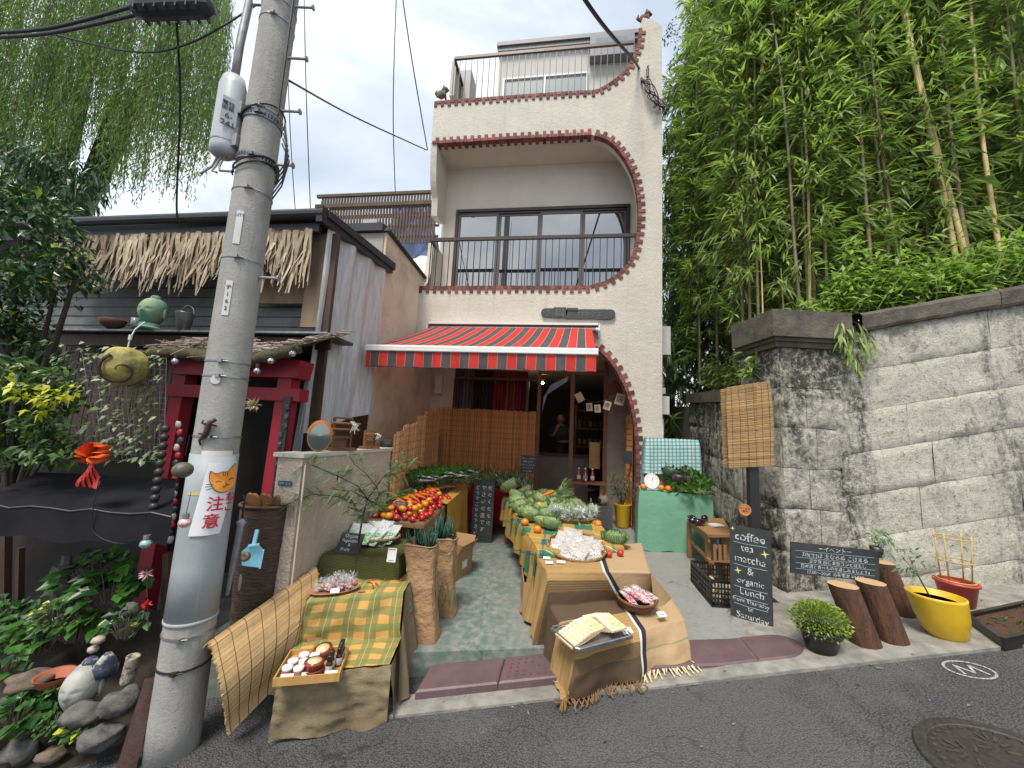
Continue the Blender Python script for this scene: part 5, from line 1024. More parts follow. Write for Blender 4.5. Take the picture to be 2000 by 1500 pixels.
q = PD(152, 1372, 2.3); BW = M_('blue_white_glaze', (.42, .43, .38), (.04, .055, .09), .45, 14, .8, 60, lo=.4, hi=.47); BWF = M_('face_glaze', (.40, .40, .36), (.22, .23, .21), .5, 9, .3, 50)
hd = thing('head_planter', 'blue and white glazed buddha head with closed eyes lying among the garden stones', 'statue', q); f_, h_, e_ = head_mesh(q+Vector((0, 0, -.04)), .115, .3, -.1); f_.build('face', BWF, hd, True); h_.build('hair', BW, hd, True); [x.build('ear', BWF, hd, True) for x in (e_, e_.b2)]
b = MB(); 
for z, r in (): b.tube([q+Vector((r*cos(a), r*sin(a)*1.05, z+.01*cos(a*2))) for a in [2*pi*k/24 for k in range(25)]], .01, 6)

for i, (px, py, r, lb) in enumerate(((182, 1268, .028, 'pale pebble balanced on the right knob of the head planter'), (192, 1250, .032, 'round cream pebble balanced highest on the head planter'))):
    q2 = PD(px, py, 2.3); b = MB(); b.ball(q2, (r, r, r*.7), 12, 0, .5, None, .2, i); tag(b.build('pebble', M_('pebble_cream', (.42, .36, .28), (.3, .25, .2), .6, 20) if i == 0 else MATS['pebble_cream'], None, True), lb, 'pebble')
    b = MB(); b.lathe([(.02, -.07), (.026, -.03), (.018, -.02)], q2, 10) if 0 else None
q2 = PD(200, 1300, 2.36); b = MB(); b.lathe([(.06, 0), (.065, .05), (.04, .09), (.02, .12)], q2+Vector((0, .02, -.06)), 14); tag(b.build('figure_top', BW, None, True), 'second blue white glazed knob behind the head planter', 'statue')
q2 = PD(247, 1335, 2.35); b = MB(); m = Matrix.Translation(q2) @ Matrix.Rotation(.12, 4, 'Y'); b.lathe([(.032, 0), (.036, .02), (.034, .15), (.036, .16), (.022, .162), (.02, .1), (0, .1)], n=18, M=m); tag(b.build('drilled_stone_cylinder', M_('pitted_stone', (.38, .34, .27), (.10, .09, .08), .8, 30, .8, 60, lo=.45, hi=.62), None, True), 'pitted cream stone cylinder with a drilled top standing by the pole', 'stone')
b = MB(); a = PD(230, 1505, 2.08); c = PD(290, 1318, 2.25); b.grid(lambda u, v: a.lerp(c, v)+Vector((-.02+.10*u*(1-v*.3), -.02*sin(u*3)+.03*u, -.02+.02*sin(v*7)*u)), 6, 10); tag(b.build('rusty_sheet', RUST, None, True), 'rusty curled metal sheet leaning against the foot of the utility pole', 'metal sheet')
b = MB(); q2 = PD(105, 1335, 2.35); b.lathe([(.07, 0), (.09, .05), (.095, .055), (.085, .05), (.06, 0)], q2, 20); tag(b.build('terracotta_dish', M_('terracotta', (.35, .10, .05), rough=.7), None, True), 'terracotta dish half hidden behind the brown stone', 'dish')
def clump(px, py, d, n, spread, hgt, lsz, mt, label, name='leafy_plant', cat='plant', grp='leafy plants in the garden bed'):
    q = PD(px, py, d); t = thing(name, label, cat, q, grp); f = MB(); s = MB()
    for i in range(n):
        a = U(0, 2*pi); r = spread*sqrt(R_()); top = q+Vector((r*cos(a), r*sin(a)*.7, hgt*(1-.5*(r/spread)**2)*U(.45, 1.0))); base = q+Vector((r*.4*cos(a), r*.3*sin(a), 0))
        s.tube([base, base.lerp(top, .6)+Vector((0, 0, .02)), top], .003, 4); l = lsz*U(.7, 1.25); dd = Vector((cos(a)*.8+U(-.5, .2), sin(a)*.5-.5, U(-.35, .25))); nn = Vector((U(-.4, .4), -.5+U(-.4, .4), 1))
        f.leaf(top, dd, nn, l, l*.8, 0, U(0, 1), .18, .12)
        for sg in (-1, 1):
            if lsz > .08: f.leaf(top, Matrix.Rotation(sg*.7, 3, nn.normalized()) @ dd, nn, l*.6, l*.5, 0, f.t[-1], .1, .1)
    f.build('leaves', mt, t); s.build('stems', TWIG, t)
clump(60, 1385, 2.35, 55, .13, .14, .07, LF_BROAD, 'broad leaved plant hiding the brown stone edge'); clump(150, 1440, 2.18, 60, .10, .09, .035, LF_YEL, 'low fine leaved plant between the front stones'); clump(190, 1150, 2.9, 60, .3, .3, .09, LF_BROAD, 'dark broad leaved plant at the back of the bed under the canopy'); clump(150, 1250, 2.6, 55, .2, .22, .085, LF_BROAD, 'broad leaved plant between the pagoda and the head planter'); clump(0, 1240, 3.0, 60, .3, .3, .10, LF_BROAD, 'tall broad leaved plant at the left edge under the canopy'); clump(75, 1270, 2.75, 75, .27, .30, .095, LF_BROAD, 'bushy broad leaved plant in the middle of the garden bed'); clump(215, 1180, 2.75, 60, .24, .26, .095, LF_BROAD, 'broad leaved plant climbing beside the utility pole'); clump(20, 1430, 2.2, 45, .17, .17, .085, LF_BROAD, 'low broad leaved plant at the lower left corner')
clump(100, 1432, 2.2, 70, .10, .10, .03, LF_BROAD, 'small clover like plant behind the mossy flat stone'); clump(110, 1230, 2.55, 150, .16, .20, .035, LF_YEL, 'fine leaved weed in front of the broad leaved plant'); clump(8, 1330, 2.4, 30, .12, .22, .08, LF_BROAD, 'broad leaved plant at the very left edge above the brown stone')
clump(245, 1245, 2.5, 40, .12, .22, .05, LF_DARK, 'dark ivy like plant between the stones and the pole'); clump(120, 1350, 2.33, 30, .06, .06, .04, LF_YEL, 'tuft of grassy leaves at the mouth of the head planter')
for (px, py, d, c, r, lb) in ((286, 1122, 2.55, (.62, .40, .45), .045, 'pale pink pompon flower beside the utility pole'), (288, 1180, 2.5, (.6, .02, .03), .035, 'red flower low beside the utility pole')):
    q = PD(px, py, d); b = MB()
    for k in range(46): dr = rnd_dir(); dr.y -= .5; b.leaf(q, dr, rnd_dir(), r*U(.7, 1.1), .010, 0, R_())
    fl_ = b.build('flower', M_('petal_%d' % px, c, tuple(x*.7 for x in c), .6, 20, tint=.5)); tag(fl_, lb, 'flower'); b = MB(); b.tube([q, q+Vector((.01, .02, -.15))], .003, 4); b.build('stalk', TWIG, fl_)
# ------------------------------------------------------------------ trees at the left
def leaf_cloud(b, pts, lsz, aspect, t0=0, t1=1, leaf=True, droop=.15, zb=-.2):
    for p, n, r in pts:
        for i in range(n):
            o = rnd_dir()*(R_()**.4*r); o.z *= .8; d = (o.normalized()*.6+rnd_dir(zb)).normalized(); l = lsz*U(.7, 1.2)
            (b.leaf if leaf else b.leaf4)(p+o, d, (U(-.5, .5), U(-1, 0), 1), l, l*aspect, 0, U(t0, t1), droop)
t = thing('evergreen_tree', 'dark glossy evergreen tree crowding the old house at the left edge', 'tree', PD(-40, 1100, 3.6)); b = MB(); P = []
for i in range(95):
    px = U(-120, 190); lim = 350+max(0, px-30)*.75; py = U(lim, 720); 
    if px > 120 and (py > 560): continue
    P.append((PD(px, py, U(3.0, 3.9)), 46, U(.12, .26)))
leaf_cloud(b, P, .085, .5, 0, 1); b.build('crown', LF_DARK, t); b = MB(); base = PD(-40, 1100, 3.6); 
for (px, py, d) in ((110, 560, 3.4), (40, 450, 3.5), (160, 500, 3.2), (-60, 400, 3.7), (60, 650, 3.3)): b.tube([base, base.lerp(PD(px, py, d), .5)+Vector((.05, 0, .1)), PD(px, py, d)], [.06, .03, .012], 7)
b.build('trunk', BARK, t)
t = thing('yellow_leaved_shrub', 'sprawling shrub with yellow and green leaves left of the ivy trellis', 'shrub', PD(20, 1000, 3.3)); b = MB()
P = [(PD(U(-80, 150), U(715, 900), U(2.9, 3.3)), 34, U(.10, .2)) for i in range(42)]; leaf_cloud(b, P, .07, .55, 0, .9); P = [(PD(U(0, 130), U(738, 800), 2.85), 14, .08) for i in range(7)]; leaf_cloud(b, P, .075, .55, .94, 1.0); b.build('crown', LF_YEL, t); b = MB()
base = PD(20, 1000, 3.3)
for k in range(7): b.tube([base, PD(U(-60, 130), U(740, 860), 3.1)], [.02, .006], 5)
b.build('trunk', BARK, t)
t = thing('willow_tree', 'tall weeping willow with hanging light green strands behind the old house roof', 'tree', PD(60, 600, 10)); b = MB(); s_ = MB()
for i in range(2700):
    u = R_()**.85; px = -120+575*u; d = U(7.5, 11); top_row = U(-160, 200)+max(0, px-300)*.3; bot = 430-70*R_()+(-160*max(0, (px-395)/60) if px > 395 else 0); 
    if px < 200: bot = min(bot, 330+90*R_()+px*.4)
    gx_ = noise.noise(Vector((px*.018, top_row*.012, d*.6)))
    if gx_ < -.3: continue
    p = PD(px, top_row, d); e_ = PD(px, min(bot, top_row+U(90, 260)), d); L_ = max(.3, p.z-e_.z); n = int(L_/.055); sw = Vector((U(-.15, .15), U(-.1, .1), 0)); tt = U(.0, .75)+.2*max(0, min(1, gx_*2))
    if L_ < .4: continue
    for k in range(n):
        f = k/n; q = p+sw*f*f+Vector((U(-.07, .07), U(-.07, .07), -L_*f)); b.leaf4(q, (U(-.8, .8), U(-.6, .6), -1.1), rnd_dir(), U(.09, .16), .021, 0, min(.92, tt+U(-.1, .2)) if R_() > .03 else .98)
    if i % 3 == 0: s_.tube([p, p+sw*.3-Vector((0, 0, L_*.5)), p+sw-Vector((0, 0, L_))], .006, 3, caps=False)
b.build('hanging_foliage', LF_WIL, t); s_.build('hanging_twigs', TWIG, t); b = MB(); base = PD(40, 640, 10)
for (px, py, d) in ((100, 100, 9), (250, 120, 9.5), (340, 40, 9), (-40, 60, 9.5), (200, -80, 10)): b.tube([base, base.lerp(PD(px, py, d), .55)+Vector((0, .2, .6)), PD(px, py, d)], [.3, .14, .04], 8)
b.build('trunk', BARK, t)
b = MB(); P = [(PD(U(-100, 150), U(300, 470), U(6, 8)), 150, U(.3, .6)) for i in range(45)]; leaf_cloud(b, P, .16, .3, .2, .9, False, 1); t = thing('far_hedge_tree', 'dark tree mass behind the willow above the old house roof at the left edge', 'tree', PD(0, 600, 7)); b.build('crown', LF_DARK, t)
b = MB(); b.tube([PD(0, 700, 7), PD(20, 380, 7)], .12, 8); b.build('trunk', BARK, t)
# ------------------------------------------------------------------ cloth helpers
def gridm(b, fn, nu, nv, mif=None, uv=None):
    k = len(b.f); b.grid(fn, nu, nv, 0, .5, uv)
    if mif:
        for j in range(nv):
            for i in range(nu): b.mi[k+j*nu+i] = mif((i+.5)/nu, (j+.5)/nv)
    return b
def drape(b, C, drops, amp=.03, waves=9, seed=0, hem=.02, flare=.06, nv=12, res=.03, uvo=(0, 0), mi=0):
    """C: four top corners (front-left, front-right, back-right, back-left); drops for sides front,right,back,left (0 = no skirt)"""
    C = [Vector(c) for c in C]; n = max(6, int((C[1]-C[0]).length/res)); m = max(6, int((C[3]-C[0]).length/res))
    def top(u, v): p = C[0].lerp(C[1], u).lerp(C[3].lerp(C[2], u), v); p.z += .004*noise.noise(Vector((p.x*9, p.y*9, seed))); return p
    b.grid(top, n, m, mi, .5, lambda u, v: (top(u, v).x+uvo[0], top(u, v).y+uvo[1]))
    cen = sum(C, Vector())/4; per = []; L_ = 0
    for k in range(4):
        a, c = C[k], C[(k+1) % 4]; l = (c-a).length; nseg = max(4, int(l/res)); d = (c-a).normalized(); nrm = Vector((d.y, -d.x, 0)).normalized()
        if nrm.dot(cen-a) > 0: nrm = -nrm
        for i in range(nseg+1):
            if i == nseg and False: pass
            per.append((a.lerp(c, i/nseg), nrm, L_+l*i/nseg, drops[k], k))
        L_ += l
    q = []
    for i, (p, nrm, s, dr, k) in enumerate(per): q.append([p, nrm, s, dr, k])
    for side in range(4):
        seg = [x for x in q if x[4] == side]
        if drops[side] <= 0: continue
        nx_ = [x for x in q if x[4] == (side+1) % 4]; pv = [x for x in q if x[4] == (side-1) % 4]
        nL = pv[0][1] if drops[(side-1) % 4] > 0 else None; nR = nx_[0][1] if drops[(side+1) % 4] > 0 else None; N_ = len(seg)-1
        def fn(u, v, seg=seg, N_=N_, nL=nL, nR=nR):
            x = seg[int(round(u*N_))]; p, nrm, s, dr = x[0], x[1], x[2], x[3]; o = nrm
            if u*N_ < .5 and nL is not None: o = (nrm+nL).normalized()*1.2
            if (1-u)*N_ < .5 and nR is not None: o = (nrm+nR).normalized()*1.2
            f = (sin(s*waves*2*pi/1.0+seed)+.6*sin(s*waves*3.7+seed*2.1))*.5; d = v*dr*(1+hem*noise.noise(Vector((s*4, seed, 0)))*3)
            return p+o*(flare*v**.7*.6+amp*f*v**.8+.004+.012*min(1, v*6))-Vector((0, 0, d))
        b.grid(fn, N_, nv, mi, .5, lambda u, v, seg=seg, side=side, N_=N_: ((seg[int(round(u*N_))][0].x+uvo[0], seg[int(round(u*N_))][0].y-v*seg[0][3]+uvo[1]) if side in (0, 2) else (seg[int(round(u*N_))][0].x+v*seg[0][3]+uvo[0], seg[int(round(u*N_))][0].y+uvo[1])))
def mk(fn, name, mats, parent=None, smooth=True, label=None, cat=None, group=None):
    b = MB(); fn(b); o = b.build(name, mats, parent, smooth)
    return tag(o, label, cat, group)
def table(name, label, cat, C, hgt, mt, group=None, leg=.035, inset=.03, thick=.02, legs=(0, 1, 2, 3), gz=None):
    C = [Vector(c) for c in C]; cen = sum(C, Vector())/4; t = thing(name, label, cat, (cen.x, cen.y, min(c.z for c in C)-hgt), group)
    b = MB(); vs = [c-Vector((0, 0, .012)) for c in C]+[c-Vector((0, 0, thick+.012)) for c in C]; b.add(vs, [(0, 1, 2, 3), (7, 6, 5, 4), (0, 4, 5, 1), (1, 5, 6, 2), (2, 6, 7, 3), (3, 7, 4, 0)]); b.build('table_top', mt, t)
    for k in legs:
        p = C[k]+(cen-C[k])*inset*3; b = MB(); g = gz if gz is not None else max(floor_z(p.x, p.y), -9); b.box((p.x, p.y, (p.z-thick-.012+g)/2), (leg, leg, p.z-thick-.012-g)); b.build('leg', mt, t)
    return t
GRN = (.055, .12, .055); YLO = (.62, .34, .07); OLV = (.26, .27, .07)
CHECK = clothmat('check_cloth', (.60, .35, .11), [(0, .15, 0, .5, (.17, .19, .065), .75), (1, .15, 0, .5, (.17, .20, .07), .75), (0, .15, .22, .25, (.7, .6, .35), .4)]); 
BURLAP = M_('burlap', (.29, .23, .135), (.16, .125, .07), .95, 5, .9, 180, stretch=(1, 1, 1)); BURL2 = M_('burlap_dark', (.20, .155, .10), (.15, .115, .07), .95, 9, .6, 200)
OLIVE = clothmat('olive_cloth', (.085, .092, .032), [(1, .02, 0, .35, (.055, .06, .02), .6)])
MUST = clothmat('mustard_cloth', (.42, .235, .045), []); CRED = clothmat('dark_red_cloth', (.19, .008, .015), [])
PLAIDG = clothmat('green_plaid_cloth', (.045, .17, .085), [(0, .32, 0, .4, (.42, .24, .05), .85), (1, .32, .1, .5, (.42, .24, .05), .8), (0, .32, .45, .5, (.03, .06, .16), .6), (1, .32, .55, .6, (.03, .06, .16), .6), (1, .32, .05, .08, (.75, .7, .5), .5)])
SEAG = clothmat('sea_green_cloth', (.17, .37, .25), []); GING = clothmat('gingham_cloth', (.50, .66, .63), [(0, .052, 0, .42, (.05, .22, .24), .6), (1, .052, 0, .42, (.05, .22, .24), .6), (0, .052, .2, .24, (.02, .08, .10), .7)])
CARD = M_('cardboard', (.36, .22, .105), (.31, .19, .09), .85, 3, .1, 60); KRAFT = M_('kraft_paper', (.40, .245, .125), (.28, .165, .08), .8, 3, .9, 14, bd=.03); PALEW = M_('pale_wood', (.50, .29, .10), (.40, .22, .07), .5, 3, .1, 30, stretch=(1, 10, 1))
CHALKB = M_('chalkboard', (.022, .024, .026), (.040, .042, .045), .6, 5, .1, 60); CHALK = M_('chalk', (.62, .64, .64), (.45, .47, .48), .9, 60); PAPER = M_('paper_white', (.68, .68, .66), (.6, .6, .58), .8, 10); INK = M_('ink', (.04, .05, .09), rough=.7)
# clear cellophane: mostly see-through with sharp highlights
def film(name, op, colr=(.75, .78, .80), r=.12):
    t = NT(name); t.col(colr); t.p.inputs['Roughness'].default_value = r; t.p.inputs['Specular IOR Level'].default_value = 1.0
    tr = t.n.new('ShaderNodeBsdfTransparent'); ms = t.n.new('ShaderNodeMixShader'); n = t.noise(t.coord('Object'), 38, 4, .7, 1); t.lk(t.math('MULTIPLY', t.ramp(n, .42, .62), op, True), ms.inputs[0]); t.lk(tr.outputs[0], ms.inputs[1]); t.lk(t.p.outputs[0], ms.inputs[2]); t.lk(ms.outputs[0], t.o.inputs[0]); t.bump(n, 1, .02); return t.m
FILM = film('cellophane', .62); FILM2 = film('cellophane_dense', .85)

# ------------------------------------------------------------------ front left: burlap step and checked cloth step
lo = [(-1.64, -4.10, .0), (-1.06, -3.88, .0), (-1.12, -3.56, .0), (-1.82, -3.74, .0)]; hi_ = [(-1.72, -3.80, .285), (-1.155, -3.50, .285), (-1.23, -3.03, .285), (-1.86, -3.30, .285)]
st = thing('stepped_stand', 'two step wooden crate stand hidden under the checked cloth at front left', 'stand', (-1.45, -3.6, -.32)); 
def hexa(b, C, z0): C = [Vector(c) for c in C]; vs = [Vector((c.x, c.y, z0)) for c in C]+[c-Vector((0, 0, .01)) for c in C]; b.add(vs, [(3, 2, 1, 0), (4, 5, 6, 7), (0, 1, 5, 4), (1, 2, 6, 5), (2, 3, 7, 6), (3, 0, 4, 7)])
sh_ = lambda C, k: [tuple(Vector(c).lerp(sum((Vector(x) for x in C), Vector())/4, k)) for c in C]
mk(lambda b: hexa(b, sh_(lo, .14), -.33), 'lower_crate', CARD, st, False); mk(lambda b: hexa(b, sh_(hi_, .06), -.33), 'upper_crate', CARD, st, False)
b = MB(); L0_, L1_ = Vector(lo[0]), Vector(lo[1]); dirx = (L1_-L0_).normalized(); nf = Vector((dirx.y, -dirx.x, 0))
def bf(u, v):
    p = L0_.lerp(L1_, u)-dirx*.015+dirx*.03*u; s = u*.62; z = -.33*v-.0; wob = .010*sin(s*23+v*2)*v+.022*noise.fractal(Vector((s*9, v*7, 4)), 1, 2, 4)+.03*noise.noise(Vector((s*5, v*3, 4))); return p+nf*(.012+.03*v+wob)+Vector((0, 0, z+.006*(1-v)+.012*noise.noise(Vector((s*7, 3, v)))*v))
b.grid(bf, 40, 20); 
R0_, R1_ = L1_, Vector(lo[2])
b.grid(lambda u, v: R0_.lerp(R1_, u)+Vector((.012+.045*v+.02*sin(u*8+v*3)*v, -.01, -.31*v)), 16, 14)
Q0, Q1 = L0_, Vector(lo[3]); b.grid(lambda u, v: Q0.lerp(Q1, u)+Vector((-.012-.02*v, 0, -.33*v)), 12, 10)
tag(b.build('burlap_cloth', BURLAP, None, True), 'coarse tan burlap skirt hanging round the lowest step at front left', 'burlap cloth')
b = MB(); seam = MB()
def cc(u, v):      # profile: back of upper top, front edge, sloping riser, lower top, front edge
    Ls = [Vector(hi_[3]), Vector(hi_[0]), Vector(lo[3]).lerp(Vector(lo[0]), .12), Vector(lo[0])+Vector((0, 0, 0))]; Rs = [Vector(hi_[2]), Vector(hi_[1]), Vector(lo[2]).lerp(Vector(lo[1]), .08), Vector(lo[1])]
    br = [0, .36, .70, 1.0]; 
    for i in range(3):
        if v <= br[i+1]+1e-9: f = (v-br[i])/(br[i+1]-br[i]); a = Ls[i].lerp(Ls[i+1], f); c = Rs[i].lerp(Rs[i+1], f); break
    p = a.lerp(c, u); k = 1 if i == 1 else 0; p += Vector((.0, -.018*sin(pi*f)*k, .010))+Vector((0, -.03*k*noise.noise(Vector((u*5+v*3, v*6, 0))), .010*noise.noise(Vector((u*7+v*4, v*6, 2))))); return p
b.grid(cc, 44, 60, 0, .5, lambda u, v: (u*.66+.02, v*1.30))
for (fa, fb, ua, ub) in ((0, .36, -.12, 0),): pass
Lh = [Vector(hi_[3]), Vector(hi_[0]), Vector(lo[3]).lerp(Vector(lo[0]), .12)]
b.grid(lambda u, v: (Lh[0].lerp(Lh[1], u)+Vector((-.01-.03*v, 0, .01-.33*v*(1-.0*u)))), 16, 10, 0, .5, lambda u, v: (-.3*v, u*.5))
tag(b.build('checked_cloth', CHECK, None, True), 'yellow and green checked cloth draped over the two steps at front left', 'tablecloth')
b = MB(); Ra, Rb, Rc = Vector(hi_[2]), Vector(hi_[1]), Vector(lo[1])     # burlap thrown over the right side
def rb(u, v):
    a = Ra.lerp(Rb, min(1, u/.55)) if u < .55 else Rb.lerp(Rc+Vector((.0, .12, .01)), (u-.55)/.45); dr = (a.z+.29)*(.98+.06*noise.noise(Vector((u*4, 1, 0)))); f = sin(u*17)+.6*sin(u*31+1)
    return a+Vector((.015+.10*v**.8*(1-.4*u)+.028*f*v**.7, -.02*v-.03*sin(u*9)*v, .016-dr*v))
b.grid(rb, 54, 26); tag(b.build('burlap_throw', BURL2, None, True), 'crumpled brown burlap throw falling down the right side of the checked steps', 'burlap cloth')
mk(lambda b: drape(b, [tuple(rb(.02, .0)-Vector((.06, 0, -.006))), tuple(Rb+Vector((-.03, .02, .02))), tuple(Rb+Vector((.0, .01, .02))), tuple(Ra+Vector((-.0, 0, .02)))], (0, 0, 0, 0)), 'fold', BURL2) if 0 else None
b = MB(); b.grid(lambda u, v: Ra.lerp(Rb, .45+.55*u)+Vector((.012+.04*v+.02*sin(u*12)*v, -.01*v, .019-.20*v*(.35+.65*u))), 16, 10, 0, .5, lambda u, v: (v*.3, u*.4)); 
o = b.build('checked_corner', clothmat('check_cloth_dark', (.17, .21, .09), [(0, .115, 0, .5, (.06, .10, .06), .8), (1, .115, 0, .5, (.07, .10, .06), .8)]), None, True); tag(o, 'dark green checked corner of cloth folded over the right edge of the upper step', 'cloth')
tq = [PZ(536, 1322, .06), PZ(660, 1300, .06), PZ(688, 1245, .06), PZ(575, 1255, .06)]
tz = .014; A_ = PZ(535, 1340, .01); B_ = PZ(662, 1312, .01); D_ = PZ(585, 1262, .01); tm = frame(A_, B_-A_, D_-A_); tw, td = (B_-A_).length, .28; tm.translation = A_; 
tray = thing('wooden_tray', 'shallow pale wooden tray of jars and small bottles on the lowest checked step', 'tray', A_+Vector((0, 0, .0))); tm = Matrix(((dirx.x, -dirx.y, 0, A_.x), (dirx.y, dirx.x, 0, A_.y), (0, 0, 1, .012), (0, 0, 0, 1)))
b = MB(); b.box((tw/2, td/2, .006), (tw, td, .01), tm); b.build('tray_bottom', PALEW, tray); b = MB()
for c, s in (((tw/2, -.004, .02), (tw+.016, .008, .044)), ((tw/2, td+.004, .02), (tw+.016, .008, .044)), ((-.004, td/2, .02), (.008, td, .044)), ((tw+.004, td/2, .02), (.008, td, .044))): b.box(c, s, tm)
b.build('tray_rim', PALEW, tray); tm = tm @ Matrix.Translation((0, 0, .012))
LIDW = M_('lid_white', (.75, .75, .76), rough=.35); JAR = M_('jam_jar', (.30, .12, .06), (.2, .07, .04), .15, 20); BOT = M_('bottle_dark', (.025, .02, .015), rough=.1); LABL = M_('label_paper', (.62, .58, .48), (.5, .47, .4), .6, 90, lo=.45, hi=.55); BLKC = M_('cap_black', (.015, .015, .015), rough=.25)
def jar_proto():
    t = thing('jam_jar', 'small white lidded jar of brown preserve in the wooden tray', 'jar', (0, 0, 0), 'white lidded jars in the wooden tray')
    mk(lambda b: b.lathe([(.026, 0), (.028, .004), (.028, .034), (.024, .04)], n=18), 'glass_body', JAR, t); mk(lambda b: b.lathe([(.028, .038), (.0295, .04), (.0295, .052), (.027, .055), (0, .056)], n=20), 'lid', LIDW, t); mk(lambda b: b.lathe([(.0286, .008), (.0288, .009), (.0288, .028), (.0286, .029)], n=18), 'paper_label', M_('jar_label', (.35, .2, .12), rough=.6), t); return t
jp = jar_proto(); jl = tree_of(jp); spots = [(.045, .06), (.11, .045), (.055, .125), (.12, .11), (.10, .185), (.165, .17)]; 
for i, (x, y) in enumerate(spots):
    loc = tm @ Vector((x, y, 0)); lb = ['front left white lidded jar in the wooden tray', 'front right white lidded jar in the wooden tray next to the flat round tub', 'left white lidded jar in the middle row of the tray', 'right white lidded jar in the middle row of the tray', 'white lidded jar at the back left of the tray', 'white lidded jar at the back of the tray beside the raised round tub'][i]
    if i == 0: jp.location = loc; jp['label'] = lb
    else: dup(jp, loc, .3*i, lb, kidmap=jl)
def tub(loc, lab, tilt=0):
    t = thing('round_tub', lab, 'tub', loc); M = Matrix.Translation(loc) @ Matrix.Rotation(tilt, 4, 'X'); mk(lambda b: b.lathe([(.052, 0), (.056, .03), (.058, .034), (0, .036)], n=28, M=M), 'clear_tub', M_('tub_red', (.30, .06, .03), (.18, .03, .02), .15, 30) if 'tub_red' not in MATS else MATS['tub_red'], t); mk(lambda b: b.lathe([(.039, .0362), (.039, .038), (0, .0385)], n=24, M=M), 'round_label', M_('tub_label', (.66, .55, .32), (.72, .3, .12), .5, 14, lo=.52, hi=.56) if 'tub_label' not in MATS else MATS['tub_label'], t)
tub(tm @ Vector((.19, .06, 0)), 'lower round tub of red preserve at the front of the wooden tray'); tub(tm @ Vector((.19, .06, .038)), 'upper round tub stacked at the front of the wooden tray'); tub(tm @ Vector((.20, .235, .02)), 'round tub of red preserve tilted up at the back of the wooden tray', .25)
def bottle_proto():
    t = thing('spice_bottle', 'b', 'bottle', (0, 0, 0), 'black capped bottles in the wooden tray')
    mk(lambda b: b.lathe([(.019, 0), (.02, .004), (.02, .055), (.014, .068), (.012, .072)], n=16), 'glass_body', BOT, t); mk(lambda b: b.lathe([(.0135, .07), (.015, .072), (.015, .10), (.013, .104), (0, .105)], n=16), 'cap', BLKC, t); mk(lambda b: b.lathe([(.0203, .01), (.0206, .011), (.0206, .048), (.0203, .049)], n=16), 'paper_label', M_('bottle_label', (.5, .5, .48), (.2, .2, .2), .6, 160, lo=.5, hi=.6), t); return t
bp = bottle_proto(); bl_ = tree_of(bp)
for i, (x, y) in enumerate([(.275, .05), (.275, .10), (.32, .13), (.36, .16), (.325, .19), (.37, .215)]):
    if x > tw-.02: x = tw-.025
    loc = tm @ Vector((x, y, 0)); lb = ['nearest black capped bottle in the wooden tray', 'second nearest black capped bottle in the wooden tray', 'black capped bottle in the middle left of the tray group', 'black capped bottle in the middle right of the tray group', 'black capped bottle at the back left of the tray group', 'farthest black capped bottle in the wooden tray'][i]
    if i == 0: bp.location = loc; bp['label'] = lb
    else: dup(bp, loc, i, lb, kidmap=bl_)
def card(loc, rz, lab, w=.07, h=.04, tilt=1.1, txt='¥500', tc=None):
    t = thing('price_card', lab, 'price card', loc); M = Matrix.Translation(loc) @ Matrix.Rotation(rz, 4, 'Z') @ Matrix.Rotation(tilt, 4, 'X'); mk(lambda b: b.box((0, h/2, 0), (w, h, .003), M), 'card_face', PAPER, t, False)
    text(txt, h*.42, M @ Matrix.Translation((0, h*.3, .0018)), tc or INK, t, ext=.0004)
card(tm @ Vector((.06, -.0, .0)), .35, 'left white price card on the front rim of the wooden tray'); card(tm @ Vector((.17, -.0, .0)), .35, 'middle white price card on the front rim of the wooden tray'); card(tm @ Vector((.295, .0, .0)), .35, 'right white price card in front of the bottles in the tray')
# ------------------------------------------------------------------ wicker baskets
def wick(name, c1, c2):
    t = NT(name); v = t.coord(); ve = t.new('ShaderNodeTexWave', Scale=45., Distortion=1.5, Detail=2.); ve.bands_direction = 'Z'; t.lk(v, ve.inputs[0]); n = t.noise(v, 60, 4, .7)
    t.col(t.mix(t.math('MULTIPLY', ve.outputs['Fac'], n), c1, c2)); t.p.inputs['Roughness'].default_value = .6; t.bump(t.math('ADD', ve.outputs['Fac'], n), .8, .01); return t.m
WK1 = wick('wicker_tan', (.20, .10, .035), (.62, .40, .18)); WK2 = wick('wicker_brown_light', (.13, .055, .018), (.42, .20, .08))
def basket(loc, r, h, lab, sx=1, sy=1, ties=0, rz=0, mt=None, tilt=0):
    t = thing('wicker_basket', lab, 'basket', loc); M = Matrix.Translation(loc) @ Matrix.Rotation(rz, 4, 'Z') @ Matrix.Rotation(tilt, 4, 'X'); mt = mt or WK1
    mk(lambda b: b.lathe([(r*.80, 0), (r*.92, h*.4), (r, h), (r*.97, h), (r*.88, h*.4), (r*.75, .012), (0, .012)], n=40, M=M, sx=sx, sy=sy), 'woven_body', mt, t)
    mk(lambda b: b.tube([M @ Vector((r*sx*cos(a), r*sy*sin(a), h)) for a in [2*pi*k/40 for k in range(41)]], .011, 7), 'rim', mt, t)
    if ties:
        def f(b):
            for k in range(ties): a = 2*pi*k/ties; b.tube([M @ Vector((r*sx*cos(a)*q, r*sy*sin(a)*q, h+dz)) for q, dz in ((.95, 0), (.985, .013), (1.045, 0), (1.0, -.014))], .0035, 4)
        mk(f, 'rim_binding', M_('binding_pale', (.62, .5, .3), rough=.6) if 'binding_pale' not in MATS else MATS['binding_pale'], t)
    return t, M
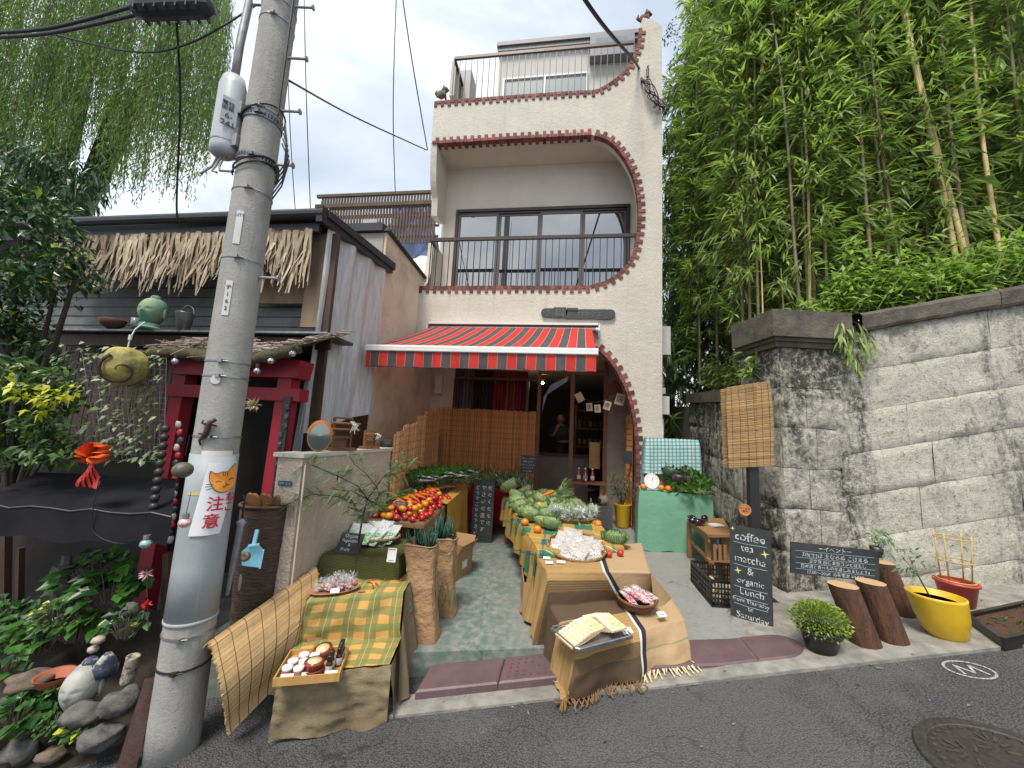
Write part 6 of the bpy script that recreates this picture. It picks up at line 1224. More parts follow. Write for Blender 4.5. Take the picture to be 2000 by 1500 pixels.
def crinkle(b, p, r, n, up_=1.0, w=.03, l=.07, t=None):
    for i in range(n):
        d = rnd_dir(up_*.8); b.leaf4(p+d*r*.3, d, rnd_dir(), U(.6, 1.2)*l, w*U(.6, 1.3), 0, t)
loc = PZ(652, 1152, .31); loc.z = .30; ot = thing('oval_wooden_plate', 'oval wooden plate heaped with cellophane wrapped sweets on the checked top', 'plate', loc)
M = Matrix.Translation(loc) @ Matrix.Rotation(.62, 4, 'Z'); mk(lambda b: b.lathe([(.09, 0), (.145, .012), (.155, .022), (.15, .022), (.135, .014), (.0, .006)], n=36, M=M, sx=1.15, sy=.62), 'plate_body', M_('plate_wood', (.42, .22, .12), (.36, .18, .1), .4, 4), ot)
SWEET = M_('sweet_red', (.50, .05, .08), (.62, .45, .40), .35, 45, lo=.47, hi=.53); SWEET2 = M_('sweet_tan', (.45, .32, .18), (.3, .2, .1), .5, 30)
def sweetbag(nm, loc, lab, content, s=1.0, grp=None, film_=None, nc=5):
    t = thing(nm, lab, 'sweet bag', loc, grp)
    def f(b):
        for k in range(nc): b.ball(Vector(loc)+Vector((U(-.025, .025), U(-.02, .02), .015+U(0, .02)))*s, (.018*s, .014*s, .012*s), 8)
    mk(f, 'sweets', content, t); mk(lambda b: (b.ball(Vector(loc)+Vector((0, 0, .022*s)), (.042*s, .032*s, .028*s), 9, 0, None, None, .5, R_()*9), crinkle(b, Vector(loc)+Vector((0, 0, .045*s)), .02*s, 26, 1.2, .02*s, .05*s)), 'cellophane', film_ or FILM, t, False); return t
for i, (x, y, z) in enumerate([(-.10, 0, .02), (-.05, .04, .02), (-.03, -.03, .02), (.02, .03, .03), (.03, -.035, .02), (.08, .0, .025), (.09, -.04, .02), (.12, .03, .02), (.0, .0, .05), (.06, .04, .045)]):
    sweetbag('sweet_bag', M @ Vector((x, y*.9, z)), ['tan biscuit bag at the left tip of the oval wooden plate', 'second sweet bag from the left at the rear of the oval plate', 'second sweet bag from the left at the front of the oval plate', 'sweet bag at the middle rear of the oval plate', 'pink sweet bag at the middle front of the oval plate', 'pink sweet bag right of the middle on the oval plate', 'pink sweet bag at the front right of the oval plate', 'sweet bag at the far right tip of the oval plate', 'sweet bag on top at the centre of the oval plate', 'sweet bag on top at the right of the oval plate'][i], SWEET2 if i < 2 else SWEET, 1.0, 'cellophane sweet bags on the oval plate')
card(M @ Vector((.0, -.085, .02)), .5, 'white price card on the front edge of the oval wooden plate', .06, .035, .6)
CHIL = M_('chilli_red', (.38, .045, .015), (.55, .12, .02), .35, 12)
chp = MB(); chp.tube([(-.03, 0, .004), (-.01, .004, .007), (.012, .0, .006), (.03, -.008, .004)], [.002, .006, .005, .0015], 6); cho = chp.build('dried_chilli', CHIL, None, True, (0, 0, 0)); tag(cho, 'dried red chilli scattered on the checked top right of the oval plate', 'chilli', 'dried chillies on the checked cloth')
for i, (px, py) in enumerate(((722, 1140), (731, 1134), (735, 1142), (745, 1128), (752, 1133), (765, 1122), (772, 1130), (778, 1124), (786, 1134), (728, 1148), (706, 1158))):
    l = PZ(px, py, .295); l.z = .298
    if i == 0: cho.location = l
    else: c = cho.copy(); COL.objects.link(c); c.location = l; c.rotation_euler = (0, 0, i*1.3)
# ------------------------------------------------------------------ reed screens
REED = NT('reed_pale'); n_ = REED.noise(REED.coord('UV', (3, 1, 1)), 9, 4, .7); REED.col(REED.mix(1.0, REED.mix(REED.ramp(n_, .35, .65), (.60, .42, .215), (.42, .275, .125)), REED.mix(REED.attr(), (.62, .60, .56), (1.12, 1.08, 1.0)), 'MULTIPLY')); REED.p.inputs['Roughness'].default_value = .6; REED = REED.m
REEDB = NT('reed_brown'); n_ = REEDB.noise(REEDB.coord('UV', (3, 1, 1)), 9, 4, .7); REEDB.col(REEDB.mix(1.0, REEDB.mix(REEDB.ramp(n_, .35, .65), (.66, .36, .155), (.42, .20, .08)), REEDB.mix(REEDB.attr(), (.45, .42, .4), (1.15, 1.1, 1.05)), 'MULTIPLY')); REEDB.p.inputs['Roughness'].default_value = .6; REEDB = REEDB.m
STRING = M_('binding_string', (.11, .05, .025), rough=.9)
def reedsheet(name, S, nreed, nseg, strings, mt, label, r=.0035, ragged=.02, cat='reed screen', along_v=True, nring=4, sn=60):
    """S(u,v): u along the reed, v across the reeds"""
    t = thing(name, label, cat, S(.5, .5)); b = MB()
    for i in range(nreed):
        v = (i+.5)/nreed+U(-.3, .3)/nreed; u0, u1 = U(-ragged, ragged*.3), 1+U(-ragged*.3, ragged); pts = [S(u0+(u1-u0)*k/nseg, v)+Vector((U(-.001, .001), U(-.0015, .0015), U(-.001, .001))) for k in range(nseg+1)]
        b.tube(pts, r*U(.75, 1.2), nring, 0, R_(), caps=False)
    b.build('reeds', mt, t); s = MB()
    for u in strings:
        for off in (-1, 1):
            P = []
            for k in range(sn+1):
                v = k/sn; p = S(u, v); n = (S(min(1, u+.01), v)-S(u-.01, v)).cross(S(u, min(1, v+.01))-S(u, max(0, v-.01))).normalized(); P.append(p+n*off*(r*1.25))
            s.tube(P, .0018, 4, 0, .5, caps=False)
    s.build('binding_strings', STRING, t); return t
Ra0, Ra1 = PD(408, 1262, 2.28), PD(612, 1118, 2.83)
e0, e1 = PD(450, 1440, 2.28), PD(560, 1330, 2.42)
a0, a1 = PD(415, 1262, 2.22), PD(620, 1115, 2.95); c0_, c1_ = PD(447, 1440, 2.24), PD(583, 1300, 2.60)
def SF(u, v):
    top = a0.lerp(a1, u); bot = c0_.lerp(c1_, u); up_ = Vector((0, 0, 1)); back = (Vector((-.9, .45, 0))).normalized()
    if v < .18: f = v/.18; return top+back*(.14*(1-f))+up_*(-.10*(1-f)**2)+up_*.02*sin(pi*f)
    f = (v-.18)/.82; p = top.lerp(bot, f); out = Vector((.75, -.6, 0)).normalized(); return p+out*(.10*sin(pi*min(1, f*1.15))*(1-u*.35)+.02*sin(f*5))+up_*(.04*sin(pi*f)*.4)
reedsheet('draped_reed_blind', SF, 165, 9, (.03, .14, .26, .39, .52, .66, .80, .92), REED, 'pale straw coloured reed blind draped beside the burlap step at front left', .0042)
b = MB(); b.tube([a0+Vector((-.05, .03, -.03)), a1+Vector((0, .02, -.03))], .014, 8); q = a0.lerp(a1, .1); b2 = [(a0.lerp(a1, .05), c0_), (a0.lerp(a1, .95), c1_)]
rk = b.build('blind_rail', PALEW, None, True); tag(rk, 'wooden rail holding up the draped reed blind beside the pole', 'rail')
for f in (.95,): p = a0.lerp(a1, f); mk(lambda b: b.box((p.x-.06, p.y+.03, (p.z-.4)/2-.02), (.03, .03, p.z+.38)), 'leg', PALEW, rk, False)
def flat_screen(tl, tr, bl, br, **k):
    def S(u, v): a = bl.lerp(br, v); c = tl.lerp(tr, v); return a.lerp(c, u)+Vector((0, .012*sin(v*21+u*3), 0))
    return S
tl, tr_ = PY(858, 797, .55), PY(1047, 806, .55); bl2, br2 = Vector((tl.x, .57, .1)), Vector((tr_.x, .57, .1))
reedsheet('brown_reed_screen', flat_screen(tl, tr_, bl2, br2), 300, 5, [.1+.052*k for k in range(18)], REEDB, 'wide brown reed screen standing across the back of the stall below the window', .0042, .015, sn=30)
pa, pb = PX(765, 842, -1.97), PX(853, 798, -1.97); pts_ = [(-1.93, -2.22), (-1.95, -1.75), (-2.03, -1.25), (-2.1, -.9), (-2.25, .2), (-2.4, .5)]
def SL(u, v):
    k = v*(len(pts_)-1); i = min(int(k), len(pts_)-2); f = k-i; x = pts_[i][0]+(pts_[i+1][0]-pts_[i][0])*f; y = pts_[i][1]+(pts_[i+1][1]-pts_[i][1])*f; zt = 1.42+.48*v; fol = .045*sin(v*26); return Vector((x+fol, y, (-.12+.04*v)+(zt+.12)*u))
reedsheet('folding_reed_screen', SL, 330, 5, [.04+.055*k for k in range(18)], REEDB, 'brown reed screen folding back along the left side of the stall above the garden wall', .005, .015, sn=60)
def SR(u, v): y = .12+.86*v; return Vector((1.085+.02*sin(v*9), y, .12+1.78*u))
reedsheet('narrow_reed_screen', SR, 130, 5, [.05+.055*k for k in range(17)], REEDB, 'narrow brown reed screen lining the right inner side of the shop doorway', .0042, .01, sn=24)
ps = PF(1477, 1168); ps.y = max(ps.y, -2.35); zt3 = ps.z+up(ps, 752); tp = thing('black_post', 'square black post standing in front of the stone pier holding up the pale blind', 'post', ps); mk(lambda b: b.box((ps.x, ps.y, (ps.z+zt3)/2-.02), (.088, .08, zt3-ps.z)), 'shaft', M_('post_black', (.016, .016, .017), rough=.5), tp, False); mk(lambda b: b.box((ps.x, ps.y, ps.z+.012), (.3, .26, .024)), 'base_plate', MATS['post_black'], tp, False)
YB_ = ps.y-.06; k1, k2, k3, k4 = PY(1418, 757, YB_), PY(1504, 744, YB_), PY(1512, 911, YB_), PY(1424, 915, YB_)
def SP(u, v):
    v2 = v*2
    if v2 <= 1: f = v2; p = k4.lerp(k1, f).lerp(k3.lerp(k2, f), u); return p+Vector((0, -.012*sin(pi*f)+.01*sin(u*9+f*4), 0))
    f = 2-v2; p = k4.lerp(k1, f).lerp(k3.lerp(k2, f), u); return p+Vector((.03*u, .14+.01*sin(u*9), .0))
reedsheet('hung_reed_blind', SP, 210, 6, (.10, .27, .44, .61, .78, .93), REED, 'small pale reed blind folded over the top of the black post before the stone pier', .0036, .02)
q = PD(1455, 996, (ps-CAM).dot(Fv)-.1); to = (CAM-q).normalized(); m = frame(q, Vector((0, 0, 1)).cross(to), (0, 0, 1)); rs_ = thing('round_wooden_sign', 'small round orange wooden sign with dark characters fixed beside the black post', 'sign', q)
mk(lambda b: b.lathe([(0, -.01), (.05, -.01), (.054, 0), (.05, .008), (.046, .004), (0, .004)], n=28, M=m), 'disc', M_('sign_orange', (.55, .22, .07), (.48, .17, .05), .5, 20), rs_, False); text('なりぬる', .020, m @ Matrix.Translation((0, .008, .005)), BLACK, rs_); text('商店', .022, m @ Matrix.Translation((0, -.018, .005)), BLACK, rs_)
# ------------------------------------------------------------------ olive table, left produce table, back table
ol = [(-1.90, -3.38, .46), (-1.30, -3.30, .46), (-1.33, -2.78, .46), (-1.90, -2.78, .46)]
table('olive_table', 'low table under the olive green cloth beside the garden wall', 'table', ol, .6, CARD, gz=-.14); mk(lambda b: drape(b, ol, (.36, .34, 0, .2), .018, 3, 1, .02, .02), 'olive_cloth', OLIVE, None, True, 'olive green ribbed cloth hanging over the low table beside the garden wall', 'tablecloth')
lt = [(-1.90, -2.72, .60), (-1.36, -2.62, .58), (-1.40, -.92, .71), (-1.95, -.92, .72)]
table('produce_table', 'long sloping table heaped with fruit and greens along the garden wall', 'table', lt, .7, WOOD); mk(lambda b: drape(b, [lt[0], lt[1], lt[2], lt[3]], (.05, .14, 0, 0), .008, 4, 3, .05, .01), 'brown_cloth', M_('brown_cloth', (.20, .11, .05), rough=.9), None, True, 'thin brown cloth under the fruit on the long left table', 'tablecloth')
def must(b):
    A0, A1 = Vector((-1.345, -1.95, .655)), Vector((-1.385, -.86, .722)); b.grid(lambda u, v: A0.lerp(A1, u)+Vector((.015+.03*v+.016*sin(u*13+v)*v, 0, -.01-(.50+.16*u-.1*sin(u*5))*v)), 40, 14); b.grid(lambda u, v: A0.lerp(A1, u)+Vector((-.12+.135*v, 0, .006-.01*v)), 30, 3)
mk(must, 'mustard_cloth', MUST, None, True, 'mustard yellow cloth hanging from the aisle side of the long left table', 'tablecloth')
rt_ = [(-1.42, -.52, .62), (-.66, -.50, .62), (-.62, .10, .64), (-1.5, .10, .64)]
table('back_table', 'small table at the back of the stall under the dark red cloth', 'table', rt_, .62, WOOD); mk(lambda b: drape(b, rt_, (.46, .40, 0, .40), .03, 5, 2, .03, .03), 'dark_red_cloth', CRED, None, True, 'dark red cloth hanging over the small table at the back of the stall', 'tablecloth')
rt = [(-.205, -2.90, .50), (.56, -2.45, .50), (.12, -.55, .60), (-.84, -.80, .60)]
table('long_produce_table', 'long table of cabbages running back on the right side of the aisle', 'table', rt, .6, M_('red_wood', (.22, .05, .03), (.16, .035, .02), .5, 5)); mk(lambda b: drape(b, rt, (.10, .2, .15, .30), .035, 3.2, 5, .06, .04), 'green_plaid_cloth', PLAIDG, None, True, 'green and gold plaid cloth falling from the aisle side of the long cabbage table', 'tablecloth')
up_t = [(-.22, -3.06, .425), (.69, -2.98, .425), (.80, -2.12, .425), (-.20, -2.80, .425)]; lw_t = [(.04, -3.55, .12), (.88, -3.08, .13), (.90, -2.55, .13), (.04, -2.95, .12)]
st = thing('stepped_stand', 'two step crate stand hidden under the fringed tan cloth at front right', 'stand', (.4, -3, -.15)); mk(lambda b: hexa(b, sh_([up_t[0], up_t[1], up_t[2], (-.2, -2.4, .425)], .1), -.15), 'upper_crate', CARD, st, False); mk(lambda b: hexa(b, sh_(lw_t, .1), -.15), 'lower_crate', CARD, st, False)
TAN = clothmat('tan_cloth', (.42, .29, .165), [(1, None, .0, 0, (0, 0, 0), 0)]); TANY = clothmat('tan_yellow', (.38, .245, .10), [(1, .03, 0, .12, (.2, .12, .05), .6)]); TBR = clothmat('tan_brown', (.13, .085, .05), [(1, .016, 0, .3, (.26, .16, .06), .7)]); TBR2 = clothmat('tan_brown_plain', (.105, .07, .045), []); STRW = clothmat('stripe_white', (.62, .60, .55), []); STRB = clothmat('stripe_black', (.03, .03, .04), []); TGR = clothmat('stripe_green', (.26, .25, .12), [])
UB = [Vector(x) for x in ((-.24, -2.72, .44), (.80, -2.10, .44))]; UF = [Vector(x) for x in ((-.10, -3.16, .44), (.70, -3.00, .44))]; LBk = [Vector(x) for x in ((-.06, -3.20, .185), (.92, -2.80, .185))]; LFr = [Vector(x) for x in ((.12, -3.64, .13), (.94, -3.06, .15))]; GR = [Vector(x) for x in ((.12, -3.65, -.155), (.94, -3.22, -.065))]
def tan(u, v):
    rows = [UB, UF, LBk, LFr, GR]; br = [0, .26, .42, .66, 1.0]
    for i in range(4):
        if v <= br[i+1]+1e-9: f = (v-br[i])/(br[i+1]-br[i]); break
    a = rows[i][0].lerp(rows[i+1][0], f); c = rows[i][1].lerp(rows[i+1][1], f)
    if 0 <= u <= 1: p = a.lerp(c, u); o = 0
    elif u < 0: p = a.copy(); o = -u
    else: p = c.copy(); o = u-1
    if i == 3: p += Vector((0, -.015-.02*sin(pi*f), 0))+Vector((.3, -1, 0))*(.022*sin(u*15+.7)*f**.7+.012*noise.noise(Vector((u*9, f*3, 0))))
    if i == 1: p += Vector((0, -.02*sin(pi*f), .01*sin(pi*f)))+Vector((0, -1, 0))*.012*sin(u*11)*f
    if i in (0, 2): p.z += .004*noise.noise(Vector((u*8, v*9, 0)))
    if o:
        s = -1 if u < 0 else 1; gzz = road_z(p.x, p.y)+.03; mxd = max(0, p.z-gzz); d = min(o*1.0, mxd); k = o*1.0/.55; fold = sin(v*(34 if s > 0 else 26))*.6+.5*sin(v*57+1)
        p += Vector((s*(.015+.10*min(1, k)*(1 if s < 0 else .5)+.035*fold*min(1, k)), -.05*min(1, k)*(1 if v > .6 else .0)-.02*fold*min(1, k), -d))
    return p
NU, NV = 90, 110; u0_, u1_ = -.50, 1.34
b = MB(); 
def ff(a, c): return u0_+(u1_-u0_)*a, c
def mi_(a, c):
    u, v = ff(a, c)
    if .545 < u < .56 or .585 < u < .60: return 4 if .545 < u < .56 else 5
    if .56 <= u <= .585: return 4 if int(u*160) % 2 else 5
    if u < .545:
        if v < .26: return 1
        if v < .31: return 1
        if v < .36: return 2
        if v < .52: return 3
        if v < .73: return 1 
        if v < .83: return 2
        return 3
    return 6 if .83 < v+.03*u < .845 else 0
gridm(b, lambda a, c: tan(*ff(a, c)), NU*2, NV, mi_, lambda a, c: (ff(a, c)[0]*.8, c*1.4))
tc_ = b.build('fringed_tan_cloth', [TAN, TANY, TBR, TBR2, STRW, STRB, TGR], None, True); tag(tc_, 'tan woven cloth with brown stripes and a knotted fringe over the front right steps', 'tablecloth')
fr1 = MB(); fr2 = MB()
for k in range(70):
    u = -.28+1.30*k/69; p = tan(u, 1.0); g = road_z(p.x, p.y)+.032; l = U(.05, .09); br_ = u < .55; d = Vector((U(-.03, .03)+(.02 if u > .9 else 0), -U(.02, .07), 0)); e_ = p+d; e_.z = min(p.z-.01, max(g, p.z-l)); (fr1 if br_ else fr2).tube([p, p.lerp(e_, .5)+Vector((0, 0, .006)), e_, e_+d*.4+Vector((0, 0, -.004))], [.004, .007, .004, .007] if not br_ else [.003, .004, .005, .006], 5)
fr1.build('brown_fringe', M_('fringe_brown', (.20, .11, .04), rough=.95), tc_); fr2.build('cream_fringe', M_('fringe_cream', (.60, .50, .32), rough=.95), tc_)
# ------------------------------------------------------------------ produce prototypes
STEMG = M_('stem_green', (.06, .14, .03), rough=.6)
def fruit_proto(nm, lab, cat, grp, mt, r, sq=.85, dent=.12, stem=True):
    b = MB(); n = 16; prof = [(max(0.0, r*sin(pi*k/12)*(1+.04*sin(2*pi*k/12))), r*sq-r*sq*cos(pi*k/12)-(dent*r*max(0, (k-9)/3)**2)) for k in range(13)]; prof[0] = (0, 0); prof[-1] = (0, prof[-1][1]); b.lathe(prof, n=n)
    o = b.build(nm, mt, None, True, (0, 0, 0)); tag(o, lab, cat, grp)
    if stem:
        s = MB(); z = prof[-1][1]
        for k in range(5): a = k*2*pi/5; s.leaf((0, 0, z), (cos(a), sin(a), .1), (0, 0, 1), r*.5, r*.2)
        s.build('calyx', STEMG, o)
    return o
def skin(name, c1, c2, rough=.25, sc=12): return M_(name, c1, c2, rough, sc, .05, 60, coat=.3)
tom = fruit_proto('tomato', 'ripe red tomato in the mixed heap on the long left table', 'tomato', 'red tomatoes heaped on the left table', skin('tomato_red', (.50, .012, .010), (.38, .01, .012)), .034)
apl = fruit_proto('apple', 'dark red apple in the mixed heap on the long left table', 'apple', 'dark red apples on the left table', skin('apple_red', (.26, .008, .018), (.42, .05, .02), .3), .036, .9, .25)
yel = fruit_proto('yellow_pepper', 'yellow orange pepper in the mixed heap on the long left table', 'pepper', 'yellow peppers heaped on the left table', skin('pepper_yellow', (.72, .32, .015), (.62, .20, .012)), .038, .85, .3)
org = fruit_proto('orange', 'orange tucked between cabbages on the right table', 'orange', 'oranges on the right table', skin('orange_peel', (.68, .22, .012), (.6, .17, .01), .4, 60), .04, .95, .05)
b = MB(); b.tube([(-.085, 0, .012), (-.05, 0, .014), (0, .002, .016), (.05, 0, .017), (.068, 0, .016)], [.002, .007, .012, .016, .010], 10); car = b.build('carrot', skin('carrot_orange', (.72, .17, .02), (.6, .12, .015), .45, 40), None, True, (0, 0, 0)); tag(car, 'bright orange carrot in the mixed heap on the long left table', 'carrot', 'carrots heaped on the left table'); b = MB()
for k in range(5): b.tube([(.066, 0, .016), (.10+.01*k, U(-.02, .02), .016+U(0, .02))], .002, 4)
b.build('stalk', STEMG, car)
def ltp(s, w):  # point on the sloping left table; s 0 front..1 back, w 0 left..1 right
    C = [Vector(c) for c in lt]; return C[0].lerp(C[1], w).lerp(C[3].lerp(C[2], w), s)
def put(src, loc, rot, first, kd):
    o = src if first else src.copy()
    if not first:
        COL.objects.link(o)
        for ch, gr in kd: c = ch.copy(); COL.objects.link(c); c.parent = o
    o.location = Vector(loc); o.rotation_euler = rot; s = U(.88, 1.12); o.scale = (s, s, s*U(.93, 1.05)); return o
cnt = {}
def heap(srcs, pts):
    for i, (p, s) in enumerate(pts):
        kd = cnt.setdefault(s.name, [False, tree_of(s)]); put(s, p, (U(-.6, .6), U(-.6, .6), U(0, 6.2)), not kd[0], kd[1]); kd[0] = True
rh = random.Random(3); pts = []
for i in range(260):
    s, w = rh.uniform(.0, .62), rh.uniform(.08, .98); p = ltp(s, w); hgt = .05*sin(pi*min(1, max(0, w)))*sin(pi*min(1, s/.62+.15)); 
    if any((p-q[0]).length < .062 for q in [(Vector((a.x, a.y, p.z)), 0) for a, _ in pts]): continue
    p.z += .004; k = noise.noise(Vector((s*9, w*6, 3)))+rh.uniform(-.25, .25); src = (tom if w > .82 else (apl if k < -.12 else (yel if k < .16 else tom))); pts.append((p, src))
n0 = len(pts)
for i in range(130):
    s, w = rh.uniform(.06, .5), rh.uniform(.25, .85); p = ltp(s, w); p.z += .055
    if any((p-a).length < .06 for a, _ in pts[n0:]): continue
    pts.append((p, yel if rh.random() < .42 else (tom if rh.random() < .6 else apl)))
heap(None, pts)
cp_ = []
for i in range(9): p = ltp(.50+.016*i, .52+.05*(i % 3)); p.z += .07+.012*(i % 4); cp_.append(p)
for i in range(5): p = ltp(.16+.05*i, .40+.06*i); p.z += .10; cp_.append(p)
kd = tree_of(car)
for i, p in enumerate(cp_): o = put(car, p, (U(-.1, .1), U(-.25, .1), (2.3 if i < 9 else 2.7)+U(-.3, .3)), i == 0, kd); o.scale = (1.25,)*3
def leafy(nm, lab, cat, grp, n, l, w, mt, spread=.5, stalk=True, flat=.3, film_=None):
    t = thing(nm, lab, cat, (0, 0, 0), grp); b = MB(); s = MB()
    for i in range(n):
        a = random.gauss(0, spread); d = Vector((cos(a), sin(a), flat*R_()+.05)); st_ = Vector((-l*.2, U(-.01, .01), .01)); e_ = st_+d*l*U(.4, .8); s.tube([st_, e_], [.003, .002], 4); b.leaf(e_, d+rnd_dir()*.35, (0, 0, 1), l*U(.35, .6), w, 0, R_(), .15, .25)
    b.build('leaves', mt, t); s.build('stalks', M_('stalk_pale', (.30, .38, .18), rough=.5) if 'stalk_pale' not in MATS else MATS['stalk_pale'], t)
    if film_: mk(lambda b: b.grid(lambda u, v: Vector((-l*.3+l*1.35*u, (v-.5)*l*.62*(.4+.6*u)+.008*noise.noise(Vector((u*9, v*9, 1))), .05*sin(pi*v)*sin(pi*min(1, u*1.1))+.015+.02*noise.noise(Vector((u*12, v*12, 0))))), 16, 12), 'cellophane', film_, t, False)
    return t
LF_GREENS = leafmat('leaf_greens', (.03, .09, .02), (.14, .30, .08), .35, .2); LF_CABB = leafmat('leaf_cabbage', (.07, .17, .03), (.46, .58, .24), .45, .3)
def scatter(src, places, lab=None, grp=None):
    kd = tree_of(src)
    for i, (p, r, s) in enumerate(places):
        if i == 0: src.location = Vector(p); src.rotation_euler = r; src.scale = (s,)*3; o = src
        else: o = dup(src, p, kidmap=kd, rot=r, scale=s)
g1 = leafy('bagged_greens', 'cellophane bag of long green leaves fanned over the back of the left table', 'greens', 'bagged greens on the back of the left table', 34, .26, .028, LF_GREENS, .3, film_=FILM)
scatter(g1, [(ltp(.62+.03*(i % 13), .08+.075*(i % 12))+Vector((0, 0, .07+.02*(i % 4))), (U(-.3, .3), -.35, -1.1+U(-.6, .6)), U(1.0, 1.35)) for i in range(26)])
g2 = leafy('herb_bag', 'crinkly cellophane bag of dark herbs on the small back table', 'greens', 'herb bags on the back table', 26, .16, .02, LF_GREENS, .9, flat=1.4, film_=FILM)
scatter(g2, [(Vector((-1.5+.058*i, -.32+.2*(i % 3)*.6, .66)), (U(-.3, .3), -.7+U(-.3, .3), U(0, 6)), U(1.1, 1.5)) for i in range(16)])
g4 = leafy('loose_leaf_bunch', 'bunch of dark leaves at the left edge of the fruit heap', 'greens', 'loose leaf bunches beside the fruit heap', 30, .18, .03, LF_GREENS, .45)
scatter(g4, [(ltp(.02+.0*i, .0)+Vector((.02, 0, .06)), (0, 0, 1.0), 1), (ltp(.28, .0)+Vector((.0, 0, .06)), (0, 0, .7), 1.1), (ltp(.5, .02)+Vector((0, 0, .06)), (0, 0, .5), 1.1), (ltp(.58, .2)+Vector((0, 0, .08)), (0, 0, .2), 1)])
def veined(m):
    t = NT.__new__(NT); t.m = m; t.t = m.node_tree; t.n = t.t.nodes; t.l = t.t.links; t.p = t.n['Principled BSDF']; t.o = None
    uv = t.coord('UV'); w = t.new('ShaderNodeTexWave', Scale=3.2, Distortion=5., Detail=3.); t.lk(uv, w.inputs[0]); vo = t.new('ShaderNodeTexVoronoi', Scale=75.); vo.feature = 'DISTANCE_TO_EDGE'; t.lk(t.coord(), vo.inputs[0])
    k = t.math('MULTIPLY', t.math('SUBTRACT', 1, t.ramp(vo.outputs[0], .0, .12)), .55); src = t.p.inputs['Base Color'].links[0].from_socket; k = t.math('MAXIMUM', k, t.ramp(w.outputs['Fac'], .86, .97))
    t.lk(t.mix(t.math('MULTIPLY', k, .9), src, (.55, .64, .40)), t.p.inputs['Base Color']); t.bump(t.math('ADD', t.math('MULTIPLY', vo.outputs[0], 4), t.noise(t.coord(), 30, 3)), .6, .006); return m
veined(LF_CABB)
def cabbage_proto(nm, lab, grp, r, mt=None, col=None):
    t = thing(nm, lab, 'cabbage', (0, 0, 0), grp); mt = mt or LF_CABB; mk(lambda b: b.ball((0, 0, r*.85), (r*.8, r*.8, r*.75), 16, 0, .8, None, .15, 2), 'heart', mt, t)
    def f(b):
        for k in range(15):
            a = k*2.4; el = k/11; base = Vector((cos(a)*r*.25, sin(a)*r*.25, r*.1)); 
            def g(u, v, a=a, el=el, k=k):
                th = a+(u-.5)*2.3*(1-.35*v); ph = (-1.0+v*(1.3+1.0*el)); rr = r*(1.0+.75*max(0, 1-el)*v*v+(.05+.12*v*v)*noise.noise(Vector((u*5+k*3, v*4, k)))*1.5); return Vector((cos(th)*cos(ph)*rr, sin(th)*cos(ph)*rr, r*.85+sin(ph)*rr*.85))
            b.grid(g, 12, 7, 0, .35+.5*R_())
    mk(f, 'outer_leaves', mt, t); 
    def h(b):
        for k in range(9):
            a = k*.7; b.tube([Vector((cos(a)*cos(p)*r*1.06, sin(a)*cos(p)*r*1.06, r*.85+sin(p)*r*.9)) for p in [-.8+.25*j for j in range(7)]], [.004, .0035, .003, .0025, .002, .0015, .001], 4)
    0 and mk(h, 'leaf_rib', M_('rib_pale', (.42, .50, .26), rough=.5) if 'rib_pale' not in MATS else MATS['rib_pale'], t); return t
def rtp(s, w): C = [Vector(c) for c in rt]; return C[0].lerp(C[1], w).lerp(C[3].lerp(C[2], w), s)
cb = cabbage_proto('cabbage', 'loose leaved green cabbage among the heap on the right table', 'green cabbages heaped on the right table', .085)
pl = []
for i in range(26):
    s, w = .42+.022*i, (.10+.23*(i % 4)); p = rtp(s, w); p.z += .0+(.09 if (i % 5) == 4 and s > .6 else 0); pl.append((p, (U(-.5, .5), U(-.5, .5), U(0, 6)), U(.8, 1.15)))
pl += [(rtp(.30, .22), (0, .2, 1), .8), (rtp(.26, .30)+Vector((0, 0, .0)), (.2, 0, 3), .85)]
scatter(cb, pl); cbf = cabbage_proto('cabbage', 'single green cabbage on the tan cloth behind two red tomatoes', None, .088, veined(leafmat('leaf_cabbage_dark', (.03, .10, .02), (.16, .30, .06), .4, .2))); q = PZ(1200, 1068, .45); cbf.location = (q.x, q.y, .45)
for i, (px, py) in enumerate(((1192, 1086), (1214, 1084))): q = PZ(px, py, .45); o = tom.copy(); COL.objects.link(o); [COL.objects.link(c) or setattr(c, 'parent', o) for c in [ch.copy() for ch in kids(tom)]]; o.location = (q.x, q.y, .45); o.scale = (.95,)*3; o['label'] = ['left of the two red tomatoes in front of the single cabbage', 'right of the two red tomatoes in front of the single cabbage'][i]; o['group'] = 'tomatoes beside the single cabbage'
oc = [rtp(.62, .05), rtp(.50, .10), rtp(.34, .03), rtp(.22, .12), rtp(.66, .35), rtp(.52, .3)]; kd = tree_of(org)
for i, p in enumerate(oc): put(org, p+Vector((0, 0, .0 if i < 4 else .08)), (0, 0, i), i == 0, kd)
for i, (px, py, src, lb) in enumerate(((1035, 1012, tom, 'dark red tomato beside the oranges at the aisle edge of the right table'), (1043, 1016, org, 'orange nearest the wide basket at the aisle edge'), (1168, 1030, org, 'orange at the right end of the wide crinkly basket'), (1160, 1026, yel, 'yellow pepper at the right end of the wide crinkly basket'))):
    z = .51; q = PZ(px, py, z); o = src.copy(); COL.objects.link(o); o.location = (q.x, q.y, z); o['label'] = lb; del o['group']
    for ch in kids(src): c = ch.copy(); COL.objects.link(c); c.parent = o
g3 = leafy('carrot_top_bunch', 'bunch of dark green carrot tops lying over the right table', 'greens', None, 60, .20, .02, LF_GREENS, .7, flat=.9); q = PD(1095, 965, 4.75); g3.location = q; g3.rotation_euler = (0, -.3, .2)
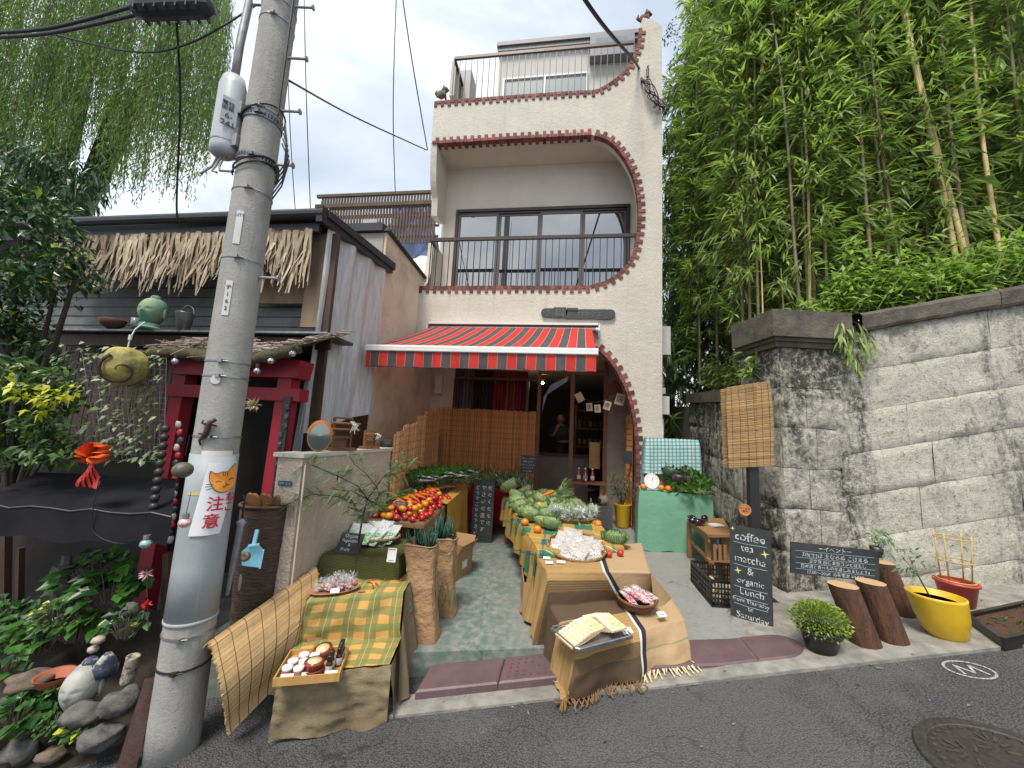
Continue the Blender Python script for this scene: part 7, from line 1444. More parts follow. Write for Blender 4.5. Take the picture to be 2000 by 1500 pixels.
o = car.copy(); COL.objects.link(o); o.location = PD(1070, 968, 4.6); o.rotation_euler = (0, -.2, .8); o.scale = (1.5,)*3; o['label'] = 'single carrot lying on the cabbages of the right table'; del o['group']; [COL.objects.link(c) or setattr(c, 'parent', o) for c in [ch.copy() for ch in kids(car)]]
loc = PZ(1113, 1020, .52); loc.z = .50; bk1, Mb = basket(loc, .27, .075, 'wide wicker basket of crinkly bagged leaves on the right table', 1.0, .62, 0, .15)
g5 = leafy('salad_bag', 'crinkly cellophane bag of pale leaves in the wide wicker basket', 'salad bag', 'salad bags in the wide basket', 14, .10, .03, LF_CABB, 1.2, flat=2, film_=FILM2); kd = tree_of(g5); 
mk(lambda b: crinkle(b, Vector((0, 0, .07)), .03, 60, .8, .03, .08), 'crinkled_film', FILM2, g5, False); kd = tree_of(g5); places = []
for i in range(30): a, r_ = i*2.4, .22*sqrt((i+.5)/30); places.append((Mb @ Vector((r_*cos(a)*1.15, r_*sin(a)*.68, .045+.02*(i % 3))), (U(-.4, .4), -.5, U(0, 6)), U(.85, 1.1)))
scatter(g5, places)
loc = PZ(1125, 1068, .5); loc.z = .46; bk2, Mb2 = basket(loc, .24, .055, 'round flat wicker basket of clear packets on the tan cloth', 1.1, .95, 16, .2, None, .30)
def packet_proto(lab, grp, w, h, cm, nm='snack_packet', lbl=True, txt=None):
    t = thing(nm, lab, 'packet', (0, 0, 0), grp)
    def f(b):
        for s_ in (1, -1): b.grid(lambda u, v: Vector(((u-.5)*w, (v-.5)*h, s_*(.012*sin(pi*u)**.6*sin(pi*v)**.6)+.003*noise.noise(Vector((u*9, v*9, 2)))*s_+.013)), 10, 12)
    mk(f, 'pouch', cm, t, False); mk(lambda b: b.grid(lambda u, v: Vector(((u-.5)*w*1.12, (v-.5)*h*1.12, .0285*sin(pi*u)**.5*sin(pi*v)**.5+.006*noise.noise(Vector((u*14, v*14, 5)))+.012)), 16, 18), 'clear_film', FILM2, t, False)
    if lbl: mk(lambda b: b.box((0, -h*.12, .031), (w*.5, h*.36, .001)), 'paper_label', PAPER, t, False); mk(lambda b: [b.box((0, -h*.02-.012*k, .0318), (w*.36, .003, .0008)) for k in range(4)], 'print', INK, t, False)
    return t
PK1 = M_('snack_pale', (.55, .45, .36), (.42, .3, .2), .6, 60, lo=.45, hi=.55); PK2 = M_('snack_pink', (.55, .40, .40), (.6, .55, .5), .6, 40, lo=.4, hi=.6)
pk = packet_proto('clear packet of pale snacks with a white label in the round flat basket', 'clear snack packets in the round flat basket', .11, .15, PK1); places = []
for i in range(22): a, r_ = i*2.39+.3, .19*sqrt((i+.5)/22); places.append((Mb2 @ Vector((r_*cos(a)*1.1, r_*sin(a)*.92, .03+.012*(i % 4))), (.6+U(-.25, .25), U(-.3, .3), U(-.6, .6)), U(.85, 1.05)))
scatter(pk, places)
a_, c_, d_ = PZ(1128, 1268, .2), PZ(1236, 1212, .2), PZ(1070, 1200, .2); bm = Matrix(((cos(.62), -sin(.62), 0, a_.x), (sin(.62), cos(.62), 0, a_.y), (0, 0, 1, .175), (0, 0, 0, 1))); bt = thing('steel_tray', 'rounded steel tray of booklets at the front of the tan cloth step', 'tray', a_)
TWd, TDp = .46, .30
mk(lambda b: (b.box((TWd/2, TDp/2, .004), (TWd, TDp, .006), bm)), 'tray_base', GALV, bt, False); mk(lambda b: [b.tube([bm @ Vector(p) for p in ((.02, 0, .022), (TWd-.02, 0, .022), (TWd, .02, .022), (TWd, TDp-.02, .022), (TWd-.02, TDp, .022), (.02, TDp, .022), (0, TDp-.02, .022), (0, .02, .022), (.02, 0, .022))], .005, 6), b.grid(lambda u, v: bm @ Vector((TWd*u, 0, .022*v)), 2, 1), b.grid(lambda u, v: bm @ Vector((0, TDp*u, .022*v)), 2, 1)], 'tray_rim', GALV, bt, False)
BKP = M_('booklet_print', (.72, .62, .40), (.62, .28, .14), .5, 26, lo=.56, hi=.6); BKG = M_('booklet_green', (.30, .50, .10), (.5, .62, .3), .5, 16); BKY = M_('booklet_yellow', (.78, .55, .08), (.7, .6, .3), .5, 22)
def booklet(M, lab, extra=None):
    t = thing('packet_booklet', lab, 'booklet', M.translation, 'printed packets in the steel tray'); mk(lambda b: b.box((0, 0, .006), (.135, .185, .012), M), 'packet_body', BKP, t, False); mk(lambda b: b.box((-.02, .065, .0125), (.065, .035, .0012), M), 'white_sticker', PAPER, t, False)
    if extra: mk(lambda b: b.lathe([(.028, .0121), (.028, .0132), (0, .0132)], (.03, -.045, 0), 14, M=M), 'green_picture', BKG, t, False); mk(lambda b: b.box((.02, .03, .0128), (.06, .035, .0012), M), 'yellow_picture', BKY, t, False)
for i in range(6): booklet(bm @ Matrix.Translation((.06+.028*i, .14, .014+.013*i*.8)) @ Matrix.Rotation(-.12-.05*(5-i)*.3, 4, 'Y'), ['leftmost printed packet at the bottom of the left fan in the steel tray', 'second printed packet of the left fan', 'third printed packet of the left fan', 'fourth printed packet of the left fan', 'fifth printed packet of the left fan', 'top printed packet of the left fan with a green picture'][i], i == 5)
for i in range(6): booklet(bm @ Matrix.Translation((.36, .24-.026*i, .014+.013*i*.8)) @ Matrix.Rotation(.10, 4, 'X'), ['farthest printed packet of the right fan in the steel tray', 'second farthest printed packet of the right fan', 'third farthest printed packet of the right fan', 'fourth farthest printed packet of the right fan', 'fifth farthest printed packet of the right fan', 'top printed packet of the right fan with a yellow picture'][i], i == 5)
loc = PZ(1243, 1180, .2); loc.z = .19; bk3, Mb3 = basket(loc, .145, .07, 'small round brown wicker basket of red sweets on the tan cloth', 1.05, 1.0, 0, 0, WK2, .12)
pk3 = packet_proto('slim cellophane packet of red and white sweets in the small brown basket', 'red sweet packets in the small brown basket', .05, .17, M_('sweet_stick', (.55, .02, .05), (.65, .5, .45), .4, 30, lo=.5, hi=.54), 'sweet_packet', False); places = []
for i in range(11): places.append((Mb3 @ Vector((-.07+.014*i, -.02+.03*(i % 3), .05+.014*(i % 4))), (.1+U(-.1, .4), U(-.3, .3), .75+U(-.35, .35)), 1.0))
scatter(pk3, places)
card(PZ(1296, 1205, .19)+Vector((0, 0, .0)), .5, 'white price card right of the small brown basket', .07, .045, .5, '¥300'); card(PZ(1228, 1238, .19)+Vector((0, 0, 0)), .5, 'white price card at the right corner of the steel tray', .08, .045, .5, '¥1,200')
card(PZ(1068, 1092, .45), .1, 'left of the three small cards before the round flat basket', .06, .03, .4); card(PZ(1073, 1101, .45), .2, 'middle of the three small cards before the round flat basket', .06, .03, .4); card(PZ(1096, 1100, .45), .1, 'right of the three small cards before the round flat basket', .07, .03, .4)
loc = PZ(730, 1050, .5); loc.z = .47; bk4, Mb4 = basket(loc, .22, .05, 'round wicker tray of green and white packets on the olive cloth', 1.05, .8, 14, .1)
PKG = NT('green_white_pack'); sp_ = PKG.n.new('ShaderNodeSeparateXYZ'); PKG.lk(PKG.coord(), sp_.inputs[0]); PKG.col(PKG.mix(PKG.math('GREATER_THAN', sp_.outputs[1], .02), PKG.mix(PKG.ramp(PKG.noise(PKG.coord(), 50, 3), .45, .55), (.06, .42, .07), (.2, .62, .2)), (.72, .74, .73))); PKG.p.inputs['Roughness'].default_value = .25; PKG = PKG.m
pk4 = packet_proto('green and white seed packet in the round wicker tray on the olive cloth', 'green and white packets on the olive cloth', .10, .17, PKG, 'seed_packet', False); mk(lambda b: b.ball((0, -.02, .024), (.017, .02, .004), 10), 'red_picture', M_('berry_print', (.35, .02, .04), rough=.4), pk4); places = []
for i in range(18): a = i*2.4; r_ = .17*sqrt((i+.5)/18); places.append((Mb4 @ Vector((r_*cos(a)*1.05, r_*sin(a)*.8+.01, .035+.01*(i % 4))), (.55+U(-.2, .3), U(-.2, .2), U(-.3, .3)), 1.15))
scatter(pk4, places)
def chalk_sign(M, w, h, lab, rows, nm='chalkboard_sign', thick=.012, frame_=None, txm=None, cat='chalkboard'):
    t = thing(nm, lab, cat, M.translation); mk(lambda b: b.box((0, h/2, -thick/2), (w, h, thick), M), 'board', CHALKB, t, False)
    if frame_: mk(lambda b: [b.box(c, s, M) for c, s in (((0, .006, 0), (w+.01, .014, thick+.008)), ((0, h-.006, 0), (w+.01, .014, thick+.008)), ((-w/2, h/2, 0), (.014, h-.02, thick+.006)), ((w/2, h/2, 0), (.014, h-.02, thick+.006)))], 'frame', frame_, t, False)
    for (s, size, x, y, *r) in rows: text(s, size, M @ Matrix.Translation((x, y, .0012)) @ Matrix.Rotation(r[0] if r else 0, 4, 'Z'), CHALK, t, jit=size*.12, ext=.0005, bold=-size*.011)
    return t, M
def lean(base, rz, tilt): return Matrix.Translation(base) @ Matrix.Rotation(rz, 4, 'Z') @ Matrix.Rotation(pi/2-tilt, 4, 'X')
q = PZ(676, 1080, .47); q.z = .465; chalk_sign(lean(q, -.0, .55), .20, .165, 'small tilted chalkboard reading organic vegetables and fruits on the olive cloth', [('Organic', .038, 0, .125), ('Vegetables', .036, 0, .09), ('&', .03, 0, .058), ('Fruits', .036, -.02, .02)])
q = PZ(710, 1033, .56); q.z = .53; chalk_sign(lean(q, 0, 1.05), .17, .075, 'dark slate label lying on the green and white packets', [('まめのは', .03, 0, .03)], 'slate_label')
q = ltp(.10, .42)+Vector((0, 0, .085)); chalk_sign(lean(q, -.15, .8), .15, .07, 'dark slate label propped in the fruit heap', [('Organic fruit', .022, 0, .04), ('& vegetables', .022, 0, .014)], 'slate_label')
q = Vector((-.36, -.1, .70)); chalk_sign(lean(PD(1030, 925, 6.2), 0, .12), .24, .29, 'chalkboard covered in dense writing standing above the cabbages beside the reed screen', [('やさい・くだもの', .028, 0, .23), ('有機たまねぎ', .028, 0, .18), ('にんじん じゃがいも', .024, 0, .13), ('キャベツ なす', .028, 0, .08), ('ぜんぶ 国産', .028, 0, .03)])
q = PF(939, 1060); hgt = up(q, 938); t, M = chalk_sign(lean(q, .05, .04), .30, hgt, 'tall narrow blackboard with vertical writing leaning on the dark red table', [], 'tall_blackboard', .02)
for j, col_ in enumerate(('旬のくだもの', 'やさいの店です', 'どうぞごらん下さい')):
    for i, ch in enumerate(col_): text(ch, .07-.008*(j != 1), M @ Matrix.Translation((.09-.09*j, hgt-.13-.095*i*(.8 if len(col_) > 7 else 1), .0014)), CHALK, t, jit=.006, ext=.0005, bold=-.0004)
q = PZ(764, 1090, .5); q.z = .47; M = lean(q, .05, .2); t = thing('payment_card_stand', 'small white upright notice card at the right front of the wicker tray', 'card', q); mk(lambda b: b.box((0, .05, 0), (.07, .10, .004), M), 'card_face', PAPER, t, False); mk(lambda b: (b.box((0, .09, .0025), (.055, .008, .001), M), b.box((0, .012, .0025), (.04, .006, .001), M)), 'print', M_('print_red', (.5, .15, .12), rough=.7), t, False)
# ------------------------------------------------------------------ kraft bags with leeks, cardboard boxes
LEEK = leafmat('leek_green', (.012, .05, .035), (.05, .15, .09), .4, .15)
def kraft(q, w, d, h, lab, s, tilt=0, splash=False):
    t = thing('kraft_paper_bag', lab, 'paper bag', q); n = 26
    def f(b):
        def g(u, v):
            a = 2*pi*u; x = abs(cos(a))**.5*(1 if cos(a) > 0 else -1)*w/2; y = abs(sin(a))**.5*(1 if sin(a) > 0 else -1)*d/2; k = 1-.18*sin(pi*v)+.06*v; cr_ = .018*noise.fractal(Vector((a*1.5, v*6, s)), 1, 2, 4)*(.4+v)
            return q+Vector((x*k*(1+cr_*5)+tilt*v*h, y*k*(1+cr_*5), v*h+(.02*sin(a*3+s) if v > .98 else 0)))
        b.grid(g, 48, 34)
        b.grid(lambda u, v: q+Vector((0, 0, .01))+Vector((cos(2*pi*u)*w*.42*v, sin(2*pi*u)*d*.42*v, 0)), 16, 2)
    mk(f, 'paper', KRAFT, t); mk(lambda b: b.tube([q+Vector((tilt*h+cos(a)*abs(cos(a))**-.5*w*.53 if abs(cos(a)) > 1e-3 else tilt*h, (1 if sin(a) > 0 else -1)*abs(sin(a))**.5*d*.53, h+.004*sin(a*3+s))) for a in [2*pi*k/30 for k in range(31)]], .006, 5), 'rolled_rim', KRAFT, t)
    if splash:
        pr_ = MB()
        for k in range(16): x = U(-.1, .1); pr_.tube([q+Vector((x, -d*.46, .04)), q+Vector((x+U(-.05, .05), -d*.46, U(.1, .3)))], .003, 4)
        pr_.build('printed_leaves', M_('print_green', (.16, .22, .06), rough=.8), t)
    return t
def leeks(q, n, h, w, lab):
    t = thing('leek_bunch', lab, 'leeks', q); b = MB(); s = MB()
    for i in range(n):
        p = q+Vector((U(-w, w), U(-w*.6, w*.6), 0)); e_ = p+Vector((U(-.06, .06), U(-.05, .05), h*U(.7, 1.05))); b.tube([p, p.lerp(e_, .5), e_], [.008, .007, .001], 5, 0, R_()); s.tube([p-Vector((0, 0, .15)), p], .008, 5)
    b.build('green_tops', LEEK, t, True); s.build('white_stems', M_('leek_white', (.5, .55, .42), rough=.5) if 'leek_white' not in MATS else MATS['leek_white'], t)
q1 = PF(822, 1252); q1.y += .05; h1 = up(q1, 1062); kraft(q1, .26, .19, h1, 'crumpled brown paper bag of leeks standing nearest the checked cloth', 1, -.10); leeks(q1+Vector((-.10*h1, 0, h1-.06)), 40, .2, .09, 'green leeks sticking out of the nearest paper bag')
q2 = PF(866, 1198); h2 = up(q2, 1050); kraft(q2, .24, .17, h2, 'paper bag printed with green leaves standing behind the nearest bag', 5, -.08, True); leeks(q2+Vector((-.08*h2, 0, h2-.06)), 40, .26, .09, 'green leeks sticking out of the paper bag printed with leaves')
def cbox(q, w, d, h, rz, lab, flaps=True):
    t = thing('cardboard_box', lab, 'cardboard box', q); M = rotz(rz, q); tk = .006
    mk(lambda b: [b.box(c, s, M) for c, s in (((0, 0, tk), (w, d, tk)), ((0, -d/2, h/2), (w, tk, h)), ((0, d/2, h/2), (w, tk, h)), ((-w/2, 0, h/2), (tk, d-tk*2, h)), ((w/2, 0, h/2), (tk, d-tk*2, h)))], 'carton', CARD, t, False)
    if flaps:
        for (c, ax, an, s) in (((0, -d/2, h), 'X', .7, (w, tk, .14)), ((0, d/2, h), 'X', -.5, (w, tk, .14)), ((w/2, 0, h), 'Y', .5, (tk, d, .12)), ((-w/2, 0, h), 'Y', -.9, (tk, d, .12))):
            mk(lambda b: b.box((0, 0, s[2]/2), s, M @ Matrix.Translation(c) @ Matrix.Rotation(an, 4, ax)), 'flap', CARD, t, False)
    mk(lambda b: b.box((w/2+.0045, 0, h*.5), (.002, d*.3, h*.3), M), 'shipping_label', PAPER, t, False)
    return t
q = PF(888, 1130); cbox(q+Vector((-.05, .12, 0)), .26, .36, .26, -.25, 'open cardboard box beside the paper bags under the mustard cloth'); q = PF(1024, 1205); cbox(q+Vector((.06, .22, .0)), .22, .5, .30, .15, 'closed cardboard box under the green plaid cloth', False)
# ------------------------------------------------------------------ right side: green table, gingham stand, scale, bench, crate
gt = [(1.13, -.40, .70), (1.79, -.72, .70), (1.93, -.10, .70), (1.22, .08, .70)]
gc = PZ(1250, 958, .81), PZ(1389, 967, .81); gt = [tuple(Vector((gc[0].x, gc[0].y, .81))), tuple(Vector((gc[1].x, gc[1].y, .81))), (gc[1].x+.1, gc[1].y+.55, .81), (gc[0].x+.08, min(-.03, gc[0].y+.55), .81)]
table('green_table', 'small table under the sea green cloth right of the brick arch', 'table', gt, .78, WOOD); mk(lambda b: drape(b, gt, (.77, .77, 0, .77), .028, 2.3, 4, .02, .05, 16), 'sea_green_cloth', SEAG, None, True, 'plain sea green cloth hanging to the floor right of the brick arch', 'tablecloth')
YG = -.34; ga, gb_ = PY(1262, 854, YG), PY(1362, 860, YG); gz1 = (ga.z+gb_.z)/2; gs = thing('back_stand', 'raised box stand under the gingham cloth on the sea green table', 'stand', ((ga.x+gb_.x)/2, gt[3][1]-.05, .82)); gtop = [(ga.x, YG, gz1), (gb_.x, YG-.04, gz1), (gb_.x+.05, -.04, gz1), (ga.x+.03, -.04, gz1)]
mk(lambda b: hexa(b, sh_(gtop, .06), .82), 'box_stand', CARD, gs, False); mk(lambda b: drape(b, gtop, (.52, .40, 0, .66), .022, 5, 7, .04, .06, 16), 'gingham_cloth', GING, None, True, 'teal and white gingham cloth draped over the raised back stand', 'cloth')
q = PD(1285, 942, 6.05); q = Vector((gt[0][0]+.17, gt[0][1]+.10, .82)); sc_ = thing('kitchen_scale', 'white round dial kitchen scale standing on the sea green table', 'scale', q); M = Matrix.Translation(q+Vector((0, 0, .115))) @ Matrix.Rotation(pi/2-.15, 4, 'X')
mk(lambda b: b.lathe([(0, .0), (.10, .0), (.105, .02), (.10, .03), (.095, .026), (0, .026)], n=32, M=M), 'dial_face', M_('enamel', (.74, .75, .76), rough=.25), sc_, False); mk(lambda b: (b.box((0, .02, .01), (.12, .1, .02), Matrix.Translation(q)), b.box((0, .03, .07), (.07, .05, .1), Matrix.Translation(q))), 'base', MATS['enamel'], sc_, False); mk(lambda b: (b.bar(M @ Vector((0, 0, .03)), M @ Vector((.02, .06, .03)), .004), [b.box((.08*sin(a), .08*cos(a), .0275), (.003, .012, .001), M) for a in [2*pi*k/24 for k in range(24)]]), 'pointer_and_marks', M_('mark_red', (.5, .1, .08), rough=.5), sc_, False)
for i, (dx, dy, lb) in enumerate(((.05, .0, 'orange left of the round white scale'), (.29, .03, 'left of the two oranges right of the white scale'), (.37, .03, 'right of the two oranges right of the white scale'))):
    o = org.copy(); COL.objects.link(o); o.location = (gt[0][0]+dx+.0, gt[0][1]+dy-.03*i+.04, .82); o['label'] = lb; o['group'] = 'oranges on the sea green table'; [COL.objects.link(c) or setattr(c, 'parent', o) for c in [ch.copy() for ch in kids(org)]]
ls = leafy('lettuce_bunch', 'bright green leaf bunch on the sea green table', 'lettuce', 'leaf bunches on the sea green table', 70, .16, .05, leafmat('leaf_lettuce', (.03, .10, .015), (.14, .32, .04), .4, .25), 1.5, flat=1.6)
scatter(ls, [(Vector((gt[0][0]+.47+.072*(i % 5), gt[0][1]+.12-.035*(i % 5)+.08*(i//5), .84+.05*(i//5))), (U(-.3, .3), U(-.6, 0), U(0, 6)), U(.8, 1.1)) for i in range(12)])
pc = cabbage_proto('red_cabbage', 'purple leaved cabbage among the greens below the gingham cloth', 'purple cabbages on the sea green table', .085, leafmat('leaf_purple', (.03, .01, .03), (.12, .07, .10), .4, .1)); scatter(pc, [(Vector((gt[0][0]+.50, gt[0][1]+.10, .90)), (0, .3, 0), 1), (Vector((gt[0][0]+.64, gt[0][1]+.08, .91)), (.3, 0, 1), .9)])
dkc = cabbage_proto('savoy_cabbage', 'dark green savoy cabbage on top of the greens below the gingham cloth', 'dark savoy cabbages on the sea green table', .09, leafmat('leaf_savoy', (.02, .05, .03), (.12, .19, .12), .45, .1)); scatter(dkc, [(Vector((gt[0][0]+.42, gt[0][1]+.17, .97)), (0, .3, 0), 1), (Vector((gt[0][0]+.66, gt[0][1]+.15, 1.0)), (.3, 0, 1), .95), (Vector((gt[0][0]+.76, gt[0][1]+.06, .93)), (.3, .2, 2), .8)])
bz_ = .52; P4 = [PZ(1342, 1012, bz_), PZ(1382, 1044, bz_), PZ(1432, 1044, bz_), PZ(1412, 1012, bz_)]; be = thing('wooden_bench', 'brown wooden bench with slatted ends between the green table and the crate', 'bench', ((P4[0].x+P4[2].x)/2, (P4[0].y+P4[1].y)/2, .04)); BWD = M_('bench_wood', (.30, .155, .06), (.22, .11, .04), .6, 3, .2, 40, stretch=(1, .2, 1))
mk(lambda b: b.add([p+Vector((0, 0, dz)) for dz in (0, -.03) for p in P4], [(0, 3, 2, 1), (4, 5, 6, 7), (0, 1, 5, 4), (1, 2, 6, 5), (2, 3, 7, 6), (3, 0, 4, 7)]), 'bench_top', BWD, be, False)
for k, (i, f) in enumerate(((0, .1), (1, .3), (2, .3), (3, .1))):
    p = P4[i].lerp((P4[0]+P4[2])/2, f); g = floor_z(p.x, p.y)+.01; mk(lambda b: b.box((p.x, p.y, (bz_-.03+g)/2), (.05, .05, bz_-.03-g)), 'leg', BWD, be, False)
for f in (.3, .5, .7): p = P4[1].lerp(P4[2], f)+Vector((0, .03, 0)); mk(lambda b: b.box((p.x, p.y, .24), (.03, .02, .33)), 'slat', BWD, be, False)
mk(lambda b: (b.bar(P4[0]+Vector((.04, 0, -.28)), P4[1]+Vector((.03, .02, -.28)), .03), b.bar(P4[1]+Vector((.02, .04, -.30)), P4[2]+Vector((0, .04, -.30)), .03), b.bar(P4[0]+Vector((.03, 0, -.06)), P4[1]+Vector((.02, .02, -.06)), .02, .05)), 'rail', BWD, be, False)
EGG = skin('eggplant_skin', (.012, .008, .016), (.02, .012, .025), .15)
for i, (px, py, dx, lb) in enumerate(((1352, 996, 0, 'leftmost black aubergine on the wooden bench'), (1362, 998, .2, 'middle black aubergine on the wooden bench'), (1371, 990, .5, 'rightmost black aubergine on the wooden bench'), (1345, 990, .9, 'rear black aubergine on the wooden bench'))):
    q = PZ(px+6, py+22, bz_+.04); q.y = min(q.y, -.74); q.z = bz_+.002; b = MB(); M = rotz(dx*2, q); b.tube([M @ Vector((x, 0, .042)) for x in (-.08, -.07, -.04, 0, .04, .07, .08)], [.004, .026, .038, .038, .028, .016, .006], 14); o = b.build('aubergine', EGG, None, True); tag(o, lb, 'aubergine'); mk(lambda b: b.tube([M @ Vector((x, 0, .042)) for x in (.066, .085, .11)], [.018, .01, .006], 8), 'stem_cap', STEMG, o)
q = PZ(1398, 1028, bz_); q.z = bz_+.003; mk(lambda b: [b.box((U(-.006, .006), U(-.006, .006), .003+.004*k), (.16, .11, .0035), rotz(.5+U(-.1, .1), q)) for k in range(5)], 'leaflet_stack', PAPER, None, False, 'small stack of white leaflets on the wooden bench', 'leaflets')
c0 = PF(1391, 1187); c1 = PF(1350, 1137); dY = (c1-c0); dY.z = 0; ln = dY.length; yv = dY.normalized(); xv = Vector((yv.y, -yv.x, 0)); Mx = Matrix((xv, yv, Vector((0, 0, 1)))).transposed().to_4x4(); Mx.translation = c0; cw = .40; chh = .25; cr8 = thing('black_crate', 'black slatted plastic crate of potatoes behind the coffee chalkboard', 'crate', c0+xv*.2); BPL = M_('crate_black', (.014, .014, .015), rough=.35)
def crate_side(b, a, c, n):
    a = Vector(a); c = Vector(c); L_ = (c-a).length
    for z, h in ((.012, .024), (chh-.014, .028), (.085, .012), (.13, .012), (.175, .012)): b.bar(Mx @ (a+Vector((0, 0, z))), Mx @ (c+Vector((0, 0, z))), .012, h)
    for k in range(n+1): p = a.lerp(c, k/n); b.box((p.x, p.y, chh/2), (.010, .010, chh-.02), Mx)
for (a, c, n) in (((0, 0, 0), (cw, 0, 0), 14), ((0, ln, 0), (cw, ln, 0), 14), ((0, 0, 0), (0, ln, 0), 14), ((cw, 0, 0), (cw, ln, 0), 14)): mk(lambda b: crate_side(b, a, c, n), 'slatted_side', BPL, cr8, False)
mk(lambda b: b.box((cw/2, ln/2, .008), (cw, ln, .012), Mx), 'crate_bottom', BPL, cr8, False)
pt = MB(); pt.ball((0, 0, .03), (.04, .03, .028), 12, 0, .5, None, .2, 3); po = pt.build('potato', M_('potato_skin', (.42, .30, .15), (.33, .22, .10), .7, 20), None, True, (0, 0, 0)); tag(po, 'pale potato in the black plastic crate', 'potato', 'potatoes in the black crate')
for i in range(22):
    l = Mx @ Vector((.05+.075*(i % 5), .06+.09*((i//5) % 5), .02+.035*(i % 2)+.05*(i > 12))); 
    if i == 0: po.location = l
    else: c = po.copy(); COL.objects.link(c); c.location = l; c.rotation_euler = (i, i*.7, i*1.9)
mk(lambda b: b.box((.3, ln*.55, .2), (.004, .2, .2), Mx @ Matrix.Rotation(.25, 4, 'Y')), 'cardboard_flap', CARD, None, False, 'torn cardboard piece stuck upright in the black crate', 'cardboard')
BL_, BR_ = PF(1427, 1203), PR(1510, 1230); BL_.z += .0; hL = up(BL_, 1027); hR = up(BR_, 1037); x = BR_-BL_; w = x.length; hb = (hL+hR)/2; back = Vector((-x.y, x.x, 0)).normalized(); yv2 = (Vector((0, 0, 1))+back*.05).normalized(); M = frame((BL_+BR_)/2, x, yv2)
rows = [('coffee', .10, 0, hb-.12), ('tea', .085, -.02, hb-.21), ('matcha', .085, 0, hb-.305), ('&', .08, 0, hb-.40), ('organic', .072, 0, hb-.485), ('Lunch', .078, .01, hb-.575), ('from Thursday', .047, .0, hb-.64), ('to', .05, 0, hb-.70), ('Saturday', .07, .01, hb-.77)]
cbd, M = chalk_sign(M, w, hb, 'tall blackboard reading coffee tea matcha and organic lunch, leaning before the black post', rows, 'coffee_blackboard', .02)
b = MB(); [lines(b, M @ Matrix.Translation((0, 0, .0012)), [[(-w*.4, y+.003), (-w*.1, y-.002), (w*.4, y+.004)]], .004, .0006) for y in (hb-.145, hb-.335, hb-.52, hb-.605, hb-.665, hb-.79)]; b.build('underline', M_('chalk_blue', (.25, .42, .5), rough=.9), cbd)
b = MB(); Ms = M @ Matrix.Translation((0, 0, .0014))
for (sx, sy_, r) in ((-w*.42, hb-.03, .022), (w*.36, hb-.20, .035), (-w*.3, hb-.385, .032)): b.prism([(sx+(r if k % 2 == 0 else r*.25)*cos(k*pi/4+.2), sy_+(r if k % 2 == 0 else r*.25)*sin(k*pi/4+.2)) for k in range(8)], Ms, .0008)
b.build('star_drawing', M_('chalk_yellow', (.62, .62, .22), rough=.9), cbd)
EA = (1.95, -2.72); EAng = 6; tl, tr_, br_, bl_2 = [PV(px, py, EA, EAng) for px, py in ((1534, 1057), (1708, 1077), (1718, 1138), (1545, 1119))]; x = br_-bl_2; M = frame(bl_2.lerp(br_, .5), x, (tl-bl_2)); w = x.length; h = ((tl-bl_2).length+(tr_-br_).length)/2
evb, M = chalk_sign(M, w, h, 'wide tilted blackboard with handwritten event notice resting on the cut logs', [('ーイベントー', .046, 0, h-.05), ('7/8(土)は 土ならぬ こけまる', .043, 0, h-.105), ('旦夕食 前に本気コンとぱえし', .035, .02, h-.15), ('日本酒と食べものを楽しみましょう♪', .034, 0, h-.195), ('17:00〜20:00 10名限定 ¥4,000', .036, 0, h-.24)], 'event_blackboard', .015)
b = MB(); [lines(b, M @ Matrix.Translation((0, 0, .0012)), [[(-w*.45, y), (w*.45, y+.006)]], .003, .0006) for y in (h-.065, h-.118, h-.163, h-.208)]; b.build('underline', MATS['chalk_blue'], evb)
# ------------------------------------------------------------------ cut logs, pots
LOGB = M_('log_bark', (.13, .055, .028), (.06, .028, .018), .9, 4, 1.0, 22, stretch=(3, 3, .5), bd=.03); LOGE = M_('log_end', (.52, .34, .18), (.42, .26, .13), .8, 8)
def log(b0, t0, r, lab, mt=LOGB):
    t = thing('cut_log', lab, 'log', b0, 'cut logs holding the event board'); b0 = Vector(b0); t0 = Vector(t0); n = 28
    def g(u, v): a = 2*pi*u; rr = r*(1+.06*noise.noise(Vector((cos(a)*2.2, sin(a)*2.2, v*1.2+r*50)))+.035*noise.noise(Vector((cos(a)*9, sin(a)*9, v*2)))); p = b0.lerp(t0, v); return p+Vector((cos(a)*rr, sin(a)*rr, 0))
    mk(lambda b: b.grid(g, n*2, 14), 'bark', mt, t); mk(lambda b: b.add([t0+Vector((0, 0, .001))]+[g(k/n, 1)+Vector((0, 0, .001)) for k in range(n)], [(0, k+1, (k+1) % n+1) for k in range(n)]), 'sawn_end', LOGE, t, False)
for (b0, t0, r, lb) in (((1693, 1262), (1657, 1148), .098, 'left of the two front cut logs below the event board'), ((1747, 1256), (1712, 1142), .095, 'right of the two front cut logs below the event board'), ((1768, 1205), (1733, 1102), .085, 'rear cut log darker and taller behind the two front logs')):
    B = PR(*b0); T = PY(*t0, B.y+.0); T.y = B.y+.06; log(B, T, r, lb)
YPOT = M_('yellow_glaze', (.66, .43, .02), (.58, .35, .015), .35, 3, .1, 20, coat=.2)
B = PR(1850, 1246); T = PY(1826, 1160, B.y); t = thing('yellow_pot', 'large glossy yellow tapered pot with a thin shrub beside the cut logs', 'plant pot', B); 
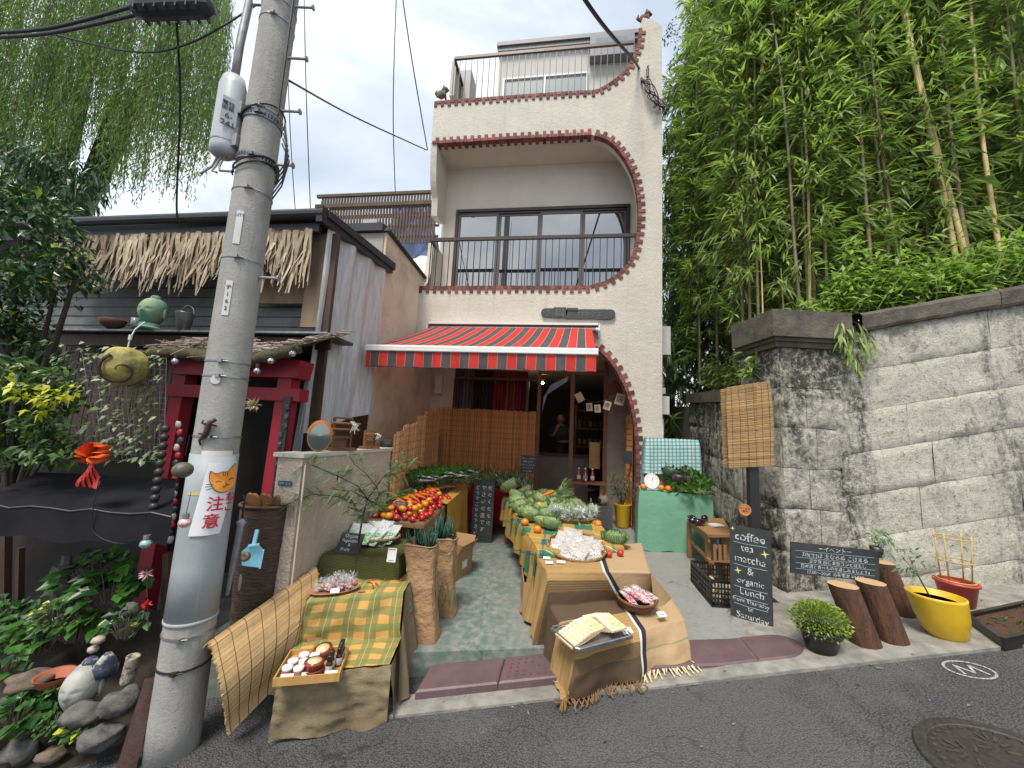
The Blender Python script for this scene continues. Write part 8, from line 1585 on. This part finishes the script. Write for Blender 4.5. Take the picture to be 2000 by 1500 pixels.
def ypot(b):
    n = 40; pr_ = [(.095, 0), (.125, .06), (.152, .2), (.165, .36), (.168, .385), (.155, .385), (.150, .33), (0, .33)]; H = T.z-B.z; 
    vs = []; m = len(pr_)
    for r, z in pr_:
        c = Vector((B.x, B.y, B.z)).lerp(Vector((T.x, B.y, T.z)), min(1, z/.385)); c.z = B.z+H*z/.385
        for k in range(n): a = 2*pi*k/n; vs.append(c+Vector((r*cos(a)*1.05, r*sin(a), 0)))
    b.add(vs, [(i*n+k, i*n+(k+1) % n, (i+1)*n+(k+1) % n, (i+1)*n+k) for i in range(m-1) for k in range(n)])
mk(ypot, 'glazed_pot', YPOT, t); mk(lambda b: b.lathe([(0, .0), (.15, 0)], (T.x, B.y, T.z-.045), 24), 'potting_soil', SOIL, t, False)
def sapling(base, top, n, lsz, lab, mt, spread=.12):
    t = thing('potted_sapling', lab, 'plant', base); mk(lambda b: [b.tube([base, Vector(base).lerp(top, .5)+Vector((U(-.02, .02), 0, 0)), top+Vector((U(-.08, .08), U(-.05, .05), U(-.08, .03)))], [.006, .004, .002], 5) for k in range(3)], 'stem', TWIG, t); mk(lambda b: leaf_cloud(b, [(Vector(top)+Vector((U(-spread, spread), U(-spread, spread)*.6, U(-.12, .06))), n//5, .06) for k in range(5)], lsz, .3, .3, 1), 'leaves', mt, t, False)
sapling(Vector((T.x-.03, B.y, T.z-.04)), PY(1775, 1085, B.y), 40, .07, 'thin sapling with narrow pale leaves growing in the large yellow pot', leafmat('leaf_sapling', (.05, .12, .05), (.16, .26, .13), .4, .25)); 
q = PV(1712, 1072, (2.5, -2.3), 5); sapling(q, q+Vector((.03, 0, .10)), 40, .07, 'leafy sprig in a small dark pot behind the event board', MATS.get('x') or leafmat('leaf_sprig', (.03, .1, .03), (.14, .25, .08), .4, .25), .06); mk(lambda b: b.lathe([(.04, 0), (.055, .09), (.05, .09), (0, .08)], q+Vector((0, 0, -.07)), 16), 'small_black_pot', BPL, None, True, 'small black pot standing on the rear log behind the event board', 'plant pot')
B = PR(1872, 1186); RP = M_('red_plastic', (.42, .05, .03), (.36, .04, .03), .4, 6); t = thing('red_pot', 'red plastic pot with a ring plant support behind the large yellow pot', 'plant pot', B); mk(lambda b: b.lathe([(.10, 0), (.135, .20), (.15, .205), (.15, .225), (.135, .225), (.12, .18), (0, .18)], B, 30), 'pot_body', RP, t); SUP = M_('cane_yellow', (.50, .38, .12), (.4, .28, .08), .5, 20)
hs = up(B, 1040); mk(lambda b: [b.tube([B+Vector((.10*cos(a), .10*sin(a), .18)), B+Vector((.125*cos(a), .125*sin(a), hs))], .006, 6) for a in (.4, 2.0, 3.6, 5.2)], 'support_cane', SUP, t)
for f in (.36, .62, .93): mk(lambda b: b.tube([B+Vector((.122*cos(a), .122*sin(a), hs*f)) for a in [2*pi*k/30 for k in range(31)]], .0055, 6), 'support_ring', SUP, t)
B = PR(1604, 1275); t = thing('black_pot', 'round black pot overflowing with a yellow green bush beside the cut logs', 'plant pot', B); mk(lambda b: b.lathe([(.085, 0), (.125, .13), (.14, .155), (.145, .17), (.13, .17), (.11, .12), (0, .12)], B, 32), 'pot_body', BPL, t); hb2 = up(B, 1166)
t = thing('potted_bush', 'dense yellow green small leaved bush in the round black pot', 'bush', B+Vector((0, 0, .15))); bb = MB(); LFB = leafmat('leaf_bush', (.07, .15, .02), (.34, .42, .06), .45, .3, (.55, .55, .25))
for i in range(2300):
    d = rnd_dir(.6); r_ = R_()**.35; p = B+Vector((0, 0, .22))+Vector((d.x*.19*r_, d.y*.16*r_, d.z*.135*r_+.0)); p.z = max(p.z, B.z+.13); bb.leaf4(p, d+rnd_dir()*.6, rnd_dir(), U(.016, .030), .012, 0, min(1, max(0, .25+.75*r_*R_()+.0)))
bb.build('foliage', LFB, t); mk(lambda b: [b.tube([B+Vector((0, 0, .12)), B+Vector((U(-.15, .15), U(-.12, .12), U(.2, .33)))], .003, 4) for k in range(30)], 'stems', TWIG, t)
B = PR(1905, 1228); C_ = [PR(1893, 1222), PR(1960, 1272), PR(2110, 1240), PR(2010, 1196)]; t = thing('seedling_tray', 'black plastic tray of brown soil and sprouts at the right edge', 'planter', C_[0])
mk(lambda b: [b.bar(a+Vector((0, 0, .045)), c+Vector((0, 0, .045)), .012, .09) for a, c in zip(C_, C_[1:]+C_[:1])]+[b.bar(a+Vector((0, 0, .09)), c+Vector((0, 0, .09)), .03, .008) for a, c in zip(C_, C_[1:]+C_[:1])], 'tray_wall', BPL, t, False); mk(lambda b: b.add([c+Vector((0, 0, .06)) for c in C_], [(0, 1, 2, 3)]), 'potting_soil', M_('red_soil', (.10, .045, .025), (.05, .025, .015), .95, 60, 1, 120), t, False)
mk(lambda b: [b.leaf(C_[0].lerp(C_[1], U(0, 1)).lerp(C_[3].lerp(C_[2], U(0, 1)), U(.1, .9))+Vector((0, 0, .07)), (U(-1, 1), U(-1, .3), U(.1, .8)), (0, 0, 1), U(.03, .07), .014, 0, R_(), .2) for k in range(60)], 'sprouts', LF_YEL, t, False)
def litter(b):
    for i in range(90): x = U(-1.2, 4.5); y = edge_y(x)+random.gauss(-.05, .35) if i % 3 else edge_y(x)-abs(random.gauss(0, .03)); b.leaf4((x, y, road_z(x, y)+(.03 if y > edge_y(x) else .006)), (U(-1, 1), U(-1, 1), .05), (0, 0, 1), U(.012, .04), U(.006, .016), i % 2)
tag(mk(litter, 'fallen_leaves', [M_('dry_leaf', (.35, .28, .10), (.16, .10, .05), .9, 30), LF_YEL], None, False, 'scattered fallen leaves and grit along the kerb'), kind='stuff')
# ------------------------------------------------------------------ things in the doorway
B = PF(1216, 1030); t = thing('yellow_pot', 'smaller yellow pot with a leafy bush beside the brick arch foot', 'plant pot', B); h = up(B, 984); mk(lambda b: b.lathe([(.095, 0), (.105, .03), (.14, h-.01), (.145, h), (.13, h), (.12, h-.05), (0, h-.05)], B, 30), 'pot_body', YPOT, t)
t = thing('potted_shrub', 'wiry green shrub growing in the smaller yellow pot', 'shrub', B+Vector((0, 0, h))); mk(lambda b: leaf_cloud(b, [(B+Vector((U(-.16, .16), U(-.12, .12), h+U(.05, .45))), 16, .08) for k in range(26)], .05, .3, 0, .8), 'leaves', LF_YEL, t, False); mk(lambda b: [b.tube([B+Vector((0, 0, h-.05)), B+Vector((U(-.16, .16), U(-.1, .1), h+U(.2, .48)))], .004, 5) for k in range(12)], 'stem', TWIG, t)
sz_ = PY(1150, 944, .25); t = thing('bottle_bench', 'low dark wooden bench carrying the juice bottles in the doorway', 'bench', (sz_.x, .3, .1)); x0, x1 = PY(1113, 944, .25).x, PY(1182, 944, .25).x; mk(lambda b: b.box(((x0+x1)/2, .33, sz_.z), (x1-x0, .26, .035)), 'bench_top', WOOD, t, False)
for x in (x0+.06, x1-.06): mk(lambda b: b.box((x, .33, (sz_.z+.06)/2), (.05, .2, sz_.z-.08)), 'leg', WOOD, t, False)
mk(lambda b: b.box(((x0+x1)/2, .36, .3), (x1-x0-.16, .03, .05)), 'stretcher', WOOD, t, False)
JU = M_('juice_red', (.42, .03, .04), (.34, .02, .03), .12, 4, coat=.5); pr2 = thing('juice_bottle', 'b', 'bottle', (0, 0, 0), 'red juice bottles in the doorway'); mk(lambda b: b.lathe([(.032, 0), (.034, .01), (.034, .12), (.015, .17), (.013, .205)], n=18), 'glass_body', JU, pr2); mk(lambda b: b.lathe([(.015, .2), (.016, .203), (.016, .222), (0, .223)], n=14), 'cap', LIDW, pr2, False); mk(lambda b: b.lathe([(.0345, .035), (.0348, .036), (.0348, .095), (.0345, .096)], n=18), 'paper_label', LABL, pr2); kd = tree_of(pr2)
for i, (px, py, s, lb) in enumerate(((1130, 938, 1, 'leftmost red juice bottle on the doorway bench'), (1143, 938, 1, 'tall red juice bottle in the middle of the doorway bench'), (1143, 944, .6, 'short red juice bottle in front of the middle one'), (1157, 939, 1, 'rightmost red juice bottle on the doorway bench'))):
    q = Vector((PY(px, py, .32).x, .34 if s == 1 else .25, sz_.z+.018))
    if i == 0: pr2.location = q; pr2['label'] = lb
    else: dup(pr2, q, i, lb, kidmap=kd, scale=s)
q = Vector((PY(1178, 975, .1).x, .1, .0)); mk(lambda b: (b.box((q.x, .12, .26), (.28, .22, .34))), 'grey_tub', M_('tub_grey', (.10, .10, .10), rough=.6), None, False, 'dark grey square planter under the clay owl in the doorway', 'planter'); q = PY(1178, 978, .1); q.z = .43
b = MB(); b.ball(q+Vector((0, 0, .075)), (.085, .075, .075), 18, 0, .5, None, .06, 1); CLY = M_('clay_pale', (.36, .27, .20), (.27, .2, .15), .8, 20); o = b.build('clay_animal_jar', CLY, None, True); tag(o, 'round pale clay jar with a dark mouth beside the smaller yellow pot', 'jar'); mk(lambda b: b.lathe([(.03, 0), (.034, .01), (.02, .012), (0, .004)], n=16, M=Matrix.Translation(q+Vector((-.06, -.055, .08))) @ Matrix.Rotation(-.7, 4, 'Z') @ Matrix.Rotation(pi/2, 4, 'X')), 'mouth', BLACK, o); [mk(lambda b: b.ball(q+Vector((sx*.04, 0, .15)), (.018, .012, .022), 8), 'ear', CLY, o) for sx in (-1, 1)]
q = PY(1228, 905, .25); chalk_sign(Matrix.Translation(q) @ Matrix.Rotation(-.5, 4, 'Z') @ Matrix.Rotation(pi/2, 4, 'X'), .2, .2, 'small dark board hanging inside the right of the brick arch', [], 'hanging_board')
cards = [(1131, 778, 'な', .95), (1148, 790, 'り', 1), (1165, 795, 'ま', 1), (1185, 793, 'る', 1), (1208, 784, '商', 1.1), (1216, 775, '', 0)]
cards = [(1132, 776, '', 1.2), (1151, 795, 'ま', 1), (1167, 798, 'る', 1), (1186, 792, '商', 1.1), (1211, 780, '店', 1.45)]
t = thing('letter_bunting', 'drooping string of cream cards with dark characters across the doorway', 'bunting', PY(1167, 790, .3)); CRM = M_('bunting_cream', (.42, .34, .27), (.36, .29, .22), .85, 12)
Pn = [PY(1122, 757, .3), PY(1132, 770, .3), PY(1150, 783, .3), PY(1167, 786, .3), PY(1186, 780, .3), PY(1215, 765, .3)]; mk(lambda b: b.tube(Pn, .003, 4), 'string', TWIG, t)
for (px, py, ch, s) in cards:
    q = PY(px, py, .29); a = (0.5 if px < 1140 else (.1 if px < 1175 else -.25)); M = Matrix.Translation(q) @ Matrix.Rotation(-a if px < 1140 else -a, 4, 'Y') @ Matrix.Rotation(pi/2, 4, 'X'); c = mk(lambda b: b.box((0, 0, 0), (.105*s, .135*s, .003), M), 'letter_card', CRM, t, False)
    if ch: text(ch, .085*s, M @ Matrix.Translation((0, -.03*s, .002)), M_('letter_dark', (.10, .03, .03), rough=.8) if 'letter_dark' not in MATS else MATS['letter_dark'], c, bold=.001)
mk(lambda b: b.add([PY(1075, 752, .9), PY(1110, 735, .9), PY(1108, 745, .9), PY(1062, 775, .9), PY(1058, 805, .9)], [(0, 1, 2, 3), (0, 3, 4)]), 'blue_banner', M_('banner_blue', (.05, .16, .45), (.4, .42, .35), .8, 4), None, False, 'blue and cream cloth banner hanging inside the dark doorway', 'banner')
q = PY(1200, 765, .9); mk(lambda b: b.prism([(-.12, -.1), (.12, -.1), (.12, .06), (0, .16), (-.12, .06)], Matrix.Translation((PY(1200, 760, .55).x, .55, PY(1200, 760, .55).z)) @ Matrix.Rotation(pi/2, 4, 'X'), .02), 'house_shaped_plaque', M_('plaque_red', (.12, .03, .02), rough=.7), None, False, 'dark red house shaped plaque behind the end of the bunting', 'plaque')
mk(lambda b: b.box((PY(1165, 870, .9).x, 1.4, 1.15), (.2, .2, .5)), 'wooden_cabinet', PALEW, None, False, 'pale wooden cabinet seen through the shop doorway', 'cabinet')
base = PD(700, 1060, 3.2); t = thing('feathery_shrub', 'open branched shrub with feathery leaflets in front of the garden wall', 'shrub', base); br_ = MB(); lf = MB(); LFT = leafmat('leaf_feathery', (.08, .15, .06), (.26, .36, .18), .45, .3)
main = [(700, 1060, 3.1), (708, 1010, 3.05), (718, 975, 3.0), (735, 950, 2.98)]; P = [PD(*m) for m in main]; br_.tube(P, [.008, .007, .005, .004], 6); base0 = PD(670, 1075, 3.1); br_.tube([Vector((P[0].x, P[0].y, .2)), P[0]], .009, 6)
for (pts) in ([(708, 1010, 3.05), (690, 985, 3.0), (660, 970, 2.95), (610, 965, 2.9), (560, 985, 2.85), (540, 992, 2.85)], [(718, 975, 3.0), (700, 950, 2.95), (660, 930, 2.9), (600, 905, 2.9), (583, 912, 2.9)], [(735, 950, 3.0), (750, 930, 3.0), (780, 905, 3.0), (805, 900, 2.95)], [(718, 975, 3.0), (690, 960, 2.9), (650, 955, 2.9)], [(735, 950, 2.98), (740, 965, 2.9), (760, 955, 2.9)], [(708, 1010, 3.0), (700, 1000, 2.95), (680, 990, 2.9)], [(735, 950, 3.), (715, 925, 2.9), (690, 905, 2.9)], [(750, 930, 3.), (775, 925, 2.9), (800, 915, 2.9)], [(718, 975, 3.0), (735, 985, 2.95), (745, 990, 2.95)]):
    Q = [PD(*p) for p in pts]; br_.tube(Q, [.004*(1-.6*i/len(Q)) for i in range(len(Q))], 5)
    for a, c in zip(Q, Q[1:]):
        n = max(4, int((c-a).length/.015))
        for k in range(n):
            p = a.lerp(c, k/n)+Vector((0, 0, U(-.01, .01))); d = (c-a).normalized()*.5+rnd_dir()*.8; d.z += .05; d.normalize(); L_ = U(.07, .12); sd2 = d.cross(Vector((0, 0, 1))).normalized()
            for j in range(8):
                for s_ in (-1, 1): lf.leaf4(p+d*(L_*(j+1)/8)-Vector((0, 0, .012*(j/8)**2)), sd2*s_+d*.5, (0, 0, 1), .030, .014, 0, U(.2, .9))
br_.build('branches', BARK, t, True); lf.build('leaflets', LFT, t)
# ------------------------------------------------------------------ shopkeeper seated behind the counter, barely lit
hp = PY(1096, 818, 3.15); px_ = thing('person', 'person in dark clothes behind the counter resting chin near one hand in the dim doorway', 'person', (hp.x, 3.15, .3))
bmx = bpy.data.meshes.new('body'); J = [(0, .02, -.95), (0, .02, -.62), (0, 0, -.36), (0, 0, -.20), (0, -.01, -.08), (-.19, 0, -.24), (-.27, -.12, -.48), (-.15, -.33, -.40), (-.07, -.36, -.22), (.19, 0, -.24), (.27, -.08, -.50), (.14, -.33, -.55), (.02, -.42, -.55)]
Ed = [(0, 1), (1, 2), (2, 3), (3, 4), (2, 5), (5, 6), (6, 7), (7, 8), (2, 9), (9, 10), (10, 11), (11, 12)]; Rd = [.16, .14, .15, .07, .055, .075, .05, .036, .034, .075, .05, .036, .034]
for base, dr in ((8, (0.02, 0, .05)), (12, (-.05, -.03, 0))):
    for k in range(5):
        p = Vector(J[base]); s = (k-2)*.018; q = p+Vector(dr)+(Vector((s, 0, 0)) if base == 8 else Vector((0, s, 0))); J += [tuple(q), tuple(q+Vector(dr)*(.9-.1*abs(k-2))+Vector((0, -.012, 0)))]; Ed += [(base, len(J)-2), (len(J)-2, len(J)-1)]; Rd += [.010, .008]
bmx.from_pydata([(hp.x+a, 3.15+c, hp.z+d) for a, c, d in J], Ed, []); bo = bpy.data.objects.new('body', bmx); COL.objects.link(bo); bo.modifiers.new('s', 'SKIN'); bo.modifiers.new('u', 'SUBSURF').levels = 1
for v, r in zip(bmx.skin_vertices[0].data, Rd): v.radius = (r, r)
bmx.skin_vertices[0].data[0].use_root = True; bpy.context.view_layer.update(); me = bpy.data.meshes.new_from_object(bo.evaluated_get(bpy.context.evaluated_depsgraph_get())); bpy.data.objects.remove(bo)
b = MB(); b.add([v.co for v in me.vertices], [tuple(p.vertices) for p in me.polygons]); CLO = M_('dark_clothes', (.03, .03, .045), rough=.9); SKN = M_('skin', (.34, .19, .13), rough=.5)
for i, f in enumerate(b.f):
    c = sum((Vector(b.v[j]) for j in f), Vector())/len(f); b.mi[i] = 1 if c.y < 2.87 or c.z > hp.z-.16 else 0
b.build('body', [CLO, SKN], px_, True); f_, h_, e_ = head_mesh(Vector((hp.x, 3.13, hp.z-.115)), .105, -.15, .12); f_.build('face', SKN, px_, True); [x.build('ear', SKN, px_, True) for x in (e_, e_.b2)]; h_.build('hair', BLACK, px_, True)
# ------------------------------------------------------------------ bamboo grove on the bank
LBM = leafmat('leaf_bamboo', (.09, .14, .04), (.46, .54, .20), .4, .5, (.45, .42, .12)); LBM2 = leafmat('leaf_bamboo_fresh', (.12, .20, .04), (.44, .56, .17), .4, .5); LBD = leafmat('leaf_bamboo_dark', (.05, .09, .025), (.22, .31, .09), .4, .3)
CUL = M_('culm_green', (.28, .26, .11), (.17, .17, .07), .45, 3, stretch=(1, 1, .2)); CULY = M_('culm_yellow', (.55, .44, .20), (.42, .32, .13), .4, 3, stretch=(1, 1, .2)); CULD = M_('culm_brown', (.20, .15, .09), (.10, .08, .05), .6, 4, stretch=(1, 1, .3))
def sprig(b, p, d, n, l, w, ta, tb_):
    for i in range(n):
        dd = (d+rnd_dir()*.75); dd.z -= .6; b.leaf(p+rnd_dir()*.03, dd, (U(-.5, .5), U(-.8, 0), 1), l*U(.7, 1.25), w*U(.8, 1.2), 0, min(1, max(0, U(ta, tb_))) if R_() > .04 else .97, .22, .12)
def bamboo_proto(H, r, cm, lm, dens, z0, l=.22, w=.032, lean=.3, sp=.5):
    t = thing('bamboo', 'b', 'bamboo', (0, 0, 0)); b = MB(); lx, ly = U(-lean, lean), U(-lean, lean)*.6-.1
    def ax(z): f = z/H; return Vector((lx*f*f*H*.25, ly*f*f*H*.25, z))
    z = 0; P = []; Rr = []
    while z < H:
        rr = r*(1-.75*z/H)+.003; P += [ax(z), ax(z+.012), ax(z+.024)]; Rr += [rr, rr*1.16, rr]; z += .30+.1*(z/H)
    b.tube(P, Rr, 7); b.build('culm', cm, t, True); lf = MB(); br = MB(); n = int(dens*(H-z0))
    for i in range(n):
        z = z0+(H-z0)*R_()**.85; p = ax(z); a = U(0, 2*pi); L_ = U(.15, sp)*(1-.3*z/H); e_ = p+Vector((cos(a)*L_, sin(a)*L_, U(-.05, .25)*L_*2)); br.tube([p, p.lerp(e_, .6)+Vector((0, 0, .05)), e_], [.004, .003, .0015], 3, caps=False); sh = U(0, .6)**1.3
        sprig(lf, e_, (e_-p).normalized(), 6, l, w, sh, sh+.45)
        if R_() < .6: sprig(lf, p.lerp(e_, .5), (e_-p).normalized(), 4, l, w, sh*.7, sh*.7+.35)
    br.build('branches', cm, t); lf.build('leaves', lm, t); return t
PR_ = [bamboo_proto(U(6.5, 8.5), U(.018, .028), CUL, LBM, 40, U(.1, .8)) for k in range(6)]
GRP = 'bamboo crowded on the bank above the stone wall'
spots = []
def bspot(px, Y, k): p = PY(px, 560, Y); return (p.x, Y, bank_z(p.x, Y)-.05)
rb_ = random.Random(11)
for i in range(80):
    Y = -1.15+5.2*rb_.random()**1.2; px = rb_.uniform(1318 if Y > .3 else 1440, 2090); spots.append(bspot(px, Y, i))
kds = [tree_of(p) for p in PR_]
for i, s in enumerate(spots):
    k = i % 6; lab = 'tall leafy green bamboo crowded among many others above the stone wall'
    if i < 6: PR_[k].location = s; PR_[k]['label'] = lab; PR_[k]['group'] = GRP; PR_[k].rotation_euler = (0, 0, rb_.uniform(0, 6))
    else: dup(PR_[k], s, rb_.uniform(0, 6.2), lab, GRP, rb_.uniform(.85, 1.15), kds[k])
for i, (px, lnx, r, m, lb, Hh) in enumerate(((1878, -.05, .030, CULY, 'left of the two bright yellow bamboo culms at right, bare low down', 8), (1898, -.07, .032, CULY, 'right of the two bright yellow bamboo culms at right, bare low down', 8), (1958, .03, .026, CULY, 'bent yellow green bamboo culm with a white tag near the right edge', 7), (1905, .0, .024, CULD, 'brown bamboo culm just behind the two yellow ones', 7.5), (1570, -.03, .020, CULD, 'thin brown culm rising in the left middle of the grove', 8), (1583, .02, .018, CULY, 'pale dry culm fragment left of the middle of the grove', 6), (1487, .0, .012, CULY, 'slender yellow shoot above the pier, left one', 2.0), (1524, .01, .010, CUL, 'slender green shoot above the pier, right one', 1.6), (1700, .04, .022, CULD, 'brown culm in the centre of the grove', 8), (1770, -.03, .020, CULD, 'thin brown culm right of the grove centre', 8))):
    Y = -1.25; p = PY(px, 560, Y); t = thing('bamboo', lb, 'bamboo', (p.x, Y, bank_z(p.x, Y)-.1), 'bare bamboo culms along the front of the grove'); b = MB(); P = []; Rr = []; z = 0; o = t.location
    while z < Hh: P += [Vector((o.x+lnx*z+.03*sin(z*1.1+i), Y+.03*z, o.z+z)), Vector((o.x+lnx*z+.03*sin(z*1.1+i), Y+.03*z, o.z+z+.02))]; rr = r*(1-.6*z/Hh); Rr += [rr*1.15, rr]; z += .33
    b.tube(P, Rr, 8); b.build('culm', m, t, True); lf = MB()
    for k in range(40 if Hh > 3 else 12): q = P[int(len(P)*U(.45, .99))] if Hh > 3 else P[-1-int(R_()*4)]; sprig(lf, q+rnd_dir()*.2, rnd_dir(), 5, .17, .024, .3, 1)
    lf.build('leaves', LBM2, t)
b = MB()
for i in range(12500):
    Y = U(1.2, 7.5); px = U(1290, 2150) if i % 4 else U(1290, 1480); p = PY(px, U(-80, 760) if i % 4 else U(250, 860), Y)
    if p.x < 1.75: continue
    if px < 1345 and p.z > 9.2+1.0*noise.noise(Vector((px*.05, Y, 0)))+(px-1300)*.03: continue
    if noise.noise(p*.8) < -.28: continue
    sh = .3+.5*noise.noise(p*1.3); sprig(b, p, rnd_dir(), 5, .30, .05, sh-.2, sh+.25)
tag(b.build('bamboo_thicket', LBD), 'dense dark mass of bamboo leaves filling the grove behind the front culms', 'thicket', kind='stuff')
t = thing('broadleaf_tree', 'dark broadleaf tree rising between the shop and the bamboo', 'tree', (2.9, 5, 1)); b = MB(); P = []
for i in range(70): p = PY(U(1300, 1420), U(60, 700), U(3.5, 5.5)); P.append((p, 90, U(.25, .5)))
leaf_cloud(b, P, .12, .45, 0, 1, False, .2); b.build('crown', LF_DARK, t); b = MB(); b.tube([(2.9, 5, .5), (2.95, 5, 5), (3.1, 5.1, 9)], [.15, .1, .04], 8); b.build('trunk', BARK, t)
b = MB(); b.v = []
def cover(n, pf, l, w, mt, name, lab, hh):
    b = MB()
    for i in range(n):
        p = pf(); q_ = noise.noise(p*2.3); hgt = hh*U(.3, 1)*(1+1.3*q_)
        if q_ < -.3: continue
        if R_() < .12: b.leaf(p, (U(-.5, .5), -.3, 1.3), (0, -1, .3), hh*U(.8, 1.5), .02, 0, U(.5, 1), .25); continue
        for k in range(5): b.leaf(p+Vector((U(-.06, .06), U(-.06, .06), hgt*U(.3, 1))), (U(-1, 1), U(-1, .2), U(-.5, .7)), (U(-.4, .4), -.4, 1), l*U(.6, 1.3), w, 0, R_(), .25)
    tag(b.build(name, mt), lab, kind='stuff')
def ug():
    px = 1460+560*R_(); Y = -1.62+1.0*R_()**1.5; x = PY(px, 600, Y).x; return Vector((x, Y, bank_z(x, Y)+.05*R_()))
def ug2(): f = R_(); p = MBK @ Vector((LL*f, 0, -.25-.3*R_())); return Vector((p.x, p.y, zt_far+.15+(zt_near-zt_far)*f))
cover(1900, ug, .16, .045, LBM2, 'undergrowth', 'bright green weeds spilling over the coping of the stone wall', .55); cover(520, ug2, .15, .04, LBM, 'alley_undergrowth', 'weeds and small bamboo leaves over the side wall by the alley', .6)
t = thing('hanging_sprig', 'bamboo sprig drooping over the pier cap', 'plant', PD(1640, 640, 4.2)); b = MB(); s = MB()
for (px, py) in ((1668, 700), (1690, 690), (1650, 680), (1675, 725), (1710, 680), (1640, 660)):
    a, c = PD(1640, 618, 4.25), PD(px, py, 4.05); m = a.lerp(c, .5)+Vector((0, -.03, .08)); s.tube([a, m, c], .003, 4)
    for k in range(10): b.leaf(m.lerp(c, k/9)+rnd_dir()*.02, (c-m).normalized()*.5+rnd_dir()*.5-Vector((0, 0, .5)), (0, -.5, 1), U(.1, .2), .026, 0, U(.4, 1), .2)
b.build('leaves', LBM2, t); s.build('stems', TWIG, t)
t = thing('gas_meter', 'pale gas meter and pipes on the alley side of the shop wall', 'gas meter', PX(1300, 830, 1.62)); q = PX(1301, 790, 1.60); mk(lambda b: (b.box((1.62, .35, q.z), (.14, .22, .3)), b.box((1.60, .35, q.z+.25), (.08, .12, .1))), 'meter_body', PLATEW, t, False); mk(lambda b: (b.tube([(1.6, .3, .1), (1.6, .3, q.z-.15)], .02, 8), b.tube([(1.62, .4, q.z+.1), (1.62, .4, q.z+.5), (1.56, .4, q.z+.6)], .02, 8), b.tube([(1.58, .25, .6), (1.7, .25, .6), (1.7, .25, .9)], .018, 8)), 'pipe', GALV, t)
q = PX(1300, 665, 1.66); mk(lambda b: b.box((1.66, .5, q.z), (.16, .3, .5)), 'vent_hood', PLATEW, None, False, 'white vent hood high on the alley side of the shop wall', 'vent'); mk(lambda b: b.box((1.95, 2.6, 1.2), (.9, .08, 2.6)), 'alley_fence', DARKWOOD, None, False, 'dark board fence closing the alley beside the shop', 'fence')
